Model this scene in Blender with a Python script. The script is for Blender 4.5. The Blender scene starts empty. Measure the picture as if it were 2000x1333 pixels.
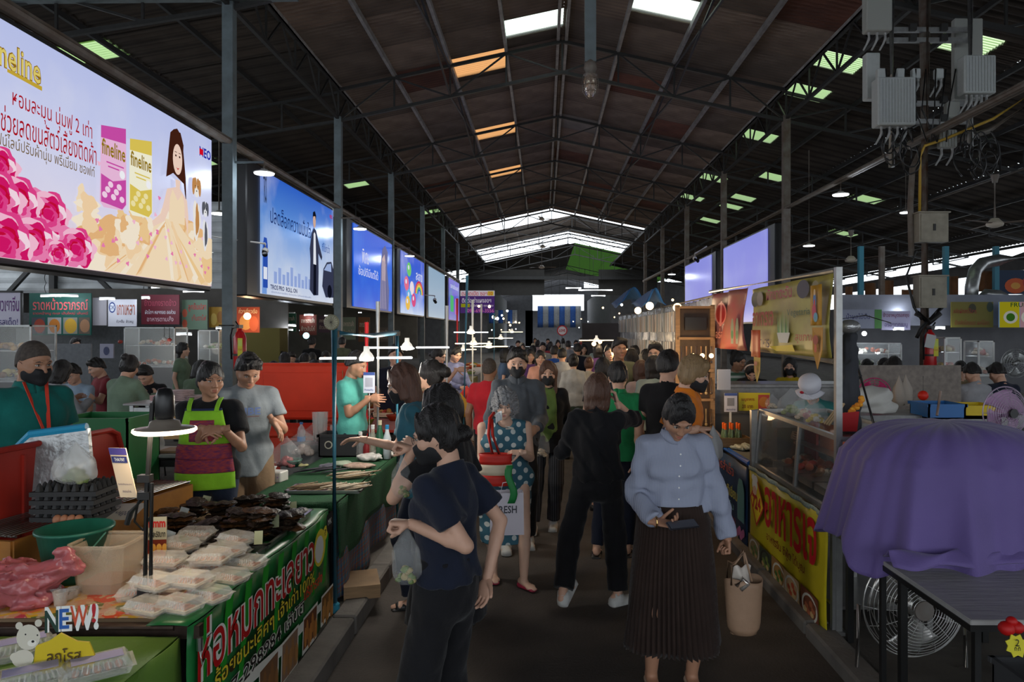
import bpy, math, random, itertools
import numpy as np
from mathutils import Vector, Matrix, Euler

# ---------------------------------------------------------------- camera, sky, light, exposure
SC = bpy.context.scene
EYE = 1.9                     # eye height of the photographer
F, CX, CY = 1400.0, 1062.0, 650.0   # focal length and vanishing point in picture units of 2000 x 1333
cam_d = bpy.data.cameras.new('camera'); cam = bpy.data.objects.new('camera', cam_d)
SC.collection.objects.link(cam); SC.camera = cam
cam.location = (0, 0, EYE); cam.rotation_euler = (math.pi/2, 0, 0)
cam_d.sensor_width = 36; cam_d.lens = 36*F/2000
cam_d.shift_x = -(CX-1000)/2000; cam_d.shift_y = -(666.5-CY)/2000
cam_d.clip_start = 0.05; cam_d.clip_end = 400
SC.view_settings.view_transform = 'Standard'; SC.view_settings.look = 'None'
SC.view_settings.gamma = 1; SC.view_settings.use_curve_mapping = False
SC.view_settings.exposure = 0.0
SC.cycles.use_denoising = True
SC.cycles.max_bounces = 7; SC.cycles.diffuse_bounces = 3; SC.cycles.transparent_max_bounces = 14
SC.cycles.sample_clamp_indirect = 3.0
W = bpy.data.worlds.new('daylight'); SC.world = W; W.use_nodes = True
bg = W.node_tree.nodes['Background']; bg.inputs[0].default_value = (0.86, 0.93, 1.0, 1); bg.inputs[1].default_value = 2.6

def lamp(name, kind, loc, power, color=(1,1,1), size=0.1, rot=(0,0,0), sizey=None, spot=None):
 d = bpy.data.lights.new(name, kind); o = bpy.data.objects.new(name, d)
 d.energy = power; d.color = color
 if kind == 'AREA':
  d.size = size
  if sizey: d.shape = 'RECTANGLE'; d.size_y = sizey
 else: d.shadow_soft_size = size
 if spot: d.spot_size = spot; d.spot_blend = .6
 o.location = loc; o.rotation_euler = rot; SC.collection.objects.link(o)
 return o
WARM = (1, .74, .45); COOL = (.82, .9, 1); NEUT = (1, .93, .82)

# ---------------------------------------------------------------- helpers
C = SC.collection
R = math.radians
rnd = random.Random(7)
V = Vector
def P(px, py, Y): return Vector(((px-CX)*Y/F, Y, EYE-(py-CY)*Y/F))
def X_(px, Y): return (px-CX)*Y/F
def Z_(py, Y): return EYE-(py-CY)*Y/F

MATS = {}
def mat(name, col=(.5,.5,.5), rough=.6, metal=0, emit=0, ecol=None, alpha=1, trans=0, noise=0, nscale=20, bump=0, bscale=60, spec=.5, col2=None, stretch=None, ior=1.45, sheen=0):
 if name in MATS: return MATS[name]
 m = bpy.data.materials.new(name); m.use_nodes = True; nt = m.node_tree; b = nt.nodes['Principled BSDF']
 def s(k, v): b.inputs[k].default_value = v
 c = (*col, 1)
 s('Base Color', c); s('Roughness', rough); s('Metallic', metal); s('Alpha', alpha); s('Specular IOR Level', spec)
 s('Transmission Weight', trans); s('IOR', ior)
 if sheen: s('Sheen Weight', sheen)
 if emit: s('Emission Color', (*(ecol or col), 1)); s('Emission Strength', emit)
 if noise or bump:
  tc = nt.nodes.new('ShaderNodeTexCoord'); mp = nt.nodes.new('ShaderNodeMapping')
  if stretch: mp.inputs['Scale'].default_value = stretch
  nt.links.new(tc.outputs['Object'], mp.inputs[0])
 if noise:
  n = nt.nodes.new('ShaderNodeTexNoise'); n.inputs['Scale'].default_value = nscale; n.inputs['Detail'].default_value = 5
  r = nt.nodes.new('ShaderNodeValToRGB'); r.color_ramp.elements[0].position = .3; r.color_ramp.elements[1].position = .7
  a = col2 or tuple(max(0, x*(1-noise)) for x in col)
  r.color_ramp.elements[0].color = (*a, 1); r.color_ramp.elements[1].color = c
  nt.links.new(mp.outputs[0], n.inputs['Vector']); nt.links.new(n.outputs[0], r.inputs[0]); nt.links.new(r.outputs[0], b.inputs['Base Color'])
 if bump:
  n = nt.nodes.new('ShaderNodeTexNoise'); n.inputs['Scale'].default_value = bscale; n.inputs['Detail'].default_value = 3
  u = nt.nodes.new('ShaderNodeBump'); u.inputs['Strength'].default_value = bump; u.inputs['Distance'].default_value = .01
  nt.links.new(mp.outputs[0], n.inputs['Vector']); nt.links.new(n.outputs[0], u.inputs['Height']); nt.links.new(u.outputs[0], b.inputs['Normal'])
 MATS[name] = m
 return m
def glow(name, col, e=1.0): return mat(name, (0,0,0), .5, emit=e, ecol=col, spec=0)
def cloth(name, col, n=.25): return mat('cloth_'+name, col, .85, noise=n, nscale=9, bump=.25, bscale=45, spec=.2, sheen=.1)

def link(o): C.objects.link(o); return o
def thing(name, label, cat, loc=(0,0,0), rz=0, group=None, scale=1):
 o = bpy.data.objects.new(name, None); link(o); o.empty_display_size = .05
 o.location = loc; o.rotation_euler = (0, 0, rz); o['label'] = label; o['category'] = cat
 if scale != 1: o.scale = (scale,)*3
 if group: o['group'] = group
 return o
def tag(o, label, cat, group=None):
 o['label'] = label; o['category'] = cat
 if group: o['group'] = group
 return o
def struct(o): o['kind'] = 'structure'; return o
def dup(root, loc=None, rz=None, label=None, group=None, scale=None):
 r = link(root.copy())
 if loc is not None: r.location = loc
 if rz is not None: r.rotation_euler = (0, 0, rz)
 if scale: r.scale = (scale,)*3
 if label: r['label'] = label
 if group: r['group'] = group
 for ch in list(root.children):
  if ch.name.startswith('_'): continue
  c = link(ch.copy()); c.parent = r
  for g in list(ch.children):
   d = link(g.copy()); d.parent = c
 return r

def frame_of(d, up=(0,0,1)):
 d = V(d).normalized(); u = V(up)
 if abs(d.dot(u)) > .98: u = V((1,0,0))
 x = d.cross(u).normalized(); y = x.cross(d).normalized()
 return x, y, d
class MB:
 """collects shapes and links them as ONE mesh object"""
 def __init__(s): s.v = []; s.f = []; s.m = []; s.cur = 0; s.T = None
 def mt(s, i): s.cur = i; return s
 def add(s, vs, fs):
  n = len(s.v)
  if s.T is not None: vs = [tuple(s.T @ V(p)) for p in vs]
  s.v += [tuple(p) for p in vs]
  s.f += [tuple(i+n for i in f) for f in fs]; s.m += [s.cur]*len(fs)
  return s
 def box(s, c, size, rot=None, bev=0):
  x, y, z = [q/2 for q in size]
  if bev:
   b = bev; vs = []
   for sx in (-1,1):
    for sy in (-1,1):
     for sz in (-1,1):
      vs += [(sx*(x-b),sy*(y-b),sz*z),(sx*(x-b),sy*y,sz*(z-b)),(sx*x,sy*(y-b),sz*(z-b))]
   def I(a,b_,c_,k): return ((a*2+b_)*2+c_)*3+k
   fs = []
   for q in (0,1):
    fs.append((I(0,0,q,0),I(1,0,q,0),I(1,1,q,0),I(0,1,q,0))); fs.append((I(0,q,0,1),I(1,q,0,1),I(1,q,1,1),I(0,q,1,1))); fs.append((I(q,0,0,2),I(q,1,0,2),I(q,1,1,2),I(q,0,1,2)))
   for p in (0,1):
    for q in (0,1):
     fs.append((I(0,p,q,0),I(1,p,q,0),I(1,p,q,1),I(0,p,q,1)))
     fs.append((I(p,0,q,0),I(p,1,q,0),I(p,1,q,2),I(p,0,q,2)))
     fs.append((I(p,q,0,1),I(p,q,1,1),I(p,q,1,2),I(p,q,0,2)))
     for r_ in (0,1): fs.append((I(p,q,r_,0),I(p,q,r_,1),I(p,q,r_,2)))
  else:
   vs = [(sx*x,sy*y,sz*z) for sx in (-1,1) for sy in (-1,1) for sz in (-1,1)]
   fs = [(0,1,3,2),(4,6,7,5),(0,4,5,1),(2,3,7,6),(0,2,6,4),(1,5,7,3)]
  M = Matrix.Translation(V(c))
  if rot is not None: M = M @ (rot.to_matrix().to_4x4() if isinstance(rot, Euler) else (Euler(rot).to_matrix().to_4x4() if not isinstance(rot, Matrix) else rot.to_4x4()))
  return s.add([M @ V(p) for p in vs], fs)
 def bar(s, a, b, w, h, up=(0,0,1)):
  a, b = V(a), V(b); x, y, d = frame_of(b-a, up)
  vs = [p + x*(sx*w/2) + y*(sy*h/2) for p in (a, b) for sx, sy in ((-1,-1),(1,-1),(1,1),(-1,1))]
  return s.add(vs, [(0,1,2,3),(7,6,5,4),(0,4,5,1),(1,5,6,2),(2,6,7,3),(3,7,4,0)])
 def tube(s, pts, r, n=8, cap=True):
  pts = [V(p) for p in pts]; rs = r if isinstance(r, (list, tuple)) else [r]*len(pts)
  vs = []; fs = []; x = None
  for i, p in enumerate(pts):
   d = (pts[min(i+1, len(pts)-1)] - pts[max(i-1, 0)])
   if d.length < 1e-9: d = V((0,0,1))
   d.normalize()
   if x is None: x, y, _ = frame_of(d)
   else:
    x = (x - d*x.dot(d)).normalized(); y = d.cross(x)
   for k in range(n):
    t = 2*math.pi*k/n; vs.append(p + x*(math.cos(t)*rs[i]) + y*(math.sin(t)*rs[i]))
  for i in range(len(pts)-1):
   for k in range(n):
    a, b = i*n+k, i*n+(k+1) % n; fs.append((a, b, b+n, a+n))
  if cap: fs.append(tuple(range(n-1, -1, -1))); fs.append(tuple(range((len(pts)-1)*n, len(pts)*n)))
  return s.add(vs, fs)
 def lathe(s, prof, c=(0,0,0), n=20, axis=None, sx=1, sy=1):
  c = V(c)
  if axis is None: x, y, z = V((1,0,0)), V((0,1,0)), V((0,0,1))
  else: x, y, z = frame_of(axis)
  vs = []; fs = []
  for r, h in prof:
   for k in range(n):
    t = 2*math.pi*k/n; vs.append(c + x*(math.cos(t)*r*sx) + y*(math.sin(t)*r*sy) + z*h)
  for i in range(len(prof)-1):
   for k in range(n):
    a, b = i*n+k, i*n+(k+1) % n; fs.append((a, b, b+n, a+n))
  if prof[0][0] > 1e-4: fs.append(tuple(range(n-1, -1, -1)))
  if prof[-1][0] > 1e-4: fs.append(tuple(range((len(prof)-1)*n, len(prof)*n)))
  return s.add(vs, fs)
 def ball(s, c, r, n=12, m=7):
  r = r if isinstance(r, (tuple, list)) else (r, r, r); c = V(c)
  vs = []; fs = []
  for i in range(m+1):
   a = math.pi*i/m
   for k in range(n):
    t = 2*math.pi*k/n; vs.append(c + V((r[0]*math.sin(a)*math.cos(t), r[1]*math.sin(a)*math.sin(t), r[2]*math.cos(a))))
  for i in range(m):
   for k in range(n):
    a, b = i*n+k, i*n+(k+1) % n; fs.append((a, a+n, b+n, b))
  return s.add(vs, fs)
 def grid(s, fn, nu, nv, thick=0, loop=False):
  vs = [V(fn(i/nu, j/nv)) for i in range(nu+1) for j in range(nv+1)]
  q = lambda i, j: i*(nv+1)+j
  fs = [(q(i,j), q(i+1,j), q(i+1,j+1), q(i,j+1)) for i in range(nu) for j in range(nv)]
  s.add(vs, fs)
  return s
 def prism(s, pts, z0, z1):
  n = len(pts); vs = [(x, y, z0) for x, y in pts] + [(x, y, z1) for x, y in pts]
  fs = [tuple(range(n-1, -1, -1)), tuple(range(n, 2*n))] + [(i, (i+1) % n, (i+1) % n+n, i+n) for i in range(n)]
  return s.add(vs, fs)
 def mesh(s, name, mats, smooth=False):
  me = bpy.data.meshes.new(name); me.from_pydata([tuple(p) for p in s.v], [], s.f)
  for m in (mats if isinstance(mats, (list, tuple)) else [mats]): me.materials.append(m)
  if any(s.m): me.polygons.foreach_set('material_index', s.m)
  if smooth: me.polygons.foreach_set('use_smooth', [True]*len(s.f))
  me.update(); return me
 def build(s, name, mats, parent=None, smooth=False, solid=0, sub=0, loc=None):
  o = bpy.data.objects.new(name, s.mesh(name, mats, smooth)); link(o)
  if parent: o.parent = parent
  if loc is not None: o.location = loc
  if solid:
   m = o.modifiers.new('thickness', 'SOLIDIFY'); m.thickness = solid; m.offset = 0
  if sub:
   m = o.modifiers.new('smooth', 'SUBSURF'); m.levels = m.render_levels = sub
  return o

# flat print on real panels: a panel is origin (lower left), U (width), Vv (height), N (towards the viewer)
class Panel:
 def __init__(s, o, u, v, n=None):
  s.o = V(o); u = V(u); v = V(v); s.w = u.length; s.h = v.length; s.u = u.normalized(); s.v = v.normalized()
  s.n = V(n) if n is not None else s.u.cross(s.v).normalized()
 def at(s, a, b, l=0): return s.o + s.u*a + s.v*b + s.n*l
 def mtx(s, a, b, l=0):
  M = Matrix((( s.u.x, s.v.x, s.n.x, 0), (s.u.y, s.v.y, s.n.y, 0), (s.u.z, s.v.z, s.n.z, 0), (0,0,0,1)))
  M.translation = s.at(a, b, l); return M
class Print:
 """shapes laid on a panel, gathered by colour into one mesh"""
 def __init__(s, panel, step=.0015): s.p = panel; s.mb = MB(); s.mats = []; s.l = step; s.step = step; s.xf = lambda a, b: (a, b)
 def _m(s, m):
  if m not in s.mats: s.mats.append(m)
  s.mb.mt(s.mats.index(m))
 def poly(s, pts, m):
  s._m(m); s.l += .00004; cl = lambda q: min(1, max(0, q)); pts = [s.xf(*q) for q in pts]; pts = [(cl(a), cl(b)) for a, b in pts]
  s.mb.add([s.p.at(a*s.p.w, b*s.p.h, s.l) for a, b in pts], [tuple(range(len(pts)))]); return s
 def disc(s, a, b, ra, rb, m, n=16, rot=0):
  return s.poly([(a + ra*math.cos(2*math.pi*k/n+rot), b + rb*math.sin(2*math.pi*k/n+rot)) for k in range(n)], m)
 def rect(s, a0, b0, a1, b1, m): return s.poly([(a0,b0),(a1,b0),(a1,b1),(a0,b1)], m)
 def text(s, t, a0, b0, a1, b1, m, bold=0, shear=0, keep=False):
  """text fitted in the box given in fractions of the panel"""
  vs, fs, (x0,y0,x1,y1) = glyphs(t, bold, shear); s._m(m); (a0, b0), (a1, b1) = s.xf(a0, b0), s.xf(a1, b1); s.l += .00004
  sx = (a1-a0)*s.p.w/max(1e-6, x1-x0); sy = (b1-b0)*s.p.h/max(1e-6, y1-y0)
  s.mb.add([s.p.at(a0*s.p.w + (x-x0)*sx, b0*s.p.h + (y-y0)*sy, s.l) for x, y in vs], fs); return s
 def build(s, name, parent=None): return s.mb.build(name, s.mats, parent)
_gl = {}
def glyphs(t, bold=0, shear=0):
 k = (t, bold, shear)
 if k in _gl: return _gl[k]
 cu = bpy.data.curves.new('t', 'FONT'); cu.body = t; cu.offset = bold; cu.shear = shear; cu.resolution_u = 2
 o = bpy.data.objects.new('t', cu); link(o); dg = bpy.context.evaluated_depsgraph_get()
 me = o.evaluated_get(dg).to_mesh()
 vs = [(v.co.x, v.co.y) for v in me.vertices]; fs = [tuple(p.vertices) for p in me.polygons]
 o.evaluated_get(dg).to_mesh_clear(); bpy.data.objects.remove(o); bpy.data.curves.remove(cu)
 if not vs: vs = [(0,0),(1,0),(1,1)]; fs = [(0,1,2)]
 xs = [v[0] for v in vs]; ys = [v[1] for v in vs]
 _gl[k] = (vs, fs, (min(xs), min(ys), max(xs), max(ys))); return _gl[k]
# ---------------------------------------------------------------- people: signed distance shapes turned into one skin
class Field:
 def __init__(s, lo, hi, h):
  s.lo = np.array(lo, np.float32); s.h = h; s.n = np.ceil((np.array(hi)-s.lo)/h).astype(int)+1
  s.D = np.full(s.n, 1.0, np.float32)
  s.ax = [s.lo[i] + np.arange(s.n[i], dtype=np.float32)*h for i in range(3)]
 def win(s, lo, hi):
  a = np.clip(np.floor((np.array(lo)-s.lo)/s.h).astype(int), 0, s.n); b = np.clip(np.ceil((np.array(hi)-s.lo)/s.h).astype(int)+1, 0, s.n)
  if (b <= a).any(): return None
  sl = tuple(slice(a[i], b[i]) for i in range(3))
  return sl, s.ax[0][sl[0]][:,None,None], s.ax[1][sl[1]][None,:,None], s.ax[2][sl[2]][None,None,:]
 def cap(s, a, b, ra, rb=None, side=(1,0,0), k=.03, flat=(0,0), sub=False):
  """tapered capsule with an elliptic section; ra, rb = radius or (across, deep)"""
  rb = ra if rb is None else rb
  ra = ra if isinstance(ra, (tuple, list)) else (ra, ra); rb = rb if isinstance(rb, (tuple, list)) else (rb, rb)
  a = np.array(a, np.float32); b = np.array(b, np.float32); m = max(*ra, *rb)+k+2*s.h
  w = s.win(np.minimum(a, b)-m, np.maximum(a, b)+m)
  if w is None: return s
  sl, X, Y, Z = w
  d = b-a; L = float(np.linalg.norm(d)); d = d/L if L > 1e-6 else np.array([0,0,1.]); L = max(L, 1e-6)
  sd = np.array(side, float); sd = sd - d*sd.dot(d)
  if np.linalg.norm(sd) < .15:
   sd = np.array([0,1.,0]); sd = sd - d*sd.dot(d)
  sd /= np.linalg.norm(sd); f = np.cross(d, sd)
  px, py, pz = X-a[0], Y-a[1], Z-a[2]
  t = px*d[0]+py*d[1]+pz*d[2]; u = px*sd[0]+py*sd[1]+pz*sd[2]; v = px*f[0]+py*f[1]+pz*f[2]
  tc = np.clip(t/L, 0, 1); rx = ra[0]+(rb[0]-ra[0])*tc; ry = ra[1]+(rb[1]-ra[1])*tc
  rm = np.minimum(rx, ry); o = t-tc*L
  q = np.sqrt((u/rx)**2+(v/ry)**2+(o/rm)**2)
  e = (q-1)*rm
  if flat[0]: e = np.maximum(e, -t)
  if flat[1]: e = np.maximum(e, t-L)
  D = s.D[sl]
  if sub: s.D[sl] = np.maximum(D, -e) if k < 1e-4 else -s._smin(-D, e, k)
  else: s.D[sl] = s._smin(D, e, k)
  return s
 @staticmethod
 def _smin(a, b, k):
  if k < 1e-4: return np.minimum(a, b)
  h = np.clip(.5+.5*(b-a)/k, 0, 1); return b*(1-h)+a*h-k*h*(1-h)
 def ell(s, c, r, k=.02, sub=False):
  c = np.array(c, np.float32); r = r if isinstance(r, (tuple, list)) else (r, r, r)
  m = np.array(r)+k+2*s.h; w = s.win(c-m, c+m)
  if w is None: return s
  sl, X, Y, Z = w; e = (np.sqrt(((X-c[0])/r[0])**2+((Y-c[1])/r[1])**2+((Z-c[2])/r[2])**2)-1)*min(r)
  D = s.D[sl]; s.D[sl] = (-s._smin(-D, e, k) if k > 1e-4 else np.maximum(D, -e)) if sub else s._smin(D, e, k)
  return s
 def plane(s, p, n):
  """cut away what lies on the n side of p"""
  n = np.array(n, float); n /= np.linalg.norm(n)
  s.D = np.maximum(s.D, (s.ax[0][:,None,None]-p[0])*n[0]+(s.ax[1][None,:,None]-p[1])*n[1]+(s.ax[2][None,None,:]-p[2])*n[2]).astype(np.float32); return s
 def fold(s, amp, freq, seed=0, stretch=(1,1,1)):
  r = np.random.RandomState(seed); X, Y, Z = s.ax[0][:,None,None]*stretch[0], s.ax[1][None,:,None]*stretch[1], s.ax[2][None,None,:]*stretch[2]
  acc = 0
  for i in range(3):
   k = r.normal(size=3); k /= np.linalg.norm(k); k2 = r.normal(size=3)*.7; f = freq*(1+.6*i)
   acc = acc+np.sin(f*(X*k[0]+Y*k[1]+Z*k[2])+1.7*np.sin(f*.5*(X*k2[0]+Y*k2[1]+Z*k2[2])+i)+r.rand()*6)/(1+.5*i)
  s.D = (s.D+amp*acc).astype(np.float32); return s
 def nets(s):
  D = s.D; D[0] = D[-1] = 1; D[:,0] = D[:,-1] = 1; D[:,:,0] = D[:,:,-1] = 1
  nx, ny, nz = D.shape; cs = list(itertools.product((0,1), repeat=3))
  ins = D < 0; cnt = np.zeros((nx-1, ny-1, nz-1), np.int8)
  for i, j, k in cs: cnt += ins[i:nx-1+i, j:ny-1+j, k:nz-1+k]
  I = np.argwhere((cnt > 0) & (cnt < 8))
  if not len(I): return np.zeros((0,3)), np.zeros((0,4), int)
  ids = np.full(cnt.shape, -1, np.int64); ids[I[:,0], I[:,1], I[:,2]] = np.arange(len(I))
  val = {c: D[I[:,0]+c[0], I[:,1]+c[1], I[:,2]+c[2]] for c in cs}
  pos = np.zeros((len(I), 3)); num = np.zeros(len(I))
  for c in cs:
   for a in range(3):
    if c[a] == 0:
     c2 = list(c); c2[a] = 1; c2 = tuple(c2); v0, v1 = val[c], val[c2]; x = (v0 < 0) != (v1 < 0)
     t = np.where(x, v0/np.where(x, v0-v1, 1), 0); p = np.tile(np.array(c, float), (len(I), 1)); p[:,a] = t
     pos += p*x[:,None]; num += x
  Vv = (I+pos/num[:,None])*s.h+s.lo
  F_ = []
  for a in range(3):
   b, c = (a+1) % 3, (a+2) % 3
   A = np.moveaxis(ins, (a, b, c), (0, 1, 2)); x = A[:-1, 1:-1, 1:-1] != A[1:, 1:-1, 1:-1]
   E = np.argwhere(x); sg = A[:-1, 1:-1, 1:-1][x]; E = E+np.array([0,1,1])
   Q = []
   for db, dc in ((-1,-1),(0,-1),(0,0),(-1,0)):
    q = np.zeros_like(E); q[:,a] = E[:,0]; q[:,b] = E[:,1]+db; q[:,c] = E[:,2]+dc
    Q.append(ids[q[:,0], q[:,1], q[:,2]])
   Q = np.stack(Q, 1); Q[~sg] = Q[~sg][:,::-1]; F_.append(Q)
  return Vv, np.concatenate(F_)
 def smooth_nets(s, it=1):
  v, f = s.nets(); return v, f
def np_mesh(name, parts, mats, smooth=True):
 """parts: list of (verts, faces, material index) merged in one mesh"""
 vs = np.concatenate([p[0] for p in parts]); n = 0; loops = []; starts = []; mi = []; ln = 0
 for v, f, m in parts:
  f = np.asarray(f)
  if len(f):
   loops.append((f+n).ravel()); starts.append(ln+np.arange(len(f))*f.shape[1]); ln += f.size; mi.append(np.full(len(f), m))
  n += len(v)
 loops = np.concatenate(loops); starts = np.concatenate(starts); mi = np.concatenate(mi)
 me = bpy.data.meshes.new(name); me.vertices.add(len(vs)); me.vertices.foreach_set('co', vs.astype(np.float32).ravel())
 me.loops.add(len(loops)); me.loops.foreach_set('vertex_index', loops.astype(np.int32))
 me.polygons.add(len(starts)); me.polygons.foreach_set('loop_start', starts.astype(np.int32))
 me.polygons.foreach_set('material_index', mi.astype(np.int32))
 if smooth: me.polygons.foreach_set('use_smooth', np.ones(len(starts), bool))
 for m in mats: me.materials.append(m)
 me.update(calc_edges=True); me.validate(); return me
def np_obj(name, parts, mats, parent=None, smooth=True):
 parts = [p for p in parts if len(p[0])]
 if not parts: return None
 o = link(bpy.data.objects.new(name, np_mesh(name, parts, mats, smooth)))
 if parent: o.parent = parent
 return o
def ball_np(c, r, n=10, m=6):
 b = MB().ball(c, r, n, m); return np.array(b.v), np.array(b.f)
def xf(v, M):
 M = np.array(M); return v @ M[:3,:3].T+M[:3,3]

# head in its own space: origin between the ears, face towards -y
_heads = {}
def head_field(h, sex, pad=0.0):
 f = Field((-.11,-.14,-.19), (.11,.13,.15), h)
 f.ell((0,.012,.035), (.077,.097,.097), 0)
 f.ell((0,-.012,-.03), (.066,.078,.072), .03)
 f.cap((0,-.045,-.07), (0,-.07,-.098), (.036,.03), (.020 if sex == 'f' else .026,.016), k=.03)
 for q in (-1,1):
  f.ell((q*.042,-.052,-.022), (.026,.026,.022), .03)
  f.ell((q*.032,-.098,.006), (.018,.013,.011), .014, sub=True)
  f.cap((q*.012,-.090,.026), (q*.048,-.074,.026), .008, .007, k=.014)
  f.cap((q*.050,.004,-.05), (q*.058,.0,-.02), .02, k=.03)
  f.ell((q*.079,.006,-.008), (.009,.018,.031), .006)
 f.cap((0,-.088,.012), (0,-.106,-.028), (.006,.008), (.013,.011), k=.013)
 for q in (-1,1): f.ell((q*.013,-.098,-.032), (.008,.010,.007), .006)
 f.cap((-.017,-.086,-.061), (.017,-.086,-.061), (.006,.008), k=.010)
 f.cap((-.013,-.087,-.070), (.013,-.087,-.070), (.007,.008), k=.008)
 f.cap((-.022,-.098,-.0655), (.022,-.098,-.0655), (.0016,.006), k=.004, sub=True)
 f.cap((0,.018,-.06), (0,.034,-.19), (.054,.054) if sex == 'm' else (.046,.046), k=.035)
 return f
def head_tpl(sex, lod):
 k = (sex, lod)
 if k in _heads: return _heads[k]
 h = {0:.0042, 1:.0075, 2:.012}[lod]
 f = head_field(h, sex); v, q = f.nets(); out = [(v, q, 0)]
 n = 10 if lod == 0 else 6
 for s_ in (-1,1):
  a, b = ball_np((s_*.031,-.078,.006), (.0145,.0125,.0060), n+2, n-2); out.append((a, b, 1))
  a, b = ball_np((s_*.0305,-.0845,.006), (.0060,.0066,.0060), n, n-3); out.append((a, b, 2))
  mb = MB().tube([(s_*.014,-.0955,.025), (s_*.030,-.0925,.030), (s_*.047,-.0805,.025)], [.0028,.0033,.0018], 6); out.append((np.array(mb.v), [x for x in mb.f if len(x) == 4], 3))
  mb = MB().tube([(s_*.0185,-.0885,.008), (s_*.031,-.0915,.0145), (s_*.045,-.083,.008)], [.0012,.0022,.0012], 5); out.append((np.array(mb.v), [x for x in mb.f if len(x) == 4], 2))
 a, b = ball_np((0,-.0905,-.0605), (.0205,.0065,.0048), n+2, 6); out.append((a, b, 4))
 a, b = ball_np((0,-.0905,-.0705), (.0175,.007,.0056), n+2, 6); out.append((a, b, 4))
 _heads[k] = out; return out
def mask_tpl(lod):
 k = ('mask', lod)
 if k in _heads: return _heads[k]
 h = {0:.004, 1:.007, 2:.011}[lod]
 f = Field((-.11,-.15,-.14), (.11,.03,.03), h)
 f.ell((0,.0,-.040), (.078,.100,.082), 0); f.cap((-.012,-.085,-.035), (.012,-.085,-.035), .026, k=.04); f.cap((0,-.06,-.085), (0,-.08,-.092), (.03,.028), k=.03)
 f.plane((0,-.06,.000), (0,-.45,1)); f.plane((0,-.014,0), (0,1,.25)); f.plane((0,0,-.116), (0,.35,-1))
 v, q = f.nets(); out = [(v, q, 0)]
 for s_ in (-1,1):
  mb = MB().tube([(s_*.066,-.03,-.02), (s_*.082,-.008,.012), (s_*.088,.012,.018)], .0016, 5); out.append((np.array(mb.v), [x for x in mb.f if len(x) == 4], 0))
  mb = MB().tube([(s_*.058,-.032,-.085), (s_*.074,-.008,-.045), (s_*.088,.014,-.03)], .0016, 5); out.append((np.array(mb.v), [x for x in mb.f if len(x) == 4], 0))
 _heads[k] = out; return out
def hair_tpl(style, lod):
 k = ('hair', style, lod)
 if k in _heads: return _heads[k]
 h = {0:.005, 1:.009, 2:.013}[lod]
 lo, hi = (-.15,-.15,-.16), (.15,.22,.17)
 if style in ('long', 'ponytail', 'half', 'bob'): lo = (-.15,-.15,-.42)
 if style == 'curly': lo, hi = (-.17,-.15,-.2), (.17,.2,.19)
 f = Field(lo, hi, h); th = {'buzz':.0035, 'thin':.006, 'short':.016, 'flat':.014, 'curly':.03, 'bun':.010, 'lowbun':.010, 'ponytail':.010}.get(style, .015)
 f.ell((0,.014,.037), (.077+th,.098+th,.098+th), 0)
 f.ell((0,.030,-.01), (.070+th,.075+th*.8,.075+th), .03)
 if style in ('short', 'buzz', 'thin', 'flat'):
  if style == 'short': f.ell((.01,-.055,.105), (.06,.04,.03), .03)
  f.plane((0,0,.014), (0,-.62,-1)); f.ell((0,-.125,-.01), (.066,.070,.078), .006, sub=True); f.plane((0,0,-.075), (0,0,-1))
  if style == 'thin': f.ell((0,.02,.15), (.05,.06,.035), .01, sub=True)
 else:
  if style == 'long':
   f.cap((0,.045,.02), (0,.075,-.36), (.088,.062), (.085,.022), k=.03)
   for q in (-1,1): f.cap((q*.068,-.005,.03), (q*.085,-.02,-.30), (.022,.035), (.018,.022), k=.02)
  if style == 'half':
   f.cap((0,.05,.02), (0,.08,-.30), (.085,.055), (.07,.03), k=.03)
  if style == 'bob':
   f.cap((0,.03,.02), (0,.04,-.11), (.092,.082), (.098,.075), k=.03)
   for q in (-1,1): f.cap((q*.07,-.015,.05), (q*.08,-.02,-.09), (.02,.035), (.018,.03), k=.02)
  if style in ('pixie',): f.cap((0,.02,.02), (0,.05,-.05), (.09,.085), (.075,.05), k=.03); f.cap((-.05,-.07,.09), (.06,-.06,.07), (.03,.025), k=.03)
  if style == 'bun': f.ell((0,.115,.085), (.042,.045,.042), .012)
  if style == 'lowbun': f.ell((0,.125,-.02), (.045,.04,.04), .012)
  if style == 'ponytail':
   f.cap((0,.10,.05), (0,.15,.0), (.025,.025), (.04,.035), k=.01); f.cap((0,.15,.0), (0,.13,-.26), (.04,.033), (.018,.015), k=.02)
  if style == 'puff': f.cap((-.03,.10,.06), (.03,.15,.04), (.05,.05), (.06,.05), k=.02)
  if style == 'curly':
   for q in (-1,1): f.ell((q*.075,.02,-.02), (.055,.07,.075), .03)
   f.ell((0,.08,-.02), (.1,.07,.09), .03)
  f.ell((0,-.12,-.03), (.070 if style != 'curly' else .075,.072,.098), .004, sub=True)
  if style not in ('long', 'half', 'ponytail', 'bob'): f.plane((0,0,-.10), (0,-.3,-1))
  f.cap((0,.0,-.14), (0,-.1,-.5), (.06,.05), (.07,.09), k=.01, sub=True) if style in ('long','bob') else None
  # room for the ears and neck
  f.cap((0,-.10,-.12), (0,-.03,-.35), (.05,.08), (.06,.08), k=.01, sub=True)
 if style == 'curly': f.fold(.007, 105, 3); f.fold(.004, 190, 4)
 elif style != 'buzz': f.fold(.0020, 150, 5, (1,1,.25)); f.fold(.0028, 60, 6, (1,1,.3))
 v, q = f.nets(); _heads[k] = [(v, q, 0)]; return _heads[k]

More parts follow.
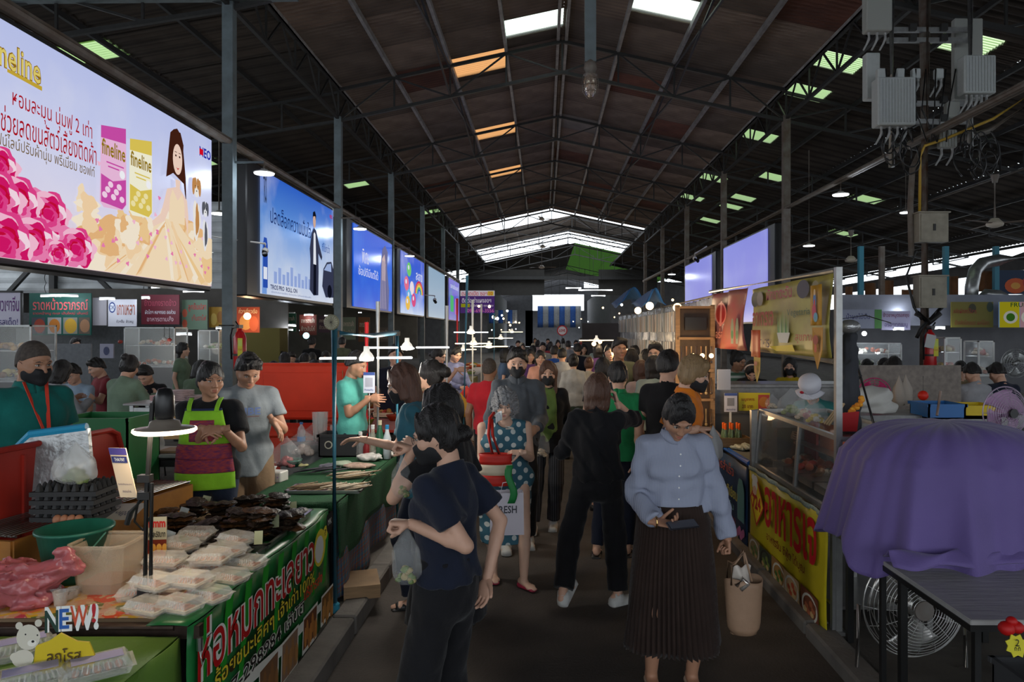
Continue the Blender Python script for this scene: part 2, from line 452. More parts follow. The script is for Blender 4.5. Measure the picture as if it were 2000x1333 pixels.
# hand in its own space: wrist at origin, fingers towards -z, palm towards -y, thumb towards +x
def hand_tpl(pose, lod):
 k = ('hand', pose, lod)
 if k in _heads: return _heads[k]
 h = {0:.0034, 1:.006, 2:.011}[lod]; c = {'relax':(.35,.35,.3), 'grip':(1.25,1.45,.8), 'reach':(.22,.28,.2), 'phone':(.55,.65,.4), 'flat':(.08,.1,.06)}[pose]
 f = Field((-.07,-.115,-.215), (.085,.04,.045), h)
 f.cap((0,.0,.05), (0,0,-.012), (.025,.020), (.024,.017), k=0, flat=(1,0))
 f.cap((-.012,0,-.03), (-.016,0,-.078), (.026,.0135), (.026,.011), k=.012); f.cap((.012,0,-.028), (.016,0,-.082), (.024,.0145), (.022,.0115), k=.012)
 for i, (x, l, r) in enumerate(((.031,.068,.0086), (.0105,.076,.0090), (-.011,.071,.0086), (-.032,.056,.0076))):
  p = np.array([x, 0, -.083+abs(i-1.2)*.003]); a = 0; spread = (x)*.9
  for j, (fr, cc) in enumerate(zip((.45,.32,.23), c)):
   a += cc*(1+.06*i); d = np.array([math.sin(spread)*.8, -math.sin(a), -math.cos(a)]); d /= np.linalg.norm(d); q = p+d*l*fr
   f.cap(p, q, r*(1-.07*j), r*(1-.07*(j+1)), k=.004 if j == 0 else .002); p = q
 t = .25+.5*c[0]; p = np.array([.024,-.006,-.022]); r = .0115
 for j, l in enumerate((.036,.030,.024)):
  d = np.array([math.cos(t)*(.78 if pose != 'grip' else .5), -.28-.35*c[0]-.25*j*c[0], -.62-.18*j]); d /= np.linalg.norm(d)
  if pose == 'grip' and j > 0: d = np.array([-.55,-.55,-.6]); d /= np.linalg.norm(d)
  q = p+d*l; f.cap(p, q, r, r*.86, k=.010 if j == 0 else .003); p = q; r *= .88
 v, q = f.nets(); _heads[k] = [(v, q, 0)]; return _heads[k]

SKIN = {}
def skin(tone):
 t = {'light':(.58,.34,.24), 'fair':(.66,.42,.31), 'tan':(.40,.205,.125), 'brown':(.27,.135,.08)}[tone]
 return mat('skin_'+tone, t, .5, noise=.12, nscale=14, spec=.4)
EYEW = mat('eye_white', (.50,.47,.44), .3); EYED = mat('eye_dark', (.012,.008,.006), .15)
BLACKH = mat('hair_black', (.010,.008,.008), .42, bump=.9, bscale=70, stretch=(4,4,.3), spec=.5)
HAIRS = {'black':BLACKH, 'brown':mat('hair_brown', (.085,.036,.02), .42, bump=.9, bscale=70, stretch=(4,4,.3)),
   'grey':mat('hair_grey', (.30,.30,.31), .6, noise=.45, nscale=40, bump=.9, bscale=90), 'buzz':mat('hair_cropped', (.075,.058,.048), .8, noise=.5, nscale=60), 'gold':mat('hair_ash_blond', (.30,.19,.09), .5, noise=.35, nscale=30, bump=.8, bscale=70, stretch=(4,4,.3)),
   'darkgrey':mat('hair_dark_grey', (.05,.045,.045), .5, noise=.4, nscale=30, bump=.8, bscale=70, stretch=(4,4,.3)), 'reddish':mat('hair_reddish_brown', (.13,.06,.04), .5, noise=.4, nscale=20, bump=.8, bscale=70, stretch=(4,4,.3))}
MASKM = mat('mask_black', (.012,.012,.014), .75, bump=.2)
MASKW = mat('mask_white', (.7,.74,.76), .8, bump=.2)

def ik(a, t, l1, l2, pole):
 a, t = V(a), V(t); d = t-a; L = min(d.length, (l1+l2)*.999)
 if L < 1e-5: L = 1e-5
 dn = d.normalized(); t = a+dn*L; x = (l1*l1-l2*l2+L*L)/(2*L); h = math.sqrt(max(0, l1*l1-x*x))
 p = V(pole); p = p-dn*p.dot(dn)
 p = p.normalized() if p.length > 1e-5 else V((0,1,0))
 return a+dn*x+p*h, t
ROLES = {}
def person(label, loc, rz=0, h=1.65, sex='f', lod=1, tone='light', hair='bun', hcol='black', mask=None, lean=0, side=0, twist=0, pz=.90, py=0, px=0,
   head=(0,0,0), lh=None, rh=None, lel=(.35,.8,-.3), rel=(-.35,.8,-.3), lpose='relax', rpose='relax', lpalm=None, rpalm=None, lhd=None, rhd=None,
   lhw=None, rhw=None, lelw=None, relw=None, lf=None, rf=None, lkn=(.15,-1,0), rkn=(-.15,-1,0), lfd=0, rfd=0, wide=1.0, top=None, bottom=None, shoes=None, extras=None, group=None, name='person', face=True, legs=True):
 """top = dict(mat, sleeve, off, hem, neck); bottom = dict(kind, mat, ...). In local space the person faces -y; x>0 is the person's left."""
 S = h/1.65; root = thing(name, label, 'person', loc, rz, group, S)
 iR = Matrix.Rotation(-rz, 3, 'Z'); toL = lambda p: (iR @ (V(p)-V(loc)))/S
 if lhw is not None: lh = toL(lhw)
 if rhw is not None: rh = toL(rhw)
 if lelw is not None: lel = iR @ V(lelw)
 if relw is not None: rel = iR @ V(relw)
 if lhd is not None: lhd = iR @ V(lhd)
 if rhd is not None: rhd = iR @ V(rhd)
 if lpalm is not None: lpalm = iR @ V(lpalm)
 if rpalm is not None: rpalm = iR @ V(rpalm)
 hv = {0:.011, 1:.017, 2:.026}[lod]; fem = sex == 'f'; w = wide*(1.0 if fem else 1.06)
 B = Matrix.Translation((px, py, pz)) @ Euler((R(lean), R(side), R(twist)), 'XYZ').to_matrix().to_4x4()
 def U(x, y, z): return B @ V((x, y, z-.90))
 rot3 = B.to_3x3(); sideax = tuple(rot3 @ V((1,0,0)))
 sh = (.138 if fem else .160)*wide
 neckb = U(0, .012, 1.405); hb = U(0, -.008, 1.45)
 HR = rot3 @ Euler((R(head[0]), R(head[1]), R(head[2])), 'YXZ').to_matrix() if False else rot3 @ (Matrix.Rotation(R(head[2]), 3, 'Z') @ Matrix.Rotation(R(head[0]), 3, 'X') @ Matrix.Rotation(R(head[1]), 3, 'Y'))
 HM = Matrix.Translation(hb + HR @ V((0,-.018,.082))) @ (HR*.93).to_4x4()
 shL, shR = U(sh,.005,1.335), U(-sh,.005,1.335)
 lh_ = V(lh) if lh is not None else shL+rot3 @ V((.07,-.03,-.50)); rh_ = V(rh) if rh is not None else shR+rot3 @ V((-.07,-.03,-.50))
 elL, lh_ = ik(shL, lh_, .275, .245, lel); elR, rh_ = ik(shR, rh_, .275, .245, rel)
 hpL, hpR = V((px+.085*w, py, pz-.02)), V((px-.085*w, py, pz-.02))
 lf_ = V(lf) if lf is not None else V((.10,.02,.07)); rf_ = V(rf) if rf is not None else V((-.10,.02,.07))
 knL, lf_ = ik(hpL, lf_, .425, .405, lkn); knR, rf_ = ik(hpR, rf_, .425, .405, rkn)
 al = [shL, elL, lh_, shR, elR, rh_, knL, knR, lf_, rf_, hb]
 def bounds(pts, m): return np.min([tuple(p) for p in pts], 0)-m, np.max([tuple(p) for p in pts], 0)+m
 def torso(f, g, k=.04, low=.86):
  hw, ww, cw = ((.158,.140,.148) if fem else (.150,.146,.168))
  f.cap(U(0,0,low), U(0,0,.93), ((hw+g)*w, .105+g), ((hw+g)*w, .108+g), sideax, 0)
  f.cap(U(0,0,.96), U(0,0,1.10), ((ww-.006+g)*w, .100+g), ((ww-.012+g)*w, .090+g), sideax, k)
  f.cap(U(0,0,1.12), U(0,.0,1.24), ((ww-.008+g)*w, .092+g), ((cw-.010+g)*w, .102+g), sideax, k)
  f.cap(U(0,.006,1.22), U(0,.008,1.31), ((cw-.008+g)*w, .100+g), ((cw-.02+g)*w, .078+g), sideax, k)
  if fem:
   for q in (-1,1): f.ell(tuple(U(q*.068*w,-.062,1.215)), (.058+g,.050+g,.058+g), .035)
  for q, s_ in ((1, shL), (-1, shR)):
   f.cap(U(0,.02,1.372), s_, .036+g*.8, .041+g*.8, sideax, .03)
  return f
 # body
 lo, hi = bounds(al, .13); f = Field(lo, hi, hv if lod else .0095)
 torso(f, -.012); f.cap(neckb, hb+HR @ V((0,.012,-.005)), .050 if fem else .058, .045 if fem else .054, k=.03)
 fa = (.038,.031,.0245) if fem else (.045,.037,.029)
 fa = tuple(x*(.6+.4*wide) for x in fa)
 for a, b, c_ in ((shL, elL, lh_), (shR, elR, rh_)):
  f.cap(a, b, fa[0], fa[1], k=.03); m_ = b.lerp(c_, .3); f.cap(b, m_, fa[1]*.95, fa[1]*1.0, k=.012); f.cap(m_, c_, fa[1]*1.0, fa[2]*.95, k=.012)
 for a, b, c_ in ((hpL, knL, lf_), (hpR, knR, rf_)):
  if not legs: break
  f.cap(a, b, .072*w, .050, k=.02); m_ = b.lerp(c_, .28); f.cap(b, m_, .048, .051, k=.012); f.cap(m_, c_, .051, .033, k=.015)
 fd = {}
 for q, ft, a in ((1, lf_, lfd), (-1, rf_, rfd)):
  if not legs: break
  yaw = R(a) if not isinstance(a, tuple) else R(a[0]); pit = 0 if not isinstance(a, tuple) else R(a[1])
  d = V((math.sin(yaw), -math.cos(yaw), 0)); d = (Matrix.Rotation(pit, 3, V((math.cos(yaw), math.sin(yaw), 0))) @ d)
  up = (V((math.cos(yaw), math.sin(yaw), 0))).cross(d)*1.0
  if up.z < 0: up = -up
  fd[q] = (ft, d, up)
  f.cap(ft-up*.02-d*.035, ft-up*.045+d*.085, (.030,.030), (.036,.018), k=.02, side=tuple(d.cross(up))); f.cap(ft-up*.045+d*.085, ft-up*.052+d*.135, (.036,.018), (.026,.012), k=.02, side=tuple(d.cross(up)))
 parts = [(*f.nets(), 0)]
 for v, q, m_ in head_tpl(sex, lod): parts.append((xf(v, HM), q, m_))
 for q, wr, el, pose, palm, hd in ((1, lh_, elL, lpose, lpalm, lhd), (-1, rh_, elR, rpose, rpalm, rhd)):
  d = V(hd).normalized() if hd is not None else (wr-el).normalized()
  pl = V(palm) if palm is not None else rot3 @ V((-q*.9,-.15,-.1)); pl = (pl-d*pl.dot(d)); pl = pl.normalized() if pl.length > 1e-4 else V((0,-1,0))
  z = -d; y = -pl; x = y.cross(z)          # template: fingers -z, palm -y, thumb +x
  M = Matrix(((x.x,y.x,z.x,wr.x),(x.y,y.y,z.y,wr.y),(x.z,y.z,z.z,wr.z),(0,0,0,1)))
  flip = -1 if q == -1 else 1
  # thumb must point to the front / inner side: choose chirality by hand
  sc = (.93 if fem else 1.03)
  for v, qd, m_ in hand_tpl(pose, lod):
   v2 = v.copy(); q2 = qd
   if q == 1: v2[:,0] *= -1; q2 = qd[:, ::-1]
   parts.append((xf(v2*sc, M), q2, 0))
 sk = skin(tone); brow = HAIRS[hcol if hcol in ('black','brown','gold') else 'darkgrey']
 lip = mat('lips_'+tone, tuple(x*y for x, y in zip({'light':(.58,.34,.24), 'fair':(.66,.42,.31), 'tan':(.40,.205,.125), 'brown':(.27,.135,.08)}[tone], (.85,.48,.55))), .45)
 np_obj('body', parts, [sk, EYEW, EYED, brow, lip], root)
 if hair: np_obj('hair', [(xf(v, HM), q, 0) for v, q, _ in hair_tpl(hair, lod)], [HAIRS[hcol]], root)
 if mask: np_obj('face_mask', [(xf(v, HM), q, 0) for v, q, _ in mask_tpl(lod)], [MASKM if mask == 'black' else MASKW], root)
 seed = abs(hash(label)) % 1000 if False else sum(map(ord, label)) % 997
 # trousers, shorts, skirt
 if bottom:
  kd = bottom['kind']; bm = bottom['mat']; g = bottom.get('g', .016); waist = bottom.get('waist', 1.04)
  if kd in ('trousers', 'wide', 'shorts'):
   
   pts = [hpL, hpR, knL, knR] + ([lf_, rf_] if kd != 'shorts' else []) + [U(0,0,waist)]
   lo, hi = bounds(pts, .2); f = Field(lo, hi, hv)
   gg = .010 if bottom.get('out') else -.008
   f.cap(U(0,0,.85), U(0,0,.92), ((.156+gg)*w, .104+gg), ((.152+gg)*w, .104+gg), sideax, 0); f.cap(U(0,0,.92), U(0,0,waist), ((.150+gg)*w,.102+gg), ((.136+gg)*w,.095+gg), sideax, .01, flat=(0,1))
   ww = bottom.get('w', 1.0); end = bottom.get('end', .93)
   for a, b, c_ in ((hpL, knL, lf_), (hpR, knR, rf_)):
    if kd == 'wide': f.cap(a, b, (.088*w*ww,.09*ww), (.092*ww,.09*ww), k=.02); f.cap(b, b.lerp(c_, end), (.092*ww,.088*ww), (.108*ww,.1*ww), k=.02, flat=(0,1))
    elif kd == 'trousers': f.cap(a, b, .072*w+g*.3, .056*ww+g*.4, k=.03); f.cap(b, b.lerp(c_, end), .057*ww+g*.4, .050*ww+g*.2, k=.012, flat=(0,1))
    else: f.cap(a, a.lerp(b, bottom.get('end', .85)), .088*w+g*.4, .078+g, k=.03, flat=(0,1))
   if lod < 2: f.fold(.0028, 38, seed, (1,1,.8))
   np_obj('trousers' if kd != 'shorts' else 'shorts', [(*f.nets(), 0)], [bm], root)
  elif kd in ('skirt', 'pleated'):
   zh = bottom.get('hem', .5); rw = bottom.get('hemr', .22); n = 180 if kd == 'pleated' else 60; rows = 26; a0 = bottom.get('pleats', 42)
   def sk_fn(u, v):
    t = 2*math.pi*u; z = waist+(zh-waist)*v; c = U(0,0,max(z, .9)); ex = (.152+g*.4)*w;
    r = ex+(rw-ex)*(v**bottom.get('pow', .7)); ry = r*(.80+.15*v)
    hipr = (.165+g)*w;
    if .08 < v < .5: r = max(r, hipr)
    am = (.008+.016*v)*(1 if kd == 'pleated' else .6)*min(1, v*7); pl = am*math.sin((a0 if kd == 'pleated' else 9)*t+1.2*math.sin(3*t+2*v))+.02*v*math.sin(4*t+seed+v*2)
    return (c.x+(r+pl)*math.cos(t), c.y+(ry+pl)*math.sin(t), min(z, c.z) if z < .9 else c.z)
   mb = MB().grid(sk_fn, n, rows); mb.build('skirt', [bm], root, True, solid=.003)
 if top:
  tm = top['mat']; g = top.get('g', .012); sl = top.get('sleeve', 'short'); hem = top.get('hem', .86)
  pts = [shL, shR, U(0,0,hem-.02), U(0,0,1.4), U(.2,.14,1.1), U(-.2,-.18,1.1)]
  if sl != 'none': pts += [elL, elR]
  if sl in ('long', 'rolled'): pts += [lh_, rh_]
  if hem < .8: pts += [V((px+.22,py+.2,pz-.90+hem)), V((px-.22,py-.2,pz-.90+hem))]
  lo, hi = bounds(pts, .10); f = Field(lo, hi, hv)
  torso(f, g, .05, max(hem, .86))
  if hem < .84: f.cap(V((px,py,pz-.90+hem)), U(0,0,.93), (top.get('hemr', .17), top.get('hemr', .17)*.8), ((.160+g)*w,.112+g), sideax, .03, flat=(1,0))
  f.plane(U(0,0,hem) if hem > .84 else (px,py,pz-.90+hem), tuple(rot3 @ V((0,0,-1))) if hem > .84 else (0,0,-1))
  f.cap(U(0,.012,1.32), U(0,.016,1.415), .070+g, .050+g*.5, sideax, .02)
  ss = top.get('sw', 1.0)
  for a, b, c_ in ((shL, elL, lh_), (shR, elR, rh_)):
   if sl == 'short': f.cap(a, a.lerp(b, top.get('sl', .62)), .041*ss+g, .046*ss+g, k=.025, flat=(0,1))
   elif sl in ('long', 'rolled'):
    e = .96 if sl == 'long' else top.get('sl', .35)
    f.cap(a, b, .040*ss+g, .037*ss+g, k=.025); f.cap(b, b.lerp(c_, e), .038*ss+g, (.030*ss+g) if sl == 'long' else .042*ss+g, k=.012, flat=(0,1))
   else: f.cap(a, a+(b-a)*.02, .032+g, .03+g, k=.01, flat=(0,1))
  if lod < 2: f.fold(top.get('fold', .0032), 34, seed+1, (1,1,.7))
  nk = top.get('neck', 'crew')
  if sl == 'none':
   for q in (-1,1): f.ell(tuple(U(q*(sh+.028),.0,1.335)), (.05,.09,.075), .008, sub=True)
  if nk == 'crew': f.ell(tuple(U(0,-.03,1.45)), (.066,.080,.062), .006, sub=True); f.plane(tuple(U(0,.0,1.408)), tuple(rot3 @ V((0,-.35,1))))
  elif nk == 'v':
   f.cap(U(0,-.13,1.46), U(0,-.16,1.26), (.075,.07), (.012,.05), sideax, k=.006, sub=True); f.plane(tuple(U(0,.0,1.410)), tuple(rot3 @ V((0,-.3,1))))
  elif nk == 'scoop': f.ell(tuple(U(0,-.05,1.42)), (.085,.085,.085), .006, sub=True); f.plane(tuple(U(0,.0,1.425)), tuple(rot3 @ V((0,-.3,1))))
  elif nk == 'collar':
   f.cap(U(0,-.12,1.45), U(0,-.13,1.36), (.045,.06), (.008,.04), sideax, k=.004, sub=True); f.plane(tuple(U(0,.0,1.442)), tuple(rot3 @ V((0,-.3,1))))
  to = np_obj(top.get('name', 'shirt'), [(*f.nets(), 0)], [tm], root)
  if nk == 'collar':
   # turned down collar: two leaves and a band
   mb = MB()
   def leaf(q):
    def fn(u, v):
     t = u*math.pi*.98; r = .062+.014*v; z = 1.432-.036*v-.035*v*max(0, math.cos(t))**2
     return U(q*math.sin(t)*r*1.02, .012-math.cos(t)*r*1.0+(-.01*v*max(0, math.cos(t))), z)
    mb.grid(fn, 12, 3)
   leaf(1); leaf(-1); mb.build('collar', [top.get('cmat', tm)], root, True, solid=.004)
  if top.get('buttons'):
   mb = MB()
   for i in range(6):
    p = U(.0, -.118-g*.6-(.022 if i < 2 else .0), 1.33-i*.062); mb.lathe([(.0045,0),(.0045,.003),(0,.0035)], p, 8, rot3 @ V((0,-1,0)))
   mb.build('buttons', [mat('button', (.8,.8,.78), .3)], root)
  if top.get('open'):    # open jacket: inner top shows in front
   im = top['open']; f2 = Field(*bounds([U(0,0,.9), U(0,0,1.42)], .16), hv); torso(f2, g-.004, .05, .88); f2.fold(.003, 34, seed+3)
   f2.cap(U(0,-.16,1.44), U(0,-.16,1.38), (.06,.08), (.02,.05), sideax, k=.006, sub=True)
   f2.cap(U(.26,0,.7), U(.22,0,1.5), (.17,.4), (.16,.4), sideax, k=0, sub=True); f2.cap(U(-.26,0,.7), U(-.22,0,1.5), (.17,.4), (.16,.4), sideax, k=0, sub=True)
   f2.D = f2.D-.010; f2.plane(tuple(U(0,-.02,1.1)), tuple(rot3 @ V((0,1,0)))); f2.plane(tuple(U(0,0,1.40)), tuple(rot3 @ V((0,0,1))))
   np_obj('undershirt', [(*f2.nets(), 0)], [im], root)
 if shoes and legs:
  for q in (1,-1):
   ft, d, up = fd[q]; sd = tuple(d.cross(up)); c0 = ft-up*.07
   f = Field(*bounds([ft, ft+d*.18-up*.07, ft-d*.09-up*.08], .06), .007 if lod == 0 else .011); kd = shoes[0]
   if kd == 'sneaker':
    f.cap(ft+up*.0, ft-up*.03-d*.01, .040, .042, k=0); f.cap(c0+up*.026-d*.045, c0+up*.022+d*.125, (.037,.034), (.042,.028), sd, k=.03)
    f.cap(c0+up*.006-d*.055, c0+up*.004+d*.13, (.044,.016), (.046,.014), sd, k=.006); f.cap(ft+up*.07, ft+up*.01, .034, .034, k=0, sub=True)
   elif kd == 'flat': f.cap(c0+up*.016-d*.045, c0+up*.012+d*.125, (.034,.028), (.036,.018), sd, k=.0); f.cap(ft-up*.012-d*.02, ft-up*.03+d*.06, (.03,.03), (.028,.02), sd, k=.004, sub=True)
   elif kd == 'sandal': f.cap(c0+up*.004-d*.055, c0+up*.004+d*.13, (.042,.012), (.044,.012), sd, k=0); f.cap(c0+up*.02+d*.06, c0+up*.02+d*.095, (.044,.03), (.043,.026), sd, k=.004)
   f.plane(tuple(c0-up*.008), tuple(-up))
   np_obj('shoe', [(*f.nets(), 0)], [shoes[1]], root)
 info = dict(root=root, U=U, rot=rot3, lh=lh_, rh=rh_, HM=HM, S=S, elL=elL, elR=elR)
 info['world'] = lambda p: Matrix.Translation(V(loc)) @ Matrix.Rotation(rz, 4, 'Z') @ (V(p)*S)
 return info
def glasses(pi, col=(.05,.05,.05)):
 mb = MB()
 for q in (-1,1):
  pts = [(q*.031+.021*math.cos(t*math.pi/6), -.101, .004+.017*math.sin(t*math.pi/6)) for t in range(13)]; mb.tube([pi['HM'] @ V(p) for p in pts], .0012, 5)
  mb.tube([pi['HM'] @ V(p) for p in ((q*.052,-.101,.008), (q*.078,-.04,.008), (q*.084,.01,.004))], .0012, 5)
 mb.tube([pi['HM'] @ V(p) for p in ((-.01,-.101,.008), (.01,-.101,.008))], .0012, 5)
 mb.build('glasses', [mat('glasses_frame', col, .3, metal=.5)], pi['root'])
# ---------------------------------------------------------------- the hall
def sroot(name, loc=(0,0,0)):
 o = bpy.data.objects.new(name, None); link(o); o.location = loc; o['kind'] = 'structure'; return o
asphalt = mat('asphalt', (.085,.072,.064), .8, noise=.45, nscale=2.2, bump=.5, bscale=55, spec=.35)
concrete = mat('concrete', (.17,.155,.14), .85, noise=.4, nscale=5, bump=.4, bscale=40)
concrete2 = mat('concrete_dirty', (.13,.115,.10), .85, noise=.5, nscale=3, bump=.4, bscale=40)
steelb = mat('steel_blue_grey', (.145,.185,.205), .5, noise=.3, nscale=6, col2=(.10,.125,.135))
steeld = mat('steel_dark', (.035,.035,.035), .55, metal=.3, noise=.3, nscale=8)
steelg = mat('steel_grey_paint', (.17,.155,.14), .6, noise=.5, nscale=5, col2=(.10,.07,.05))
galv = mat('galvanised', (.42,.43,.43), .38, metal=.8, noise=.3, nscale=12)
inox = mat('stainless', (.48,.47,.46), .28, metal=.95, noise=.2, nscale=5)
blackp = mat('black_plastic', (.012,.012,.013), .35)
blackm = mat('black_metal', (.02,.02,.02), .4, metal=.4)
white = mat('white_paint', (.62,.62,.60), .5)
def plaster(n, c): return mat(n, c, .8, noise=.25, nscale=3)
HALL = .45; HW = 5.45; XL, XR = HALL-HW, HALL+HW; Y0, BAY = 11.4, 6.05
XKL, XKR = -1.18, 1.64; ZL, ZR = .10, .06
struct(MB().box((.23,32,-.06), (XKR-XKL+.6,120,.12)).build('floor', asphalt))
struct(MB().box((XKL-.13-10.5,32,ZL/2-.05), (21,120,ZL+.1)).build('floor_left', concrete2))
struct(MB().box((XKR+.13+10.5,32,ZR/2-.05), (21,120,ZR+.1)).build('floor_right', concrete2))
kl = sroot('trim_1'); kr = sroot('trim_2')
kbl = MB().box((0,0,0), (.15,.98,ZL+.13), bev=.012).mesh('kerb_stone', [concrete]); kbr = MB().box((0,0,0), (.16,.98,ZR+.14), bev=.014).mesh('kerb_stone', [concrete])
for i in range(40):
 for root, me, x, z in ((kl, kbl, XKL-.075, ZL+.012), (kr, kbr, XKR+.08, ZR+.02)):
  o = link(bpy.data.objects.new('kerb_stone', me)); o.parent = root; o.location = (x+rnd.uniform(-.004,.004), 2+i, z/2-.055+rnd.uniform(-.004,.004))

# roof: corrugated sheets on purlins on lattice trusses
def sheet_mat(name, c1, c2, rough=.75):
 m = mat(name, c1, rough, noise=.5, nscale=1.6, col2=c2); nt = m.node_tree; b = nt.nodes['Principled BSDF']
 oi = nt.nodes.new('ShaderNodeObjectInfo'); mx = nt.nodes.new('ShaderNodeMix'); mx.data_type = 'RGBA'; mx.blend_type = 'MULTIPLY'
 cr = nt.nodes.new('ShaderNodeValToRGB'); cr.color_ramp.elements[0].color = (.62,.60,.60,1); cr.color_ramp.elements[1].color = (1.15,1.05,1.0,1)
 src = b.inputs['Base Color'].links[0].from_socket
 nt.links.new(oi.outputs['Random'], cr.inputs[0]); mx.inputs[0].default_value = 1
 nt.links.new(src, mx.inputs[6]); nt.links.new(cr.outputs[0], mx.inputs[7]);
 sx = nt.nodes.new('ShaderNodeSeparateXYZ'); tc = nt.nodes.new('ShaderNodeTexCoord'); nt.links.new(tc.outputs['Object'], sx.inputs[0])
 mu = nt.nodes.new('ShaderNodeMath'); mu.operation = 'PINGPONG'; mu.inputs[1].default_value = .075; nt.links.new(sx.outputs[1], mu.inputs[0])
 r2 = nt.nodes.new('ShaderNodeMapRange'); r2.inputs[1].default_value = .0; r2.inputs[2].default_value = .045; r2.inputs[3].default_value = .42; r2.inputs[4].default_value = 1; nt.links.new(mu.outputs[0], r2.inputs[0])  # shading of the corrugation grooves painted into the colour as dark stripes
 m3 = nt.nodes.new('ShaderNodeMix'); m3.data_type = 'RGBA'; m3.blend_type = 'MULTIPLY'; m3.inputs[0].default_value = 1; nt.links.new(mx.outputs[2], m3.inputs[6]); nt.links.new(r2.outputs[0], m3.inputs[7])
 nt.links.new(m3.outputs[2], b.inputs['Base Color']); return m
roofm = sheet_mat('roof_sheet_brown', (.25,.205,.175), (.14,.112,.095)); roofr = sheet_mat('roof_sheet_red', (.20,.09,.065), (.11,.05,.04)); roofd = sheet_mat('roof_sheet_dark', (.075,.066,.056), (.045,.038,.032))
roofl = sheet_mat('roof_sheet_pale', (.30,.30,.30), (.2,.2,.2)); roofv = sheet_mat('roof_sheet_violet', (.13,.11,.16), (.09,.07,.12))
def pane_mat(name, col, clear):
 m = bpy.data.materials.new(name); m.use_nodes = True; nt = m.node_tree; nt.nodes.clear()
 o = nt.nodes.new('ShaderNodeOutputMaterial'); t = nt.nodes.new('ShaderNodeBsdfTransparent'); l = nt.nodes.new('ShaderNodeBsdfTranslucent'); x = nt.nodes.new('ShaderNodeMixShader')
 t.inputs[0].default_value = (*col, 1); l.inputs[0].default_value = (*col, 1); x.inputs[0].default_value = 1-clear
 nt.links.new(t.outputs[0], x.inputs[1]); nt.links.new(l.outputs[0], x.inputs[2]); nt.links.new(x.outputs[0], o.inputs[0]); MATS[name] = m; return m
skyl = pane_mat('skylight_clear', (.92,.97,.90), .85); skyg = pane_mat('skylight_green', (.52,.66,.36), .45); paper = pane_mat('paper_over_skylight', (.62,.30,.11), .06)
def corr_mesh(wy, ls, mats, pitch=.15, amp=.034, seg=4):
 n = max(4, int(wy/pitch)*seg); mb = MB()
 pr = [(i*wy/n, amp*math.sin(2*math.pi*i/seg)) for i in range(n+1)]
 vs = [(s*ls, y, z) for y, z in pr for s in (0, 1)]
 mb.add(vs, [(2*i, 2*i+1, 2*i+3, 2*i+2) for i in range(n)]); return mb.mesh('roof_sheet', mats)
SLOPE = math.atan(.217); ROW = HW/4; CELL = BAY/4
RZ = 9.05
def roofz(x): return RZ-.217*abs(x-HALL)
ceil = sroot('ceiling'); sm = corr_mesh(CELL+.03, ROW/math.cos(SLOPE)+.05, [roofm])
YS = [Y0+BAY*k for k in range(-4, 6)]
glassed = {}   # (side, row, cell) -> material
def cell_of(x, y):
 s = 1 if x > HALL else -1; return s, int(abs(x-HALL)/ROW), int((y-YS[0])/CELL)
for x, y, m_ in ((-.3,16.2,skyl), (2.5,15.2,skyl), (-1.75,18.6,paper), (-1.75,24.2,paper), (-1.75,29.9,paper)): glassed[cell_of(x, y)] = m_
for s in (-1, 1):
 for r_ in range(4):
  for c_ in range(int(round((YS[-1]-YS[0])/CELL))):
   o = link(sm.users and bpy.data.objects.new('roof_sheet', sm) or bpy.data.objects.new('roof_sheet', sm)); o.parent = ceil
   o.location = (HALL+s*r_*ROW, YS[0]+c_*CELL, RZ+.10-.217*r_*ROW+rnd.uniform(-.006,.006)+(.012 if r_ % 2 else 0))
   o.rotation_euler = (0, SLOPE, 0) if s > 0 else (0, math.pi-SLOPE, 0)
   if s < 0: o.rotation_euler = (0, -SLOPE, 0); o.scale = (-1,1,1)
   m_ = glassed.get((s, r_, c_))
   q = rnd.random()
   if m_:
    q_ = .62 if m_ is skyl else .82; o.name = 'skylight_panel'; o.scale.y = q_
    p_ = link(bpy.data.objects.new('roof_sheet', sm)); p_.parent = ceil; p_.location = o.location+V((0,CELL*q_,0)); p_.rotation_euler = o.rotation_euler; p_.scale = (s,1.02-q_,1)
   elif q < .06: m_ = roofr
   elif q < .085: m_ = roofl
   elif q < .11: m_ = roofv
   if m_: o.material_slots[0].link = 'OBJECT'; o.material_slots[0].material = m_
for s in (-1, 1):
 for r_ in range(5):
  x = HALL+s*(r_*ROW if r_ else .10); mb = MB(); mb.bar((x, YS[0]-.2, roofz(x)+.02), (x, YS[-1]+.2, roofz(x)+.02), .07, .12)
  mb.build('purlin', mat('purlin_grey', (.30,.29,.28), .5, noise=.5, nscale=5), ceil)
def truss(y, xl=XL, xr=XR, apex=RZ, slope=.217, dep=.75, name='roof_truss', parent=None, n=8, m=steeld, w=.075):
 xc = (xl+xr)/2; z = lambda x: apex-.06-slope*abs(x-xc); mb = MB(); xs = [xl+(xr-xl)*i/n for i in range(n+1)]
 for a, b in ((xl, xc), (xc, xr)):
  mb.bar((a,y,z(a)), (b,y,z(b)), w, w); mb.bar((a,y,z(a)-dep), (b,y,z(b)-dep), w, w)
 for i, x in enumerate(xs):
  mb.bar((x,y,z(x)), (x,y,z(x)-dep), w*.55, w*.55)
  if i < n:
   x2 = xs[i+1]
   if i % 2 == 0: mb.bar((x,y,z(x)-dep), (x2,y,z(x2)), w*.5, w*.5)
   else: mb.bar((x,y,z(x)), (x2,y,z(x2)-dep), w*.5, w*.5)
 return mb.build(name, m, parent or ceil)
for y in YS: truss(y)
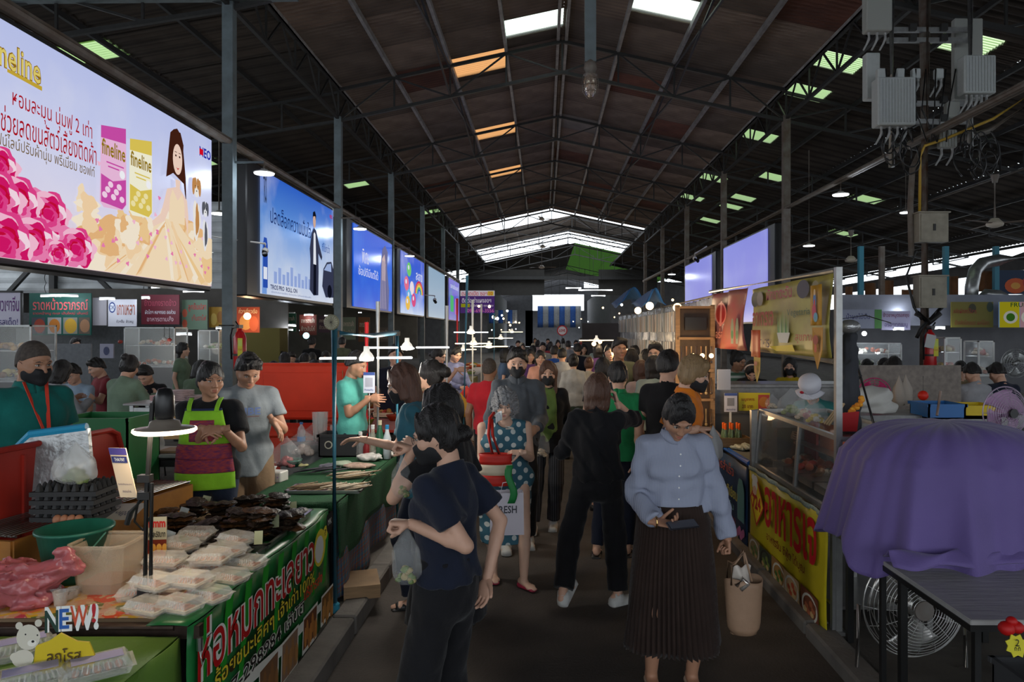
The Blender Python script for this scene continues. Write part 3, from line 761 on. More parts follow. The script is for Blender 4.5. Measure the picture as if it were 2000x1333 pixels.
def girder(x, ya, yb, z, dep, n, parent, m=steeld, w=.07):
 mb = MB(); mb.bar((x,ya,z), (x,yb,z), w, w); mb.bar((x,ya,z-dep), (x,yb,z-dep), w, w)
 for i in range(n):
  a, b = ya+(yb-ya)*i/n, ya+(yb-ya)*(i+1)/n
  mb.bar((x,a,z-dep), (x,(a+b)/2,z), w*.5, w*.5); mb.bar((x,(a+b)/2,z), (x,b,z-dep), w*.5, w*.5); mb.bar((x,a,z-dep), (x,a,z), w*.5, w*.5)
 return mb.build('eaves_girder', m, parent)
for x in (XL, XR):
 for k in range(len(YS)-1): girder(x, YS[k], YS[k+1], 7.84, .72, 4, ceil)
for x in (HALL-2*ROW, HALL+2*ROW):
 for k in range(len(YS)-1):
  z = roofz(x)-.1; MB().bar((x, YS[k], z-.7), (x, YS[k+1], z), .04, .04).bar((x, YS[k], z), (x, YS[k+1], z-.7), .04, .04).build('brace', steeld, ceil)

# side aisles: darker, lower roofs with slots of green sheet
def side_roof(name, x0, z0, x1, z1, ya, yb, cells, nx, ny, base):
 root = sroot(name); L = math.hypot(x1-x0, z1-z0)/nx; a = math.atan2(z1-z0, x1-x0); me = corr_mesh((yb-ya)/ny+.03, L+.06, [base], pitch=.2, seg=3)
 for i in range(nx):
  for j in range(ny):
   m_ = cells.get((i, j)); o = link(bpy.data.objects.new('skylight_panel' if m_ else 'roof_sheet', me)); o.parent = root
   o.location = (x0+(x1-x0)*i/nx, ya+(yb-ya)*j/ny, z0+(z1-z0)*i/nx+.05+(.015 if i % 2 else 0)); o.rotation_euler = (0, -a, 0)
   if m_:
    o.material_slots[0].link = 'OBJECT'; o.material_slots[0].material = m_; o.scale = (.62,.42,1)
    p_ = link(bpy.data.objects.new('roof_sheet', me)); p_.parent = root; p_.location = o.location+V((0, (yb-ya)/ny*.42, 0)); p_.rotation_euler = o.rotation_euler; p_.scale = (1,.58,1)
    p_ = link(bpy.data.objects.new('roof_sheet', me)); p_.parent = root; p_.location = o.location+V((L*.62*math.cos(a)*1, 0, L*.62*math.sin(a))); p_.rotation_euler = o.rotation_euler; p_.scale = (.38,.42,1)
 for i in range(nx+1):
  x = x0+(x1-x0)*i/nx; z = z0+(z1-z0)*i/nx-.06; MB().bar((x,ya,z), (x,yb,z), .06, .1).build('purlin', steeld, root)
 y = Y0-4*BAY
 while y < yb:
  mb = MB(); n = 8
  mb.bar((x0,y,z0-.15), (x1,y,z1-.15), .07, .07); mb.bar((x0,y,z0-.85), (x1,y,z1-.6), .07, .07)
  for i in range(n):
   xa, xb = x0+(x1-x0)*i/n, x0+(x1-x0)*(i+1)/n; f_ = lambda x: z0+(z1-z0)*(x-x0)/(x1-x0)
   mb.bar((xa,y,f_(xa)-.15), (xa,y,f_(xa)-.8), .04, .04); mb.bar((xa,y,f_(xa)-.8), (xb,y,f_(xb)-.15), .04, .04)
  mb.build('roof_truss', steeld, root); y += BAY
 return root
def on_right(px, py):   # where a picture point meets the right hand roof plane
 s = (5.15-7.9)/(17.5-XR); t = (EYE-7.9+s*XR)/(s*(px-CX)/F-(CY-py)/F); return (px-CX)/F*t, t
NXR, NYR = 7, 40; YA, YB = -14, 64; cells = {}
for px, py in ((1612,150), (1588,174), (1463,287), (1385,357), (1645,158), (1500,396), (1448,425), (1412,448), (1570,357), (1640,452), (1745,408), (1975,128), (1360,397), (1570,362)):
 x, y = on_right(px, py); i, j = int((x-XR)/(17.5-XR)*NXR), int((y-YA)/(YB-YA)*NYR)
 if 0 <= i < NXR and 0 <= j < NYR: cells[(i, j)] = skyg
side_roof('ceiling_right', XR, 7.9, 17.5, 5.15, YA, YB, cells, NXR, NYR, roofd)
cl = {}
for px, py in ((172,148), (428,320), (830,415), (660,372)):
 s = (5.9-7.9)/(-16-XL); t = (EYE-7.9+s*XL)/(s*(px-CX)/F-(CY-py)/F); x = (px-CX)/F*t
 cl[(int((x-XL)/(-16-XL)*7), int((t-YA)/(YB-YA)*NYR))] = skyg
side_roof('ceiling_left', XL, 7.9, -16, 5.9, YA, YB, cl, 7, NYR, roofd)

# posts, tie pipes
def post(x, y, z1, label, m=steelb, w=.17):
 t = thing('steel_post', label, 'post', (x, y, ZL if x < 0 else ZR));
 MB().box((0,0,z1/2), (w,w*.9,z1)).build('shaft', m, t); MB().box((0,0,.012), (w*2,w*2,.024)).box((0,0,.35), (w*1.25,w*1.15,.7)).build('base_plate', m, t)
 return t
ordl = ['nearest', 'second', 'third', 'fourth', 'fifth', 'sixth']
whl = ['beside the largest advertising screen, red fire extinguisher strapped to it', 'between the second and third advertising screens', 'between the third and fourth advertising screens', 'just past the fourth advertising screen', 'just past the pale blank screen', 'beyond the last advertising screen']
for k in range(6):
 post(XL, Y0+BAY*k, 7.05, 'tall blue-grey steel post '+whl[k])
whr = [None, 'left of the dark gap beside the nearer blank screen', 'between the two blank violet screens', 'past the farther blank screen', 'fourth of the right-hand row, seen against the dark aisle roof', 'farthest of the right-hand row before the gable']
for k in range(1, 6): post(XR, Y0+BAY*k, 7.12, 'tall grey steel post '+whr[k], steelg)
for x, l in ((XL, 'long grey pipe running above the left-hand advertising screens'), (XR, 'long grey pipe running above the blank right-hand screens')):
 tag(MB().tube([(x,1.0,4.93),(x,Y0+BAY*5.1,4.93)], .085, 10).build('tie_pipe', steelg), l, 'pipe')
tag(MB().tube([(11.3,2,5.75),(11.3,44,5.75)], .06, 8).build('tie_pipe', steelg), 'thin far pipe crossing the dark right-hand aisle above the round lamps', 'pipe')
MB2 = MB().bar((XL-9, Y0-.05, 7.13), (XL+1.1, Y0-.05, 7.22), .12, .10); tag(MB2.build('tie_beam', steelb), 'horizontal blue-grey beam crossing the top left corner above the nearest post', 'beam')
# grey conveyor strut in the roof with a caged lamp hanging from it
t = thing('caged_lamp', 'old caged glass lamp hanging from a blue-grey drop post under the ridge', 'lamp', (X_(1153,11), 11, Z_(135,11)))
MB().box((0,0,1.35), (.17,.12,2.5)).build('drop_post', steelb, t); MB().lathe([(.05,.15),(.09,.08),(.10,0),(.07,-.06),(.11,-.09)], n=14).build('socket', steelg, t, True)
MB().lathe([(.05,-.06),(.095,-.12),(.105,-.25),(.09,-.36),(.04,-.42),(0,-.43)], n=16).build('glass', mat('lamp_glass', (.75,.6,.5), .15, trans=.7, alpha=.6), t, True)
mb = MB()
for k in range(8):
 a = k*math.pi/4; mb.tube([(r*math.cos(a), r*math.sin(a), z) for r, z in ((.11,-.09),(.125,-.2),(.115,-.36),(.05,-.45),(0,-.46))], .004, 4)
for r, z in ((.12,-.16),(.124,-.26),(.113,-.36)): mb.tube([(r*math.cos(q*math.pi/8), r*math.sin(q*math.pi/8), z) for q in range(17)], .004, 4)
mb.build('cage', steelg, t)

# far roofs beyond the daylight gaps
def gable(name, ya, yb, xc, hw, z, sl, m, par=None, nx=6):
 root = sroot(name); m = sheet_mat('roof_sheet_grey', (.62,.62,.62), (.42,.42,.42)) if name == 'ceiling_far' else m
 me = corr_mesh((yb-ya)/3+.03, hw/3/math.cos(math.atan(sl))+.04, [m], pitch=.25, seg=3, amp=.03)
 for s in (-1, 1):
  for i in range(3):
   for j in range(3):
    o = link(bpy.data.objects.new('roof_sheet', me)); o.parent = root; o.location = (xc+s*i*hw/3, ya+j*(yb-ya)/3, z+.1-sl*i*hw/3); o.rotation_euler = (0, s*math.atan(sl), 0); o.scale = (s,1,1)
 for y in (ya, (ya+yb)/2, yb): truss(y, xc-hw, xc+hw, z, sl, .8, 'roof_truss', root, 10)
 return root
gable('ceiling_far', 47, 54.5, 1.85, 11, 9.5, .205, roofl)
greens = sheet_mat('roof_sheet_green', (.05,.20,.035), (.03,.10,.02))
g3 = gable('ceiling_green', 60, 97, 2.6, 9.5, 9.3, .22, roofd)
for o in list(g3.children):
 if o.name.startswith('roof_sheet') and o.scale.x > 0 and o.location.y < 75:
  o.material_slots[0].link = 'OBJECT'; o.material_slots[0].material = pane_mat('x', (.016,.040,.007), .02) if 'x' not in MATS else MATS['x']
struct(MB().box((1.5,61,6.55), (16,.3,.28)).build('trim_3', steeld))
mb = MB().box((-3.2,61.4,6.2),(6.5,.12,2.2)).box((7.2,61.4,6.2),(5,.12,2.2)); struct(mb.build('wall_far_upper', plaster('wall_dark2', (.035,.033,.03))))
# outer walls: solid below, open strip of daylight above
wl = plaster('wall_grey', (.16,.16,.165)); wpale = mat('cladding_pale', (.62,.65,.67), .5, noise=.25, nscale=3)
struct(MB().box((-16.1,42.5,2.7), (.2,43,5.4)).box((-16.1,5,1.3), (.2,32,2.6)).build('wall_left', wl))
struct(MB().box((17.6,31,1.6), (.2,66,3.4)).box((17.6,31,4.45), (.12,66,.5)).build('wall_right', wl))
for x0, x1, n_ in ((-16.1,XL-.1,'wall_left_end'), (XR+.1,17.6,'wall_right_end')): struct(MB().box(((x0+x1)/2,64,3.2), (x1-x0,.2,6.4)).build(n_, wl))
struct(MB().box((-6,98,4), (9,.2,8)).box((10,98,4), (9,.2,8)).box((1.5,98,2.45),(8,.2,4.9)).box((1.5,98,8.3),(8,.2,2.4)).build('wall_far', plaster('wall_dark', (.06,.06,.065))))
for x, wname in ((XL, 'wall_left_far'), (XR, 'wall_right_far')): struct(MB().box((x+(-.1 if x < 0 else .1), 82, 3.1), (.15, 36, 6.2)).build(wname, wl))
# slatted pale cladding behind the left-hand food stalls
cw = sroot('wall_cladding')
for i in range(9):
 for j in range(4):
  o = MB().grid(lambda u, v, i=i, j=j: (-15.8+j*2.62+2.6*u, 19.0-.06*math.sin(v*math.pi), 2.95+i*.27+.26*v), 1, 4).build('cladding_slat', wpale, cw, solid=.008)
for x in (-15.5,-12.9,-10.3,-7.7,-5.4): MB().box((x,18.85,2.6), (.14,.14,5.0)).build('stud', steeld, cw)
mb = MB()
for x0, x1 in ((-8.9,-10.3), (-6.8,-5.6), (-12.4,-11.2), (-12.9,-14)): mb.bar((x0,18.3 if 0 else 18.7,4.1), (x1,18.7,2.9), .1, .1)
mb.build('brace', steeld, cw)

# high bay lamps
def bay_lamp(x, y, z, drop, label, power=35, arm=0):
 t = thing('bay_lamp', label, 'lamp', (x, y, z))
 MB().lathe([(.0,.06),(.05,.06),(.07,.035),(.155,.015),(.165,0)], n=24).build('lamp_housing', white, t, True)
 MB().lathe([(.155,-.004),(.15,-.02),(0,-.024)], n=24).build('diffuser', glow('lamp_white', (.95,.98,1), 5), t)
 mb = MB().tube([(0,0,.06),(0,0,.06+drop)], .016, 6);
 if arm: mb.bar((0,0,.06+drop), (arm,0,.06+drop), .03, .03)
 mb.build('rod', steelg, t)
 lamp('bay_light', 'POINT', (x, y, z-.09), power, COOL, .12)
bay_lamp(X_(516,11.4), 11.4, Z_(338,11.4), .12, 'round white lamp on a short arm by the nearest left post'); MB().bar((X_(516,11.4),11.4,Z_(338,11.4)+.17), (XL,11.4,Z_(338,11.4)+.17), .03, .03).build('lamp_arm', steelb, C.objects['bay_lamp'])
C.objects['lamp_arm'].location = tuple(-V(C.objects['bay_lamp'].location))
bay_lamp(X_(428,14.5), 14.5, Z_(417,14.5), 1.6, 'round white lamp hanging behind the nearest left post', 20)
bay_lamp(X_(703,17.4), 17.4, Z_(447,17.4), .2, 'round white lamp above the third advertising screen', 25, -.55)
bay_lamp(X_(800,23.5), 23.5, Z_(500,23.5), .2, 'round white lamp above the fourth advertising screen', 20, -.6)
bay_lamp(X_(1642,14.2), 14.2, Z_(380,14.2), .25, 'brightest round lamp hanging from the right-hand pipe', 35)
bay_lamp(X_(1769,20), 20, Z_(415,20), 1.1, 'round lamp right of the brightest one in the dark right aisle', 20)
bay_lamp(X_(1580,20), 20, Z_(480,20), 2.6, 'round lamp on a long rod in the dark right aisle', 20)
bay_lamp(X_(1312,30), 30, Z_(536,30), .3, 'small far round lamp left of the farther blank screen', 15)

# ceiling fans
def ceil_fan(px, py, y, drop, label, s=1, m=None):
 t = thing('ceiling_fan', label, 'fan', P(px, py, y), 0, 'ceiling fans under the market roof', s); m = m or white
 MB().tube([(0,0,.1),(0,0,drop)], .018, 8).lathe([(.0,drop),(.07,drop),(.04,drop-.14)], n=12).build('rod', steelg, t)
 MB().lathe([(0,.1),(.06,.09),(.11,.03),(.14,0),(.13,-.04),(.05,-.07),(0,-.075)], n=20).build('motor', mat('fan_cream', (.42,.37,.30), .5), t, True)
 for k in range(3):
  a = k*2*math.pi/3+px; M = Matrix.Rotation(a, 4, 'Z'); mb = MB(); mb.T = M; mb.add([(.12,-.04,.0),(.7,-.07,.02),(.72,.07,-.01),(.12,.04,0),(.12,-.04,.012),(.7,-.07,.03),(.72,.07,.0),(.12,.04,.012)], [(3,2,1,0),(4,5,6,7),(0,1,5,4),(1,2,6,5),(2,3,7,6),(3,0,4,7)])
  mb.build('blade', mat('fan_blade', (.10,.07,.055), .5), t)
ceil_fan(1943, 437, 12.5, .85, 'cream ceiling fan at the right edge of the picture, nearest of the fans')
ceil_fan(1662, 508, 17, .7, 'cream ceiling fan above the yellow stall banner in the right aisle')
ceil_fan(1058, 428, 36, 1.9, 'ceiling fan on a long rod against the bright roof gap', 1.1)
ceil_fan(1060, 482, 38, 2.6, 'lower ceiling fan hanging in line with the ridge', 1.1)
ceil_fan(1058, 522, 40, 3.4, 'lowest ceiling fan over the far end of the aisle', 1.2)
# ---------------------------------------------------------------- advertising screens (lit from inside)
ink = {}
def em(c, e=.85):
 k = ('ink', c, e)
 if k not in ink: ink[k] = glow('lit_print_%d' % len(ink), tuple((x/255)**2.2 for x in c), e)
 return ink[k]
def grad(name, stops, e=.85, axis=2, cloud=0, s0=0, s1=1, ccol=(255,255,255), cs=1.2):
 """a lit sheet whose print runs through colours from the lower to the upper edge (generated coordinates)"""
 m = bpy.data.materials.new(name); m.use_nodes = True; nt = m.node_tree; b = nt.nodes['Principled BSDF']
 b.inputs['Base Color'].default_value = (0,0,0,1); b.inputs['Specular IOR Level'].default_value = .2; b.inputs['Roughness'].default_value = .3
 tc = nt.nodes.new('ShaderNodeTexCoord'); sp = nt.nodes.new('ShaderNodeSeparateXYZ'); r = nt.nodes.new('ShaderNodeValToRGB')
 nt.links.new(tc.outputs['Generated'], sp.inputs[0]); nt.links.new(sp.outputs[axis], r.inputs[0])
 el = r.color_ramp.elements
 while len(el) < len(stops): el.new(.5)
 for i, (p, c) in enumerate(stops): el[i].position = p; el[i].color = (*[(x/255)**2.2 for x in c], 1)
 src = r.outputs[0]
 if cloud:
  n = nt.nodes.new('ShaderNodeTexNoise'); n.inputs['Scale'].default_value = cs; n.inputs['Detail'].default_value = 6; q = nt.nodes.new('ShaderNodeValToRGB'); q.color_ramp.elements[0].position = .45; q.color_ramp.elements[1].position = .75
  nt.links.new(tc.outputs['Object'], n.inputs[0]); nt.links.new(n.outputs[0], q.inputs[0]); x = nt.nodes.new('ShaderNodeMix'); x.data_type = 'RGBA'
  mm = nt.nodes.new('ShaderNodeMath'); mm.operation = 'MULTIPLY'; mm.inputs[1].default_value = cloud; nt.links.new(q.outputs[0], mm.inputs[0]); nt.links.new(mm.outputs[0], x.inputs[0])
  nt.links.new(src, x.inputs[6]); x.inputs[7].default_value = (*[(v/255)**2.2 for v in ccol], 1); src = x.outputs[2]
 nt.links.new(src, b.inputs['Emission Color']); b.inputs['Emission Strength'].default_value = e; return m
BZ0, BZ1 = 2.58, 4.73
def board(ya, yb, label, face, side=-1, z0=BZ0, z1=BZ1):
 x = -4.9 if side < 0 else 5.75; o = x-.19 if side < 0 else x+.19
 t = thing('advertising_screen', label, 'screen', (x, (ya+yb)/2, z0))
 MB().box((side*.19,-.25,(z1-z0)/2), (.34,yb-ya+.62,z1-z0+.14), bev=.02).build('cabinet', blackp, t)
 MB().box((side*.005,0,(z1-z0)/2), (.03,yb-ya,z1-z0)).build('lit_face', face, t)
 f = .05
 pn = Panel((.012,-(yb-ya)/2,0), (0,yb-ya,0), (0,0,z1-z0), (1,0,0)) if side < 0 else Panel((-.012,(yb-ya)/2,0), (0,-(yb-ya),0), (0,0,z1-z0), (-1,0,0))
 for dy in (-1.5, 1.5): MB().box((side*.2, dy, (z1-z0)+.16), (.05,.05,.28)).build('hanger', steeld, t)
 return t, pn, Print(pn, .003)
wht = em((236,238,255)); RND = random.Random(3)
# 1: softener advertisement
t, pn, pr = board(6.25, 10.55, 'largest advertising screen, with pink peonies and a woman in a cream gown', grad('ad_lilac', [(0,(236,205,215)),(.3,(232,228,250)),(.6,(214,220,255)),(1,(196,206,250))], .80, 2, .25, ccol=(250,250,255)))
cream = [em(c) for c in ((250,226,190),(244,206,150),(252,238,215),(236,186,130),(248,214,170))]
pink = [em(c) for c in ((250,190,215),(240,130,180),(228,70,140),(214,30,105),(252,222,235),(200,20,60))]
def wob(cx, cy, rx, ry, m, n=22, a=.12, s=0): pr.poly([(cx+rx*(1+a*math.sin(3*k*6.283/n+s)+a*.6*math.sin(7*k*6.283/n+s*2))*math.cos(k*6.283/n), cy+ry*(1+a*math.sin(3*k*6.283/n+s)+a*.6*math.sin(5*k*6.283/n+s*3))*math.sin(k*6.283/n)) for k in range(n)], m)
for i in range(46):   # ruffles of the gown
 u = RND.uniform(.36,1.0); top = .40-1.0*abs(u-.76)**1.3; cy = RND.uniform(.02, max(.08, top)); wob(u, cy, RND.uniform(.03,.075), RND.uniform(.04,.09), RND.choice(cream), a=.16, s=i)
woman = lambda a, b: (.757+(a-.867)*1.35, b)
pr.xf = woman
pr.poly([(.60,.0),(.70,.22),(.80,.37),(.875,.37),(.95,.25),(1,.12),(1,0)], cream[0])
for i in range(26):
 u0 = .835+RND.uniform(-.02,.02); u1 = RND.uniform(.60,.995); pr.poly([(u0,.37),(u0+.008,.37),(u1+.02,RND.uniform(.0,.06)),(u1,.0)], RND.choice(cream))
pr.xf = lambda a, b: (a, b)
for i in range(30): wob(RND.uniform(.30,.62), RND.uniform(.12,.34), RND.uniform(.02,.05), RND.uniform(.03,.07), RND.choice(cream), a=.2, s=i)
def peony(cx, cy, r):
 for k in range(26):
  q = 1-k/26; a = k*2.4; wob(cx+r*.55*q*math.cos(a), cy+r*1.1*q*math.sin(a), r*(.25+.45*q), r*2*(.22+.38*q)*.8, pink[(0,1,4,2,1,3)[k % 6] if k < 14 else (2,3,1,2,5,3)[k % 6]], a=.13, s=k)
peony(.04,.38,.05); peony(.19,.23,.062); peony(.09,.25,.065); peony(.03,.24,.07); peony(.14,.09,.065); peony(.05,.06,.08); peony(.285,.09,.062); peony(.22,.05,.04)
for i in range(38): wob(RND.uniform(.32,.98), RND.uniform(.1,.55)*RND.uniform(.4,1), .007, .011, pink[i % 2], a=.25, s=i)
# writing
red = em((176,22,36)); gold = em((160,128,40)); blu = em((40,60,170))
pr.text('fineline', .008, .795, .162, .915, em((150,112,30)), bold=.035); pr.text('fineline', .012, .80, .16, .91, em((226,206,110)), bold=.008)
pr.poly([(.06,.80),(.165,.795),(.165,.775),(.06,.785)], em((200,168,60)))
pr.text('หอมละมุน นุ่มฟู 2 เท่า', .075, .63, .345, .74, red); pr.text('ช่วยลดขนสัตว์เลี้ยงติดผ้า', .042, .53, .362, .64, red); pr.text('ไฟน์ไลน์ปรับผ้านุ่ม พรีเมี่ยม ซอฟท์', .02, .45, .355, .525, em((120,96,60)))
pr.text('NEO', .905, .85, .985, .915, em((40,50,170)), bold=.03); pr.rect(.905,.86,.93,.90, em((220,20,40)))
# two pouches
for u0, c1, c2, c3 in ((.625,(240,190,225),(205,80,170),(250,215,238)), (.715,(250,246,220),(225,200,90),(245,232,170))):
 base = .375 if u0 < .7 else .503; pr.xf = lambda p, q, u0=u0, base=base: (base+(p-u0)*1.4, .33+(q-.255)*1.03)
 a, b, c = em(c1), em(c2), em(c3); pr.poly([(u0,.28),(u0+.004,.66),(u0+.082,.70),(u0+.084,.30),(u0+.07,.265),(u0+.012,.255)], a)
 pr.poly([(u0+.004,.6),(u0+.004,.66),(u0+.082,.70),(u0+.082,.62)], b)
 pr.poly([(u0+.004,.28),(u0+.004,.42),(u0+.04,.40),(u0+.082,.43),(u0+.082,.30),(u0+.07,.27)], b)
 for k in range(7): pr.disc(u0+.015+.009*k, .32+.03*(k % 3), .008, .016, c)
 pr.text('fineline', u0+.006, .52, u0+.080, .60, em((150,120,30)), bold=.02); pr.disc(u0+.07, .45, .009, .022, em((250,250,255))); pr.rect(u0+.02,.485,u0+.075,.492,b); pr.rect(u0+.025,.465,u0+.06,.472,b)
# the woman of the print
pr.xf = woman
sk = em((246,214,196)); hairp = em((70,38,28))
pr.poly([(.855,.93),(.84,.90),(.833,.80),(.822,.62),(.838,.64),(.852,.66),(.90,.62),(.905,.56),(.912,.50),(.909,.66),(.897,.84),(.885,.92),(.870,.945)], hairp)
pr.poly([(.862,.63),(.864,.58),(.826,.55),(.815,.48),(.80,.39),(.765,.33),(.770,.30),(.815,.35),(.832,.42),(.842,.37),(.90,.36),(.905,.42),(.918,.30),(.922,.42),(.915,.52),(.882,.58),(.884,.63)], sk)
pr.disc(.872,.755,.021,.095, sk, 20, .1); pr.poly([(.833,.36),(.838,.50),(.85,.56),(.872,.50),(.893,.55),(.903,.49),(.905,.36)], cream[0])
pr.poly([(.852,.80),(.862,.86),(.880,.87),(.892,.82),(.896,.76),(.899,.86),(.885,.93),(.860,.92),(.850,.86)], hairp)
for u in (.864,.881): pr.disc(u,.775,.0035,.007, em((60,35,30)), 8); pr.rect(u-.005,.795,u+.005,.799, hairp)
pr.poly([(.865,.705),(.872,.70),(.880,.706),(.873,.69)], em((205,50,60)))
pr.xf = lambda a, b: (a, b)
for u0, v0, c1, c2, s in ((.885,.57,(196,140,84),(245,240,232),1.25), (.945,.46,(92,94,104),(238,238,240),1.0)):   # puppy and kitten
 a, b = em(c1), em(c2); wob(u0, v0-.12*s, .020*s, .10*s, b, s=1); wob(u0+.004, v0-.12*s, .010*s, .08*s, a, s=2); wob(u0, v0+.05*s, .017*s, .05*s, b);
 pr.disc(u0-.017*s, v0+.05*s, .007*s, .045*s, a); pr.disc(u0+.017*s, v0+.05*s, .007*s, .045*s, a); pr.disc(u0-.008*s, v0+.07*s, .008*s, .03*s, a); pr.disc(u0+.008*s, v0+.07*s, .008*s, .03*s, a)
 for q in (-.007,.007): pr.disc(u0+q*s, v0+.055*s, .002, .005, em((20,15,15)), 8)
 pr.disc(u0, v0+.03*s, .003, .006, em((25,18,18)), 8)
pr.build('printed_picture', t)
# 2: blue advertisement with a man leaning on a car
t, pn, pr = board(12.43, 16.65, 'second advertising screen, pale blue with a man in a suit leaning on a car', grad('ad_sky', [(0,(214,226,250)),(.25,(190,212,250)),(.6,(90,150,232)),(1,(50,105,215))], .75, 2, .5, cs=.7))
pr.text('TROS', .015, .74, .05, .975, em((12,12,18)), bold=.02); pr.text('ปลดล็อกความมั่นใจ', .09, .60, .62, .75, em((28,44,100))); pr.text('ที่ใช่กว่า', .80,.52,.93,.61, em((40,70,150)))
bc = em((150,172,226))
for k, hgt in enumerate((.10,.14,.09,.12,.17,.1,.13,.08,.12,.10)): pr.rect(.13+k*.05,.10,.165+k*.05,.10+hgt,bc)
cs_, cd = em((58,62,84)), em((24,26,38))
pr.poly([(.80,.16),(.82,.34),(.88,.42),(.96,.44),(1,.36),(1,.06),(.86,.05)], cs_); pr.poly([(.83,.33),(.885,.40),(.955,.42),(.96,.33)], em((160,180,225))); pr.disc(.93,.12,.04,.07,cd)
pr.poly([(.60,.10),(.61,.40),(.60,.50),(.63,.66),(.665,.72),(.70,.70),(.73,.62),(.80,.46),(.79,.42),(.735,.48),(.74,.30),(.735,.06),(.66,.05)], cs_)
pr.poly([(.655,.36),(.66,.66),(.675,.68),(.69,.66),(.70,.36)], em((236,240,250))); pr.poly([(.655,.06),(.66,.36),(.70,.36),(.70,.06)], cd); pr.disc(.672,.79,.022,.07, em((214,176,156))); pr.poly([(.645,.80),(.65,.87),(.68,.89),(.70,.85),(.695,.80),(.685,.84),(.655,.83)], cd)
pr.rect(.0,.0,.05,.42, em((120,160,226))); pr.poly([(.01,.05),(.01,.40),(.02,.46),(.05,.46),(.06,.40),(.06,.05)], em((48,84,180))); pr.rect(.015,.12,.055,.22, em((230,236,250)))
pr.text('TROS PRO  ROLL ON', .09,.045,.42,.085, em((30,40,90)), bold=.02); pr.text('เปิดประสบการณ์ใหม่ มั่นใจทุกวัน ไม่ต้องกลัวเรื่องกลิ่น', .10,.012,.62,.035, em((90,110,160))); pr.text('NEO', .93,.90,.98,.94, em((190,40,80)), bold=.03)
pr.build('printed_picture', t)
# 3
t, pn, pr = board(18.44, 23.1, 'third advertising screen, strong blue with a long-haired woman at its right edge', grad('ad_blue', [(0,(20,90,225)),(.5,(28,98,235)),(1,(36,86,222))], .8, 2, .35, ccol=(90,160,255), cs=.8))
pr.text('พิเศษ', .18,.56,.34,.74, wht, bold=.01); pr.text('ช้อปดีมีแต่ได้', .10,.40,.58,.52, wht)
pr.poly([(.62,.0),(.64,.3),(.66,.62),(.70,.86),(.78,.93),(.86,.85),(.84,.6),(.90,.3),(.88,0)], em((120,120,160))); pr.poly([(.68,.42),(.69,.72),(.76,.80),(.80,.66),(.79,.42)], em((216,190,190)))
for k in range(10): pr.poly([(.64+.02*k,.02),(.68+.012*k,.7),(.685+.012*k,.7),(.655+.02*k,.02)], em((90,90,140) if k % 2 else (190,180,205)))
pr.build('printed_picture', t)
# 4
t, pn, pr = board(24.6, 29.3, 'fourth advertising screen, blue with bubbles, bottles and a rainbow', grad('ad_blue2', [(0,(200,220,250)),(.3,(70,120,235)),(1,(40,80,220))], .8, 2, .4, cs=.9))
for k, (u, v, c) in enumerate(((.3,.75,(120,210,120)),(.2,.5,(240,120,150)),(.42,.45,(250,230,240)),(.3,.3,(110,190,240)),(.25,.18,(250,200,90)),(.5,.25,(230,90,140)))): pr.disc(u,v,.09,.12, em(c)); pr.disc(u-.02,v+.03,.03,.04, wht)
for k, c in enumerate(((220,60,90),(240,150,60),(240,220,90),(90,190,110),(60,110,220))):
 r1 = .20-.03*k; pr.poly([(.75+r1*math.cos(a*math.pi/10), .38+r1*1.2*math.sin(a*math.pi/10)) for a in range(11)]+[(.75+(r1-.028)*math.cos(a*math.pi/10), .38+(r1-.028)*1.2*math.sin(a*math.pi/10)) for a in range(10,-1,-1)], em(c))
pr.text('สะอาด', .6,.62,.9,.76, wht, bold=.01); pr.build('printed_picture', t)
board(30.6, 35.4, 'fifth screen of the left row, pale grey-blue and empty', grad('ad_pale', [(0,(176,196,214)),(1,(150,178,205))], .8))
t, pn, pr = board(37.1, 41.5, 'sixth and farthest screen of the left row, violet with small print', grad('ad_violet', [(0,(150,130,220)),(.5,(90,90,210)),(1,(150,140,235))], .8, 2, .5, ccol=(90,200,120)))
pr.text('ตลาดนัดของดี', .1,.78,.9,.9, wht); pr.rect(.1,.2,.4,.6, em((90,190,120))); pr.rect(.55,.15,.8,.55, em((220,120,190))); pr.build('printed_picture', t)
vio = grad('ad_blank_violet', [(0,(150,150,236)),(.6,(160,160,250)),(1,(136,140,240))], .72, 2, .45, ccol=(196,206,255), cs=.6)
board(18.45, 22.9, 'nearer blank violet-blue screen on the right side of the hall', vio, 1, 2.2, 4.58)
board(24.6, 29.1, 'farther blank violet-blue screen on the right side of the hall', vio, 1, 2.4, 4.58)

# security cameras on arms
def cctv(p, label, arm, s=1.0):
 t = thing('security_camera', label, 'camera', p, 0, None, s)
 MB().tube([(0,0,.12), arm], .02, 6).build('arm', white, t); MB().tube([(0,0,.12),(0,0,.03)], .02, 8).ball((0,0,0), .055, 12, 8).build('dome', white, t, True)
 MB().tube([(.0,-.03,-.03),(.05,-.14,-.08)], .045, 10).build('lens_barrel', blackp, t, True)
cctv(P(518,490,12.2), 'white security camera on an arm in front of the second advertising screen', (-.75,-.7,.17), 1.0)
cctv(P(849,586,29.8), 'small security camera by the pale blank screen', (-1.0,0,.2), 1.4)
cctv(P(1357,490+15,23.2), 'small camera and wires at the foot of the far violet screen', (.3,.0,.3), 1.3)
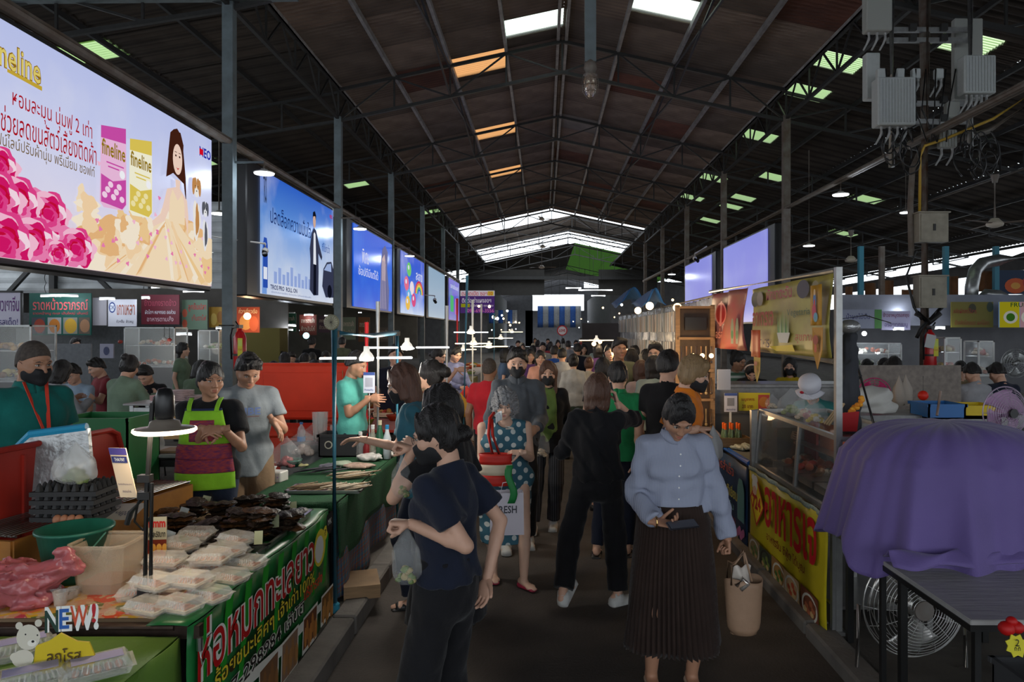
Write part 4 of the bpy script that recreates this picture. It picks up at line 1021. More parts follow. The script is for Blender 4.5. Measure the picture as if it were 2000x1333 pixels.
# ---------------------------------------------------------------- builders for stalls and their goods
def ink_m(c, rough=.55): return mat('print_%d_%d_%d' % c, tuple((x/255)**2.2 for x in c), rough)
def sign(label, px0, px1, py0, py1, Y, back, texts=(), discs=(), rects=(), glowing=0, tilt=0, frame=None, name='stall_sign', cat='sign', thick=.025):
 x0, x1, z0, z1 = X_(px0,Y), X_(px1,Y), Z_(py1,Y), Z_(py0,Y)
 t = thing(name, label, cat, ((x0+x1)/2, Y, z0), tilt)
 w, h = x1-x0, z1-z0; mk = (lambda c: em(c, glowing)) if glowing else ink_m
 MB().box((0,thick/2,h/2), (w,thick,h)).build('board', mk(back), t)
 if frame:
  for c, s_ in (((0,-.005,h),(w+.04,.03,.04)), ((0,-.005,0),(w+.04,.03,.04)), ((-w/2,-.005,h/2),(.04,.03,h)), ((w/2,-.005,h/2),(.04,.03,h))): MB().box(c, s_).build('frame_bar', frame, t)
 pn = Panel((-w/2,-.002,0), (w,0,0), (0,0,h)); pr = Print(pn, .002)
 for a0,b0,a1,b1,c in rects: pr.rect(a0,b0,a1,b1, mk(c))
 for a,b,ra,rb,c in discs: pr.disc(a,b,ra,rb, mk(c))
 for s_,a0,b0,a1,b1,c in texts: pr.text(s_,a0,b0,a1,b1, mk(c), bold=.01)
 if texts or discs or rects: pr.build('printed_face', t)
 return t
TUBE = glow('tube_white', (.93,.97,1), 4.5); WGLOW = glow('tube_warm', (1,.78,.45), 4.5); WGL2 = glow('bulb_warm', (1,.62,.28), 9)
ntube = [0]
def tube_lamp(px0, px1, py, Y, label, m=None, r=.018, power=0, col=COOL):
 a, b = P(px0,py,Y), P(px1,py,Y); c = (a+b)/2; t = thing('tube_lamp', label, 'lamp', c)
 MB().tube([a-c, b-c], r, 8).build('tube', m or TUBE, t); MB().box((0,0,.03), ((b-a).length, .04,.03)).build('fitting', white, t)
 if r > .04: MB().tube([(-.4,0,0),(-.4,0,3.2)], .015, 4).tube([(.4,0,0),(.4,0,3.2)], .015, 4).build('hanger', steeld, t)
 if power: lamp('tube_light', 'POINT', c-V((0,.12,.10)), power, col, .10)
def table(x, y, w, d, h, topm, label, legm=blackm, z0=0, th=.03, cat='table', group=None, name='table', ins=.06):
 t = thing(name, label, cat, (x, y, z0), 0, group)
 MB().box((0,0,h-th/2), (w,d,th), bev=.006).build('tabletop', topm, t)
 for sx in (-1,1):
  for sy in (-1,1): MB().box((sx*(w/2-ins), sy*(d/2-ins), (h-th)/2), (.035,.035,h-th)).build('leg', legm, t)
 MB().box((0,d/2-ins,h-th-.05), (w-2*ins,.025,.05)).box((0,-d/2+ins,h-th-.05), (w-2*ins,.025,.05)).build('apron_rail', legm, t)
 return t
glassm = mat('glass', (.85,.9,.9), .05, alpha=.16, spec=.8); glassd = mat('glass_dim', (.10,.11,.11), .05, alpha=.34, spec=1.0)
plast = mat('clear_plastic', (.8,.82,.82), .10, alpha=.12, spec=.9, bump=.6, bscale=18)
plast2 = mat('cloudy_plastic', (.75,.75,.73), .25, alpha=.33, spec=.6, bump=.5, bscale=14)
FOOD = [mat('food_%d' % i, c, .5, noise=.35, nscale=30) for i, c in enumerate(((.55,.28,.06),(.5,.10,.03),(.6,.45,.12),(.16,.30,.05),(.62,.50,.36),(.30,.12,.04),(.7,.65,.55),(.55,.05,.03)))]
def heap(name, c, rx, ry, h, m, parent=None, n=26, size=.03, seed=0, label=None, cat=None, flat=1.0):
 """an uncountable heap of small bits: one object of kind stuff"""
 q = random.Random(seed); mb = MB(); c = V(c) if parent is None else V(c)
 for i in range(n):
  r_ = math.sqrt(q.random()); a = q.random()*6.283; x, y = rx*r_*math.cos(a), ry*r_*math.sin(a); s_ = size*q.uniform(.7,1.25)
  mb.mt(i % (len(m) if isinstance(m, list) else 1)).ball((c.x+x, c.y+y, c.z+s_*.5*flat+h*(1-r_*r_)*q.uniform(.5,1)), (s_, s_*q.uniform(.7,1.2), s_*q.uniform(.6,.9)*flat), 7, 4)
 o = mb.build(name, m, parent, True); o['kind'] = 'stuff'
 if label and not parent: tag(o, label, cat)
 return o
def cabinet(label, x, y, z0, w, d, h, base=.0, fm=galv, seed=0, food=True, rz=0, shelves=2, name='glass_cabinet'):
 t = thing(name, label, 'cabinet', (x, y, z0), rz)
 if base: MB().box((0,0,base/2), (w,d,base)).build('base_cupboard', mat('cupboard_steel', (.16,.16,.16), .4, metal=.5), t)
 f = .02
 for sx in (-1,1):
  for sy in (-1,1): MB().box((sx*(w/2-f/2), sy*(d/2-f/2), base+h/2), (f,f,h)).build('frame_post', fm, t)
 for z in (base+f/2, base+h-f/2): MB().box((0,-d/2+f/2,z), (w,f,f)).box((0,d/2-f/2,z), (w,f,f)).box((-w/2+f/2,0,z), (f,d,f)).box((w/2-f/2,0,z), (f,d,f)).build('frame_rail', fm, t)
 MB().box((0,-d/2+.004,base+h/2), (w-.04,.004,h-.04)).build('front_pane', glassm, t); MB().box((-w/2+.004,0,base+h/2), (.004,d-.04,h-.04)).build('side_pane', glassm, t); MB().box((w/2-.004,0,base+h/2), (.004,d-.04,h-.04)).build('side_pane', glassm, t)
 for i in range(shelves):
  z = base+.03+i*h/shelves; MB().box((0,0,z), (w-.05,d-.05,.008)).build('shelf', inox, t)
  if food: heap('food', (0,0,z+.005), w*.38, d*.32, .08, [FOOD[(seed+i*3) % 8], FOOD[(seed+i*3+5) % 8]], t, 18, .045, seed+i)
 return t
def bag(label, p, s=1.0, h=.30, r=.09, m=None, inner=None, tied=True, cat='bag', name='plastic_bag', group=None):
 """hanging or standing clear bag; origin at the bottom"""
 t = thing(name, label, cat, p, 0, group, s); q = random.Random(int(abs(p[0]*1000)))
 def fn(u, v):
  a = u*6.2832; k = (1-(v-.3)**2*1.1) if v < .55 else (1-(v-.3)**2*1.1)*(1-((v-.55)/.45)**1.3*.93)
  if v < .12: k *= .55+.45*(v/.12)
  w_ = 1+.10*math.sin(5*a+q.random()*.3+4*v)+.06*math.sin(11*a+9*v); return (r*k*w_*math.cos(a), r*.75*k*w_*math.sin(a), h*v)
 MB().grid(fn, 28, 14).build('bag_skin', m or plast, t, True)
 if inner: heap('contents', (0,0,.004), r*.6, r*.42, h*.22, inner, t, 22, r*.26, 5)
 return t
def crate_box(label, p, w, d, h, m, name='box', cat='box', rz=0, rim=True):
 t = thing(name, label, cat, p, rz); th = .012
 MB().box((0,0,th/2), (w,d,th)).box((-w/2+th/2,0,h/2), (th,d,h)).box((w/2-th/2,0,h/2), (th,d,h)).box((0,-d/2+th/2,h/2), (w,th,h)).box((0,d/2-th/2,h/2), (w,th,h)).build('walls', m, t)
 if rim: MB().box((0,-d/2,h-.01), (w+.03,.02,.025)).box((0,d/2,h-.01), (w+.03,.02,.025)).box((-w/2,0,h-.01), (.02,d+.02,.025)).box((w/2,0,h-.01), (.02,d+.02,.025)).build('rim', m, t)
 return t

# ---- left aisle: row of food stalls with signs
Ys = 15.5
sign('white sign with violet Thai letters at the left edge', -70, 43, 570, 640, Ys-1, (190,186,205), [('ก๋วยเตี๋ยวเยาจีน',.3,.45,.95,.9,(90,30,110)), ('รสเด็ด!',.6,.06,.93,.28,(60,50,110))], [(.47,.3,.1,.25,(150,100,50))], frame=steeld)
sign('dark green stall sign with red Thai title above four dish photos', 57, 178, 573, 655, Ys, (20,84,74), [('ราดหน้าวราภรณ์',.06,.60,.95,.88,(214,90,96)), ('ราดหน้าหมู ทะเล เส้นใหญ่ เส้นหมี่',.06,.47,.95,.56,(190,70,80)), ('บะหมี่',.42,.90,.52,.98,(220,210,210))], [(.17,.22,.09,.17,(150,60,40)),(.41,.22,.09,.17,(180,110,40)),(.67,.22,.10,.18,(190,150,50)),(.9,.22,.08,.16,(150,110,80))], [(.04,.03,.26,.42,(70,70,80)),(.3,.03,.52,.42,(150,150,150)),(.55,.03,.78,.42,(130,130,120)),(.8,.03,.98,.42,(90,80,70))])
sign('blank white panel between the green sign and the white sign', 181, 208, 582, 636, Ys+.1, (180,176,184))
sign('white paper sign with brown seal and red Thai letters', 211, 266, 585, 638, Ys-.2, (190,190,200), [('เกาเหลา',.32,.42,.95,.8,(150,80,60)), ('ก๋วยจั๊บ  ข้าวหมู',.3,.1,.9,.25,(90,90,100)), ('OK',.06,.62,.24,.78,(50,60,110))], [(.15,.7,.12,.2,(40,60,120)),(.15,.7,.09,.15,(200,205,215))])
sign('maroon sign with white strings of light under a tube lamp', 276, 350, 576, 634, Ys+.3, (92,22,38), [('ข้าวแกงราดข้าว',.08,.62,.92,.86,(150,60,80)), ('ผัดไทย หอยทอด ออส่วน',.1,.35,.9,.5,(190,190,200)), ('อาหารตามสั่ง',.15,.1,.85,.28,(180,150,160))])
sign('grey-green sign with red letters over two round dishes', 355, 405, 586, 644, Ys+.6, (96,118,100), [('ลูกชิ้นปลา',.25,.6,.95,.9,(180,50,50)), ('เย็นตาโฟ',.4,.3,.95,.5,(160,60,60))], [(.12,.55,.1,.14,(180,90,70)),(.12,.2,.1,.14,(170,80,60))])
sign('ochre sign with noodle picture left of the nearest post', 408, 440, 600, 640, Ys+.9, (170,130,50), (), [(.3,.4,.2,.3,(200,170,90)),(.7,.5,.2,.3,(150,100,40))])
sign('orange lit poster with noodle photo right of the nearest post', 462, 507, 600, 650, Ys-1, (170,70,36), [('ก๋วยเตี๋ยวเรือ',.1,.75,.9,.95,(240,200,150))], [(.4,.4,.28,.3,(220,150,80)),(.75,.35,.2,.3,(200,90,50))])
for a in ((80,152,579,Ys-.3,'tube lamp above the dark green stall sign',9), (296,340,562,Ys-.4,'left one of the two tube lamps under the largest screen',12), (358,398,570,Ys-.4,'right one of the two tube lamps under the largest screen',12), (195,224,585,Ys-.5,'glaring tube lamp above the white paper sign',6), (277,292,583,Ys-.2,'short glaring lamp at the left of the maroon sign',4),
   (288,316,640,Ys+1.0,'tube lamp below the maroon sign',4), (345,374,654,Ys-1.5,'tube lamp low between the two glass cabinets',5), (422,432,642,Ys,'short tube lamp close to the nearest post',0)):
 tube_lamp(*a[:5], power=a[5])
lamp('stall_glow', 'POINT', P(485,628,Ys-1.4), 7, WARM, .1); tag(MB().ball(P(483,618,Ys-1.3), .07, 12, 8).build('light_bulb', WGL2), 'warm bulb glaring in front of the orange poster', 'lamp')
dkpan = mat('partition_dark', (.07,.075,.08), .6, noise=.3); grpan = mat('partition_grey', (.14,.15,.165), .5, noise=.2)
tag(MB().box((X_(200,16.3),16.3,1.35), (3.9,.05,2.0)).build('partition', dkpan), 'dark back partition behind the left food stalls', 'partition')
tag(MB().box((X_(135,12.8),12.8,1.1), (.80,.04,1.2)).build('partition', grpan), 'grey screen panel behind the man eating in a white shirt', 'partition')
MB_ = MB().box((X_(330,18),18,1.9), (6,.05,2.2)); tag(MB_.build('partition', plaster('stall_back', (.11,.10,.09))), 'brownish back wall behind the glass cabinets of the left aisle', 'wall panel')
cabinet('glass food cabinet left of the hanging ladles', X_(300,13.5), 13.6, ZL, .95, .5, .75, 1.15, seed=1)
cabinet('white-framed glass cabinet just left of the nearest post', X_(414,14.2), 14.3, ZL, .42, .5, .8, 1.05, fm=white, seed=3)
cabinet('glass cabinet at the left edge behind the man in teal', X_(10,9.5), 9.6, ZL, .9, .5, .75, 1.15, seed=5)
lamp('cabinet_light', 'POINT', P(310,690,12.9), 3, NEUT, .1); lamp('cabinet_light', 'POINT', P(20,680,8.9), 2.5, NEUT, .1)
for k, (px, py, l) in enumerate(((235,668,'dark'),(321,662,'steel'),(331,664,'red'))):
 t = thing('ladle', l+' ladle hanging by the left glass cabinet' if k else 'red-rimmed ladle hanging on the pale panel', 'ladle', P(px,py,13.1)); MB().ball((0,0,0), (.045,.03,.035), 10, 6).build('bowl', mat('ladle_'+l, ((.25,.03,.02),(.3,.3,.3),(.35,.05,.04))[k], .4), t); MB().tube([(0,0,.03),(0,0,.22)], .006, 6).build('handle', steeld, t)
sign('white poster with a blue portrait drawing leaning at the partition', 194, 222, 672, 700, 11.5, (150,150,170), (), [(.5,.5,.22,.3,(60,66,100))], tilt=-.1)

# the stall row continues behind: signs and lamps over the seated crowd (570-660 across)
for k, (a, b, c, d, Y, col, l) in enumerate(((513,545,612,650,19,(110,90,80),'brown small sign past the orange poster'), (553,578,612,648,20,(40,90,66),'green hanging menu sign over the seated crowd'), (585,618,615,655,21,(120,60,50),'dull red menu sign over the seated crowd'), (621,648,617,650,22,(90,70,80),'mauve menu sign over the seated crowd'),
  (668,694,620,664,23,(120,130,110),'pale green board behind the light blue frame'), (700,722,620,668,24,(120,80,50),'brown menu board behind the light blue frame'), (730,760,640,668,26,(110,100,90),'pale cartons board far behind the lamp'))):
 sign(l, a, b, c, d, Y, col, [('อาหารตามสั่ง',.1,.6,.9,.85,(210,190,170)),('ข้าวมันไก่',.1,.2,.9,.45,(190,170,150))])
for k, (a, b, py, Y, l, w) in enumerate(((513,540,612,18.5,'glaring tube lamp right of the orange poster',6),(543,578,637,18,'bright tube lamp cluster above the seated crowd',8),(554,576,613,20.5,'tube lamp over the green menu sign',0),(594,612,616,21,'tube lamp over the dull red menu sign',3),(634,647,617,22,'tube lamp over the mauve menu sign',0),(700,706,611,24,'small tube lamp at the foot of the third screen',0),(553,572,645,19,'lower thin tube lamp above the seated crowd',0),(585,600,646,21.5,'pinkish thin tube lamp over the far tables',0))):
 tube_lamp(a, b, py, Y, l, power=w)
tag(MB().ball(P(598,656,20), .09, 12, 8).build('lamp_globe', glow('teal_globe', (.5,.9,.95), 2)), 'pale turquoise globe lamp over the seated crowd', 'lamp')
tag(MB().box((X_(515,16),16,1.35), (.9,.5,1.3)).build('cupboard', mat('olive_cloth', (.12,.10,.02), .8)), 'olive draped cupboard below the orange poster', 'cupboard')
tag(MB().box((X_(590,28),28,2.0), (9,.1,2.2)).build('partition', plaster('sb2', (.13,.12,.10))), 'far back wall behind the seated crowd in the left aisle', 'wall panel')

# ---- far end of the main aisle
sign('pink and violet overhead banner with a telephone number', 899, 966, 568, 612, 42, (90,60,130), [('ตลาดเปิด ซอย10',.04,.78,.94,.97,(220,60,70)), ('ติดต่อเช่าแผงลอย',.05,.46,.9,.70,(240,230,245)), ('สนใจติดต่อ คุณเจี๊ยบ',.30,.26,.96,.40,(240,220,240)), ('091-694-3556',.2,.03,.98,.19,(230,120,190))], (), [(0,.76,1,1,(236,224,235)),(.02,.26,.28,.42,(170,170,40)),(.8,.78,.97,.97,(230,210,70))], glowing=.45, name='overhead_banner')
for s_ in (-1,1): tag(MB().tube([P(932+s_*30,566,42), P(932+s_*30,548,42)], .02, 6).build('banner_hanger', steeld), ('left' if s_ < 0 else 'right')+' rod holding the pink and violet overhead banner', 'rod')
bl, wh = cloth('flag_blue', (.03,.09,.30)), cloth('flag_white', (.24,.26,.28))
for row, (xa, xb, y, py0, py1, nm) in enumerate(((955,1010,52,606,632,'left'), (1050,1135,60,598,640,'middle'))):
 n = 6 if row == 0 else 8
 for k in range(n):
  x0, x1 = X_(xa+(xb-xa)*k/n,y), X_(xa+(xb-xa)*(k+1)/n,y)
  o = MB().grid(lambda u, v: (x0+(x1-x0)*u, y+.05*math.sin(9*u), Z_(py0,y)-(Z_(py0,y)-Z_(py1,y))*v), 5, 4).build('pennant', bl if k % 2 == 0 else wh, None, True, solid=.01)
  tag(o, ('blue' if k % 2 == 0 else 'white')+' hanging cloth pennant of the '+nm+' row over the far aisle', 'flag', nm+' row of blue and white pennants')
t = thing('round_sign', 'round red and white sign on a pole above the far crowd', 'sign', P(1098,646,26)); MB().lathe([(0,-.02),(.19,-.02),(.19,.02),(0,.02)], n=24, axis=(0,1,0)).build('disc', ink_m((190,30,40)), t); MB().lathe([(0,-.024),(.15,-.024),(.15,0)], n=24, axis=(0,1,0)).build('inner_disc', ink_m((225,220,220)), t); MB().tube([(0,.03,0),(0,.03,-1.7)], .015, 6).build('pole', steeld, t)
Print(Panel((-.11,-.026,-.05),(.22,0,0),(0,0,.1))).text('LOVE',0,0,1,1,ink_m((190,30,40)),bold=.03).build('printed_face', t)
for k in range(34):    # strings of small lamps receding on both sides
 s_ = -1 if k % 2 else 1; y = 22+k*1.25; x = (-1.6-2.4*rnd.random()) if s_ < 0 else (2.1+2.6*rnd.random()); y += rnd.uniform(-2,2)
 z = 2.0+1.1*rnd.random(); o = MB().ball((x,y,z), .045+.01*(k % 2), 8, 5).build('light_bulb', WGL2 if k % 3 else TUBE); tag(o, 'far small bulb glowing over the stalls '+('left' if s_ < 0 else 'right')+' of the crowded aisle', 'lamp', 'far bulbs '+('left' if s_ < 0 else 'right')+' of the aisle')
for y in (20,27,34,42,52): lamp('aisle_glow', 'POINT', (-2.0,y,2.3), 45, (1,.82,.6), .2); lamp('aisle_glow', 'POINT', (2.9,y+2,2.3), 45, (1,.80,.56), .2)
for k, (a, b, py, Y) in enumerate(((1130,1196,567,50),(1155,1182,578,56),(1040,1130,577,70),(1045,1125,586,72),(1105,1135,563,48))): tube_lamp(a, b, py, Y, 'far ceiling tube lamp %s' % ('highest and longest over the far aisle','short one below the longest','wide one in the far daylight','lower wide one in the far daylight','left end of the highest pair')[k], r=.05)

# ---- stalls along the left of the aisle: tables, goods, lamps on poles
blue_pipe = mat('blue_pipe', (.04,.20,.30), .45, noise=.3, nscale=10)
def star_lamp(p, label, col=TUBE, r=.30, power=12, lc=NEUT, arms=4, group=None):
 """folding led lamp: a white hub with flat glowing wings"""
 t = thing('led_lamp', label, 'lamp', p, 0, group); MB().lathe([(.02,.075),(.022,.04),(.04,.02),(.055,-.01),(.05,-.03),(0,-.035)], n=16).build('hub', mat('lamp_hub', (.75,.72,.66), .4, emit=.5, ecol=(1,.93,.8)), t, True)
 for k in range(arms):
  a = k*2*math.pi/arms+.25; M = Matrix.Rotation(a, 4, 'Z'); mb = MB(); mb.T = M; mb.box((r*.62,0,-.01), (r*.8,.075,.014), bev=.004); mb.build('glowing_wing', col, t)
 lamp('led_light', 'POINT', V(p)-V((0,0,.12)), power, lc, .12); return t
star_lamp(P(716,697,5.2), 'nearest folding LED lamp with glowing wings inside the blue frame', power=24, r=.32)
star_lamp(P(795,677,6.3), 'second folding LED lamp to the right of the blue frame', power=24, r=.36)
for k, (px, py, Y, l) in enumerate(((920,648,9.5,'ring of light above the left vendors, upper'),(925,670,10,'ring of light above the left vendors, middle'),(955,676,11,'ring of light behind the left vendors'),(905,682,12.5,'flat lamp among the left vendors goods'),(978,660,15,'small flat lamp over the far left stalls'),(1000,648,19,'far flat lamp left of the crowd'))):
 star_lamp(P(px,py,Y), l, WGLOW if k != 0 else TUBE, .22+.03*(k % 3), 7, (1,.85,.62), 4)
def goods_table(y0, y1, x1, seed, cm, label, side=-1):
 q = random.Random(seed); t = table((x1-.5) if side < 0 else x1+.5, (y0+y1)/2, .95, y1-y0-.1, .80, cm, label, z0=ZL if side < 0 else ZR)
 mb = MB().grid(lambda u, v: (.478*(-side)+.008*math.sin(40*u), (u-.5)*(y1-y0-.1), .80-.62*v), 30, 3); mb.build('cloth_skirt', cm, t, True)
 for k in range(int((y1-y0)*3.2)):
  yy = y0+.2+k/3.2+q.uniform(-.03,.03); xx = x1+side*q.uniform(.18,.8); c = q.choice(((170,60,30),(210,160,50),(190,90,40),(120,140,60),(220,200,170),(190,40,40)))
  z = .80+(ZL if side < 0 else ZR)
  if k % 3 == 0: crate_box('shallow snack tray, '+label, (xx,yy,z), .26,.2,.06, ink_m(c), 'tray', 'tray')['group'] = 'snack trays '+label
  else:
   o = MB().lathe([(.0,0),(.06,0),(.10,.06),(.105,.065),(.06,.05),(0,.07)], (xx,yy,z), 14).build('bowl', ink_m(c), None, True); tag(o, 'bowl of sweets, '+label, 'bowl', 'bowls '+label)
  if k % 2: heap('snacks', (xx,yy,z+.035), .08,.07,.05, [q.choice(FOOD), q.choice(FOOD)], None, 12, .028, k, 'small snack heap, '+label, 'snack')
goods_table(7.3, 9.6, -1.45, 1, cloth('tc_red', (.30,.03,.02)), 'red-clothed table below the left vendors')
goods_table(9.8, 12.6, -1.45, 2, cloth('tc_orange', (.35,.14,.03)), 'orange-clothed table farther left of the aisle')
goods_table(12.9, 16.5, -1.5, 3, cloth('tc_yellow', (.30,.24,.05)), 'yellow-clothed table far left of the aisle')
goods_table(17, 22, -1.55, 4, cloth('tc_white', (.35,.33,.3)), 'white-clothed table left of the far crowd')
for k, (px, Y, z1, m) in enumerate(((903,8.8,2.6,'b'),(923,9.9,2.35,'w'),(893,10.5,2.4,'r'),(940,12.5,2.4,'w'),(965,14.8,2.3,'b'),(873,8.0,2.2,'w'))):
 m_ = {'b':blue_pipe,'w':white,'r':ink_m((170,20,30))}[m]; o = MB().tube([(X_(px,Y),Y,ZL),(X_(px,Y)+(.06 if k == 0 else 0),Y,z1)], .018, 8).build('stall_pole', m_); tag(o, {'b':'blue','w':'white','r':'red'}[m]+' stall pole, %s from the left among the left vendors' % ('third','fourth','second','fifth','sixth','first')[k], 'pole')
# yellow, red and white bags hung on the vendor stall
for k, (px, py, Y, c) in enumerate(((872,712,9.2,(200,180,60)),(886,722,8.6,(210,90,60)),(900,728,8.4,(210,160,60)),(862,722,8.8,(190,180,170)),(912,712,9.6,(200,50,40)))):
 bag('%s bag of goods standing at the left vendors stall' % ('yellow','coral','amber','white','red')[k], (X_(px,Y),Y,.91), 1, .28, .11, ink_m(c), None)

# ---- right of the aisle: strips of clear bags, lamps, wooden rack
tag(MB().box((X_(1240,19),19,1.2), (2.8,.06,1.9)).build('partition', plaster('sb3', (.06,.05,.05))), 'dark partition right of the far crowd', 'wall panel')
tarp = cloth('tarp_blue', (.02,.10,.28))
for a in ((1200,1255,597,14,.5,'left'),(1245,1285,597,11.5,.35,'right')):
 x0, x1, y = X_(a[0],a[3]), X_(a[1],a[3]), a[3]; z = Z_(a[2],y)
 o = MB().grid(lambda u, v: (x0+(x1-x0)*u, y+1.6*v-.8, z+a[4]*.5*math.sin(u*math.pi)*(1-.4*v)-.06*math.sin(9*u+5*v)), 14, 8).build('tarpaulin', tarp, None, True, solid=.01); tag(o, 'sagging blue tarpaulin roof, the %s one over the right stalls' % a[5], 'tarpaulin')
stripm = mat('bag_strip', (.55,.56,.56), .2, alpha=.75, bump=.7, bscale=12, noise=.3, nscale=8, spec=.8)
for k in range(12):
 Y = 8.6+k*.85; x = 1.95; o = MB().grid(lambda u, v: (x+.02*math.sin(7*v+k), Y-.36+.72*u, 2.30-1.0*v+.01*math.sin(20*u)), 8, 6).build('snack_strip', stripm, None, True, solid=.03); tag(o, '%s hanging strip of snack bags above the right-hand stalls, counted from the nearest' % 'nearest second third fourth fifth sixth seventh eighth ninth tenth eleventh farthest'.split()[k], 'snack strip', 'hanging strips of snack bags')
 for j in range(8):
  c = ((160,160,155),(150,140,130),(120,125,120),(165,150,135))[(k+j) % 4]; MB().box((x-.03, Y-.27+.18*(j % 4), 2.06-.45*(j//4)), (.02,.13,.30)).build('snack_packet', ink_m(c), o)
tag(MB().tube([(1.95,8,2.32),(1.95,19,2.32)], .015, 6).build('hanging_rail', steelg), 'rail carrying the strips of snack bags', 'rail')
for k, (px, py, Y) in enumerate(((1323,601,8.2),(1269,598,9),(1246,607,10.5),(1160,672,13),(1172,668,14),(1200,683,12),(1222,686,11),(1185,690,13))):
 o = MB().ball(P(px,py,Y), .05 if k < 3 else .04, 12, 8).build('light_bulb', WGL2); tag(o, 'warm bulb, %s' % ('biggest, over the wooden rack','over the right end of the snack strips','over the middle of the snack strips','low left of the smiling man','beside the low left one','behind the smiling man','right of the smiling man','lowest one left of the smiling man')[k], 'lamp')
 lamp('bulb_light', 'POINT', P(px,py,Y)-V((.0,.12,.05)), 9 if k < 3 else 5, WARM, .06)
star_lamp(P(1165,664,12.5), 'flat glowing lamp over the right stalls past the snack strips', WGLOW, .3, 9, WARM)
goods_table(9.0, 13.5, 1.85, 7, cloth('tc_brown', (.2,.1,.04)), 'brown-clothed table right of the crowd', 1)
goods_table(14, 20, 1.95, 8, cloth('tc_pale', (.3,.26,.2)), 'pale-clothed table far right of the crowd', 1)
wood = mat('wood_pale', (.32,.19,.09), .6, noise=.35, nscale=6, stretch=(1,1,8)); woodd = mat('wood_brown', (.14,.075,.035), .6, noise=.4, nscale=6, stretch=(1,1,8))
t = thing('display_rack', 'tall wooden rack of hanging sunglasses lit by warm bulbs', 'rack', (X_(1357,7.4),7.4,ZR)); w = .36
for x in (-w/2, w/2): MB().box((x,0,1.05), (.045,.05,2.15)).build('upright', wood, t)
MB().box((0,.03,1.1), (w,.02,2.0)).build('back_panel', mat('rack_back', (.06,.035,.02), .6, noise=.3), t)
for z in (2.1,1.78,1.45,1.15,.85): MB().box((0,-.03,z), (w,.06,.025)).build('crossbar', wood, t)
for i in range(7):
 for j in range(3):
  z = 1.70-.32*j; x = -.15+.05*i; mb = MB(); mb.tube([(x,-.07,z),(x,-.075,z-.14)], .008, 6).ball((x,-.075,z-.16), (.016,.012,.016), 8, 5); mb.build('hanging_item', mat('rack_item_%d' % (i % 3), ((.05,.03,.02),(.25,.12,.04),(.35,.25,.12))[i % 3], .3), t)
MB().box((0,-.04,1.93), (.22,.03,.13)).build('black_box', blackp, t)
lamp('rack_light', 'POINT', (X_(1350,7),6.9,1.75), 8, (1,.65,.32), .08); lamp('rack_light', 'POINT', (X_(1350,7),6.9,1.2), 5, (1,.62,.3), .08)
for k in range(3): tag(MB().ball((X_(1352,7.2)+.09*k,7.15,Z_(695,7.2)), .024, 8, 6).build('light_bulb', WGL2), '%s of three small bulbs on the wooden rack' % ('left','middle','right')[k], 'lamp')

# ---- right aisle: back row of stalls, ducts, banner
YR = 14.0
sign('pale grey sign with green and violet panels behind the nearest stall banner', 1645, 1722, 605, 642, YR, (120,124,140), [('น้ำผลไม้ปั่น',.1,.5,.7,.8,(60,60,100))], (), [(.82,0,1,1,(60,110,50))])
sign('pale lilac sign with dark red Thai title left of the grey electrical box', 1722, 1778, 608, 645, YR+.1, (130,126,150), [('ข้าวขาหมูตรอกซุง',.05,.62,.95,.92,(90,30,60)), ('อร่อยทุกเมนู',.1,.1,.9,.45,(80,70,110))], (), [])
sign('dull olive sign with red Thai lines and dark leaf pictures', 1858, 1940, 590, 640, YR, (100,92,34), [('สลัดผักสดไร้สาร',.05,.55,.6,.75,(120,40,30)), ('น้ำสลัดโฮมเมด ผลไม้สด',.08,.1,.9,.3,(120,60,40))], [(.5,.75,.09,.18,(50,50,30)),(.92,.8,.08,.2,(50,60,50))])
sign('blue and yellow menu board with round dishes at the right edge', 1952, 2060, 590, 640, YR-.2, (130,165,200), [('FRUITS',.2,.8,.6,.97,(40,80,50))], [(.2,.4,.13,.25,(200,200,190)),(.2,.4,.08,.16,(60,110,40)),(.52,.4,.13,.25,(210,210,200)),(.52,.4,.08,.16,(70,120,50)),(.84,.4,.13,.25,(210,210,200))], [(0,0,.36,1,(190,180,40)),(.37,0,.68,1,(190,150,160))], glowing=.4)
tag(MB().box((X_(1850,14.3),14.4,2.35), (4.2,.06,.62)).build('fascia', plaster('fascia_grey', (.20,.21,.25))), 'long pale grey fascia carrying the signs of the right-hand stalls', 'fascia')
tag(MB().box((X_(1850,15.5),15.6,1.35), (4.6,.06,1.5)).build('partition', plaster('sb4', (.13,.13,.14))), 'pale back wall of the right-hand stalls', 'wall panel')
for a in ((1735,1768,601,YR+.4,'tube lamp under the roof left of the electrical boxes',8),(1826,1845,642,YR,'short tube lamp above the right fire extinguisher',6),(1745,1765,644,YR,'short tube lamp above the two white-lit spots',6)): tube_lamp(*a[:5], power=a[5])
for k, (px, py) in enumerate(((1688,652),(1670,687),(1681,687),(1714,688))):
 tag(MB().ball(P(px,py,13.2), .045, 10, 7).build('light_bulb', TUBE), 'white spot bulb in the right stalls, %s' % ('highest','leftmost of the lower three','middle of the lower three','right of the lower three')[k], 'lamp')
lamp('spot_light', 'POINT', P(1690,670,12.9), 7, COOL, .15); lamp('spot_light', 'POINT', P(1880,668,12.6), 7, COOL, .2)
cabinet('white-framed display cabinet behind the right fire extinguisher', X_(1854,10.8), 10.9, ZR, .26, .4, .52, 1.25, fm=white, seed=2)
cabinet('white-framed display cabinet second from the right fire extinguisher', X_(1919,11.4), 11.5, ZR, .26, .4, .56, 1.15, fm=white, seed=4)
cabinet('wide grey display counter in the middle of the right stalls', X_(1700,13), 13.1, ZR, 1.0, .5, .45, 1.2, seed=6)
t = thing('steel_duct', 'silver kitchen exhaust duct bending down above the right-hand stalls', 'duct', P(1905,600,15))
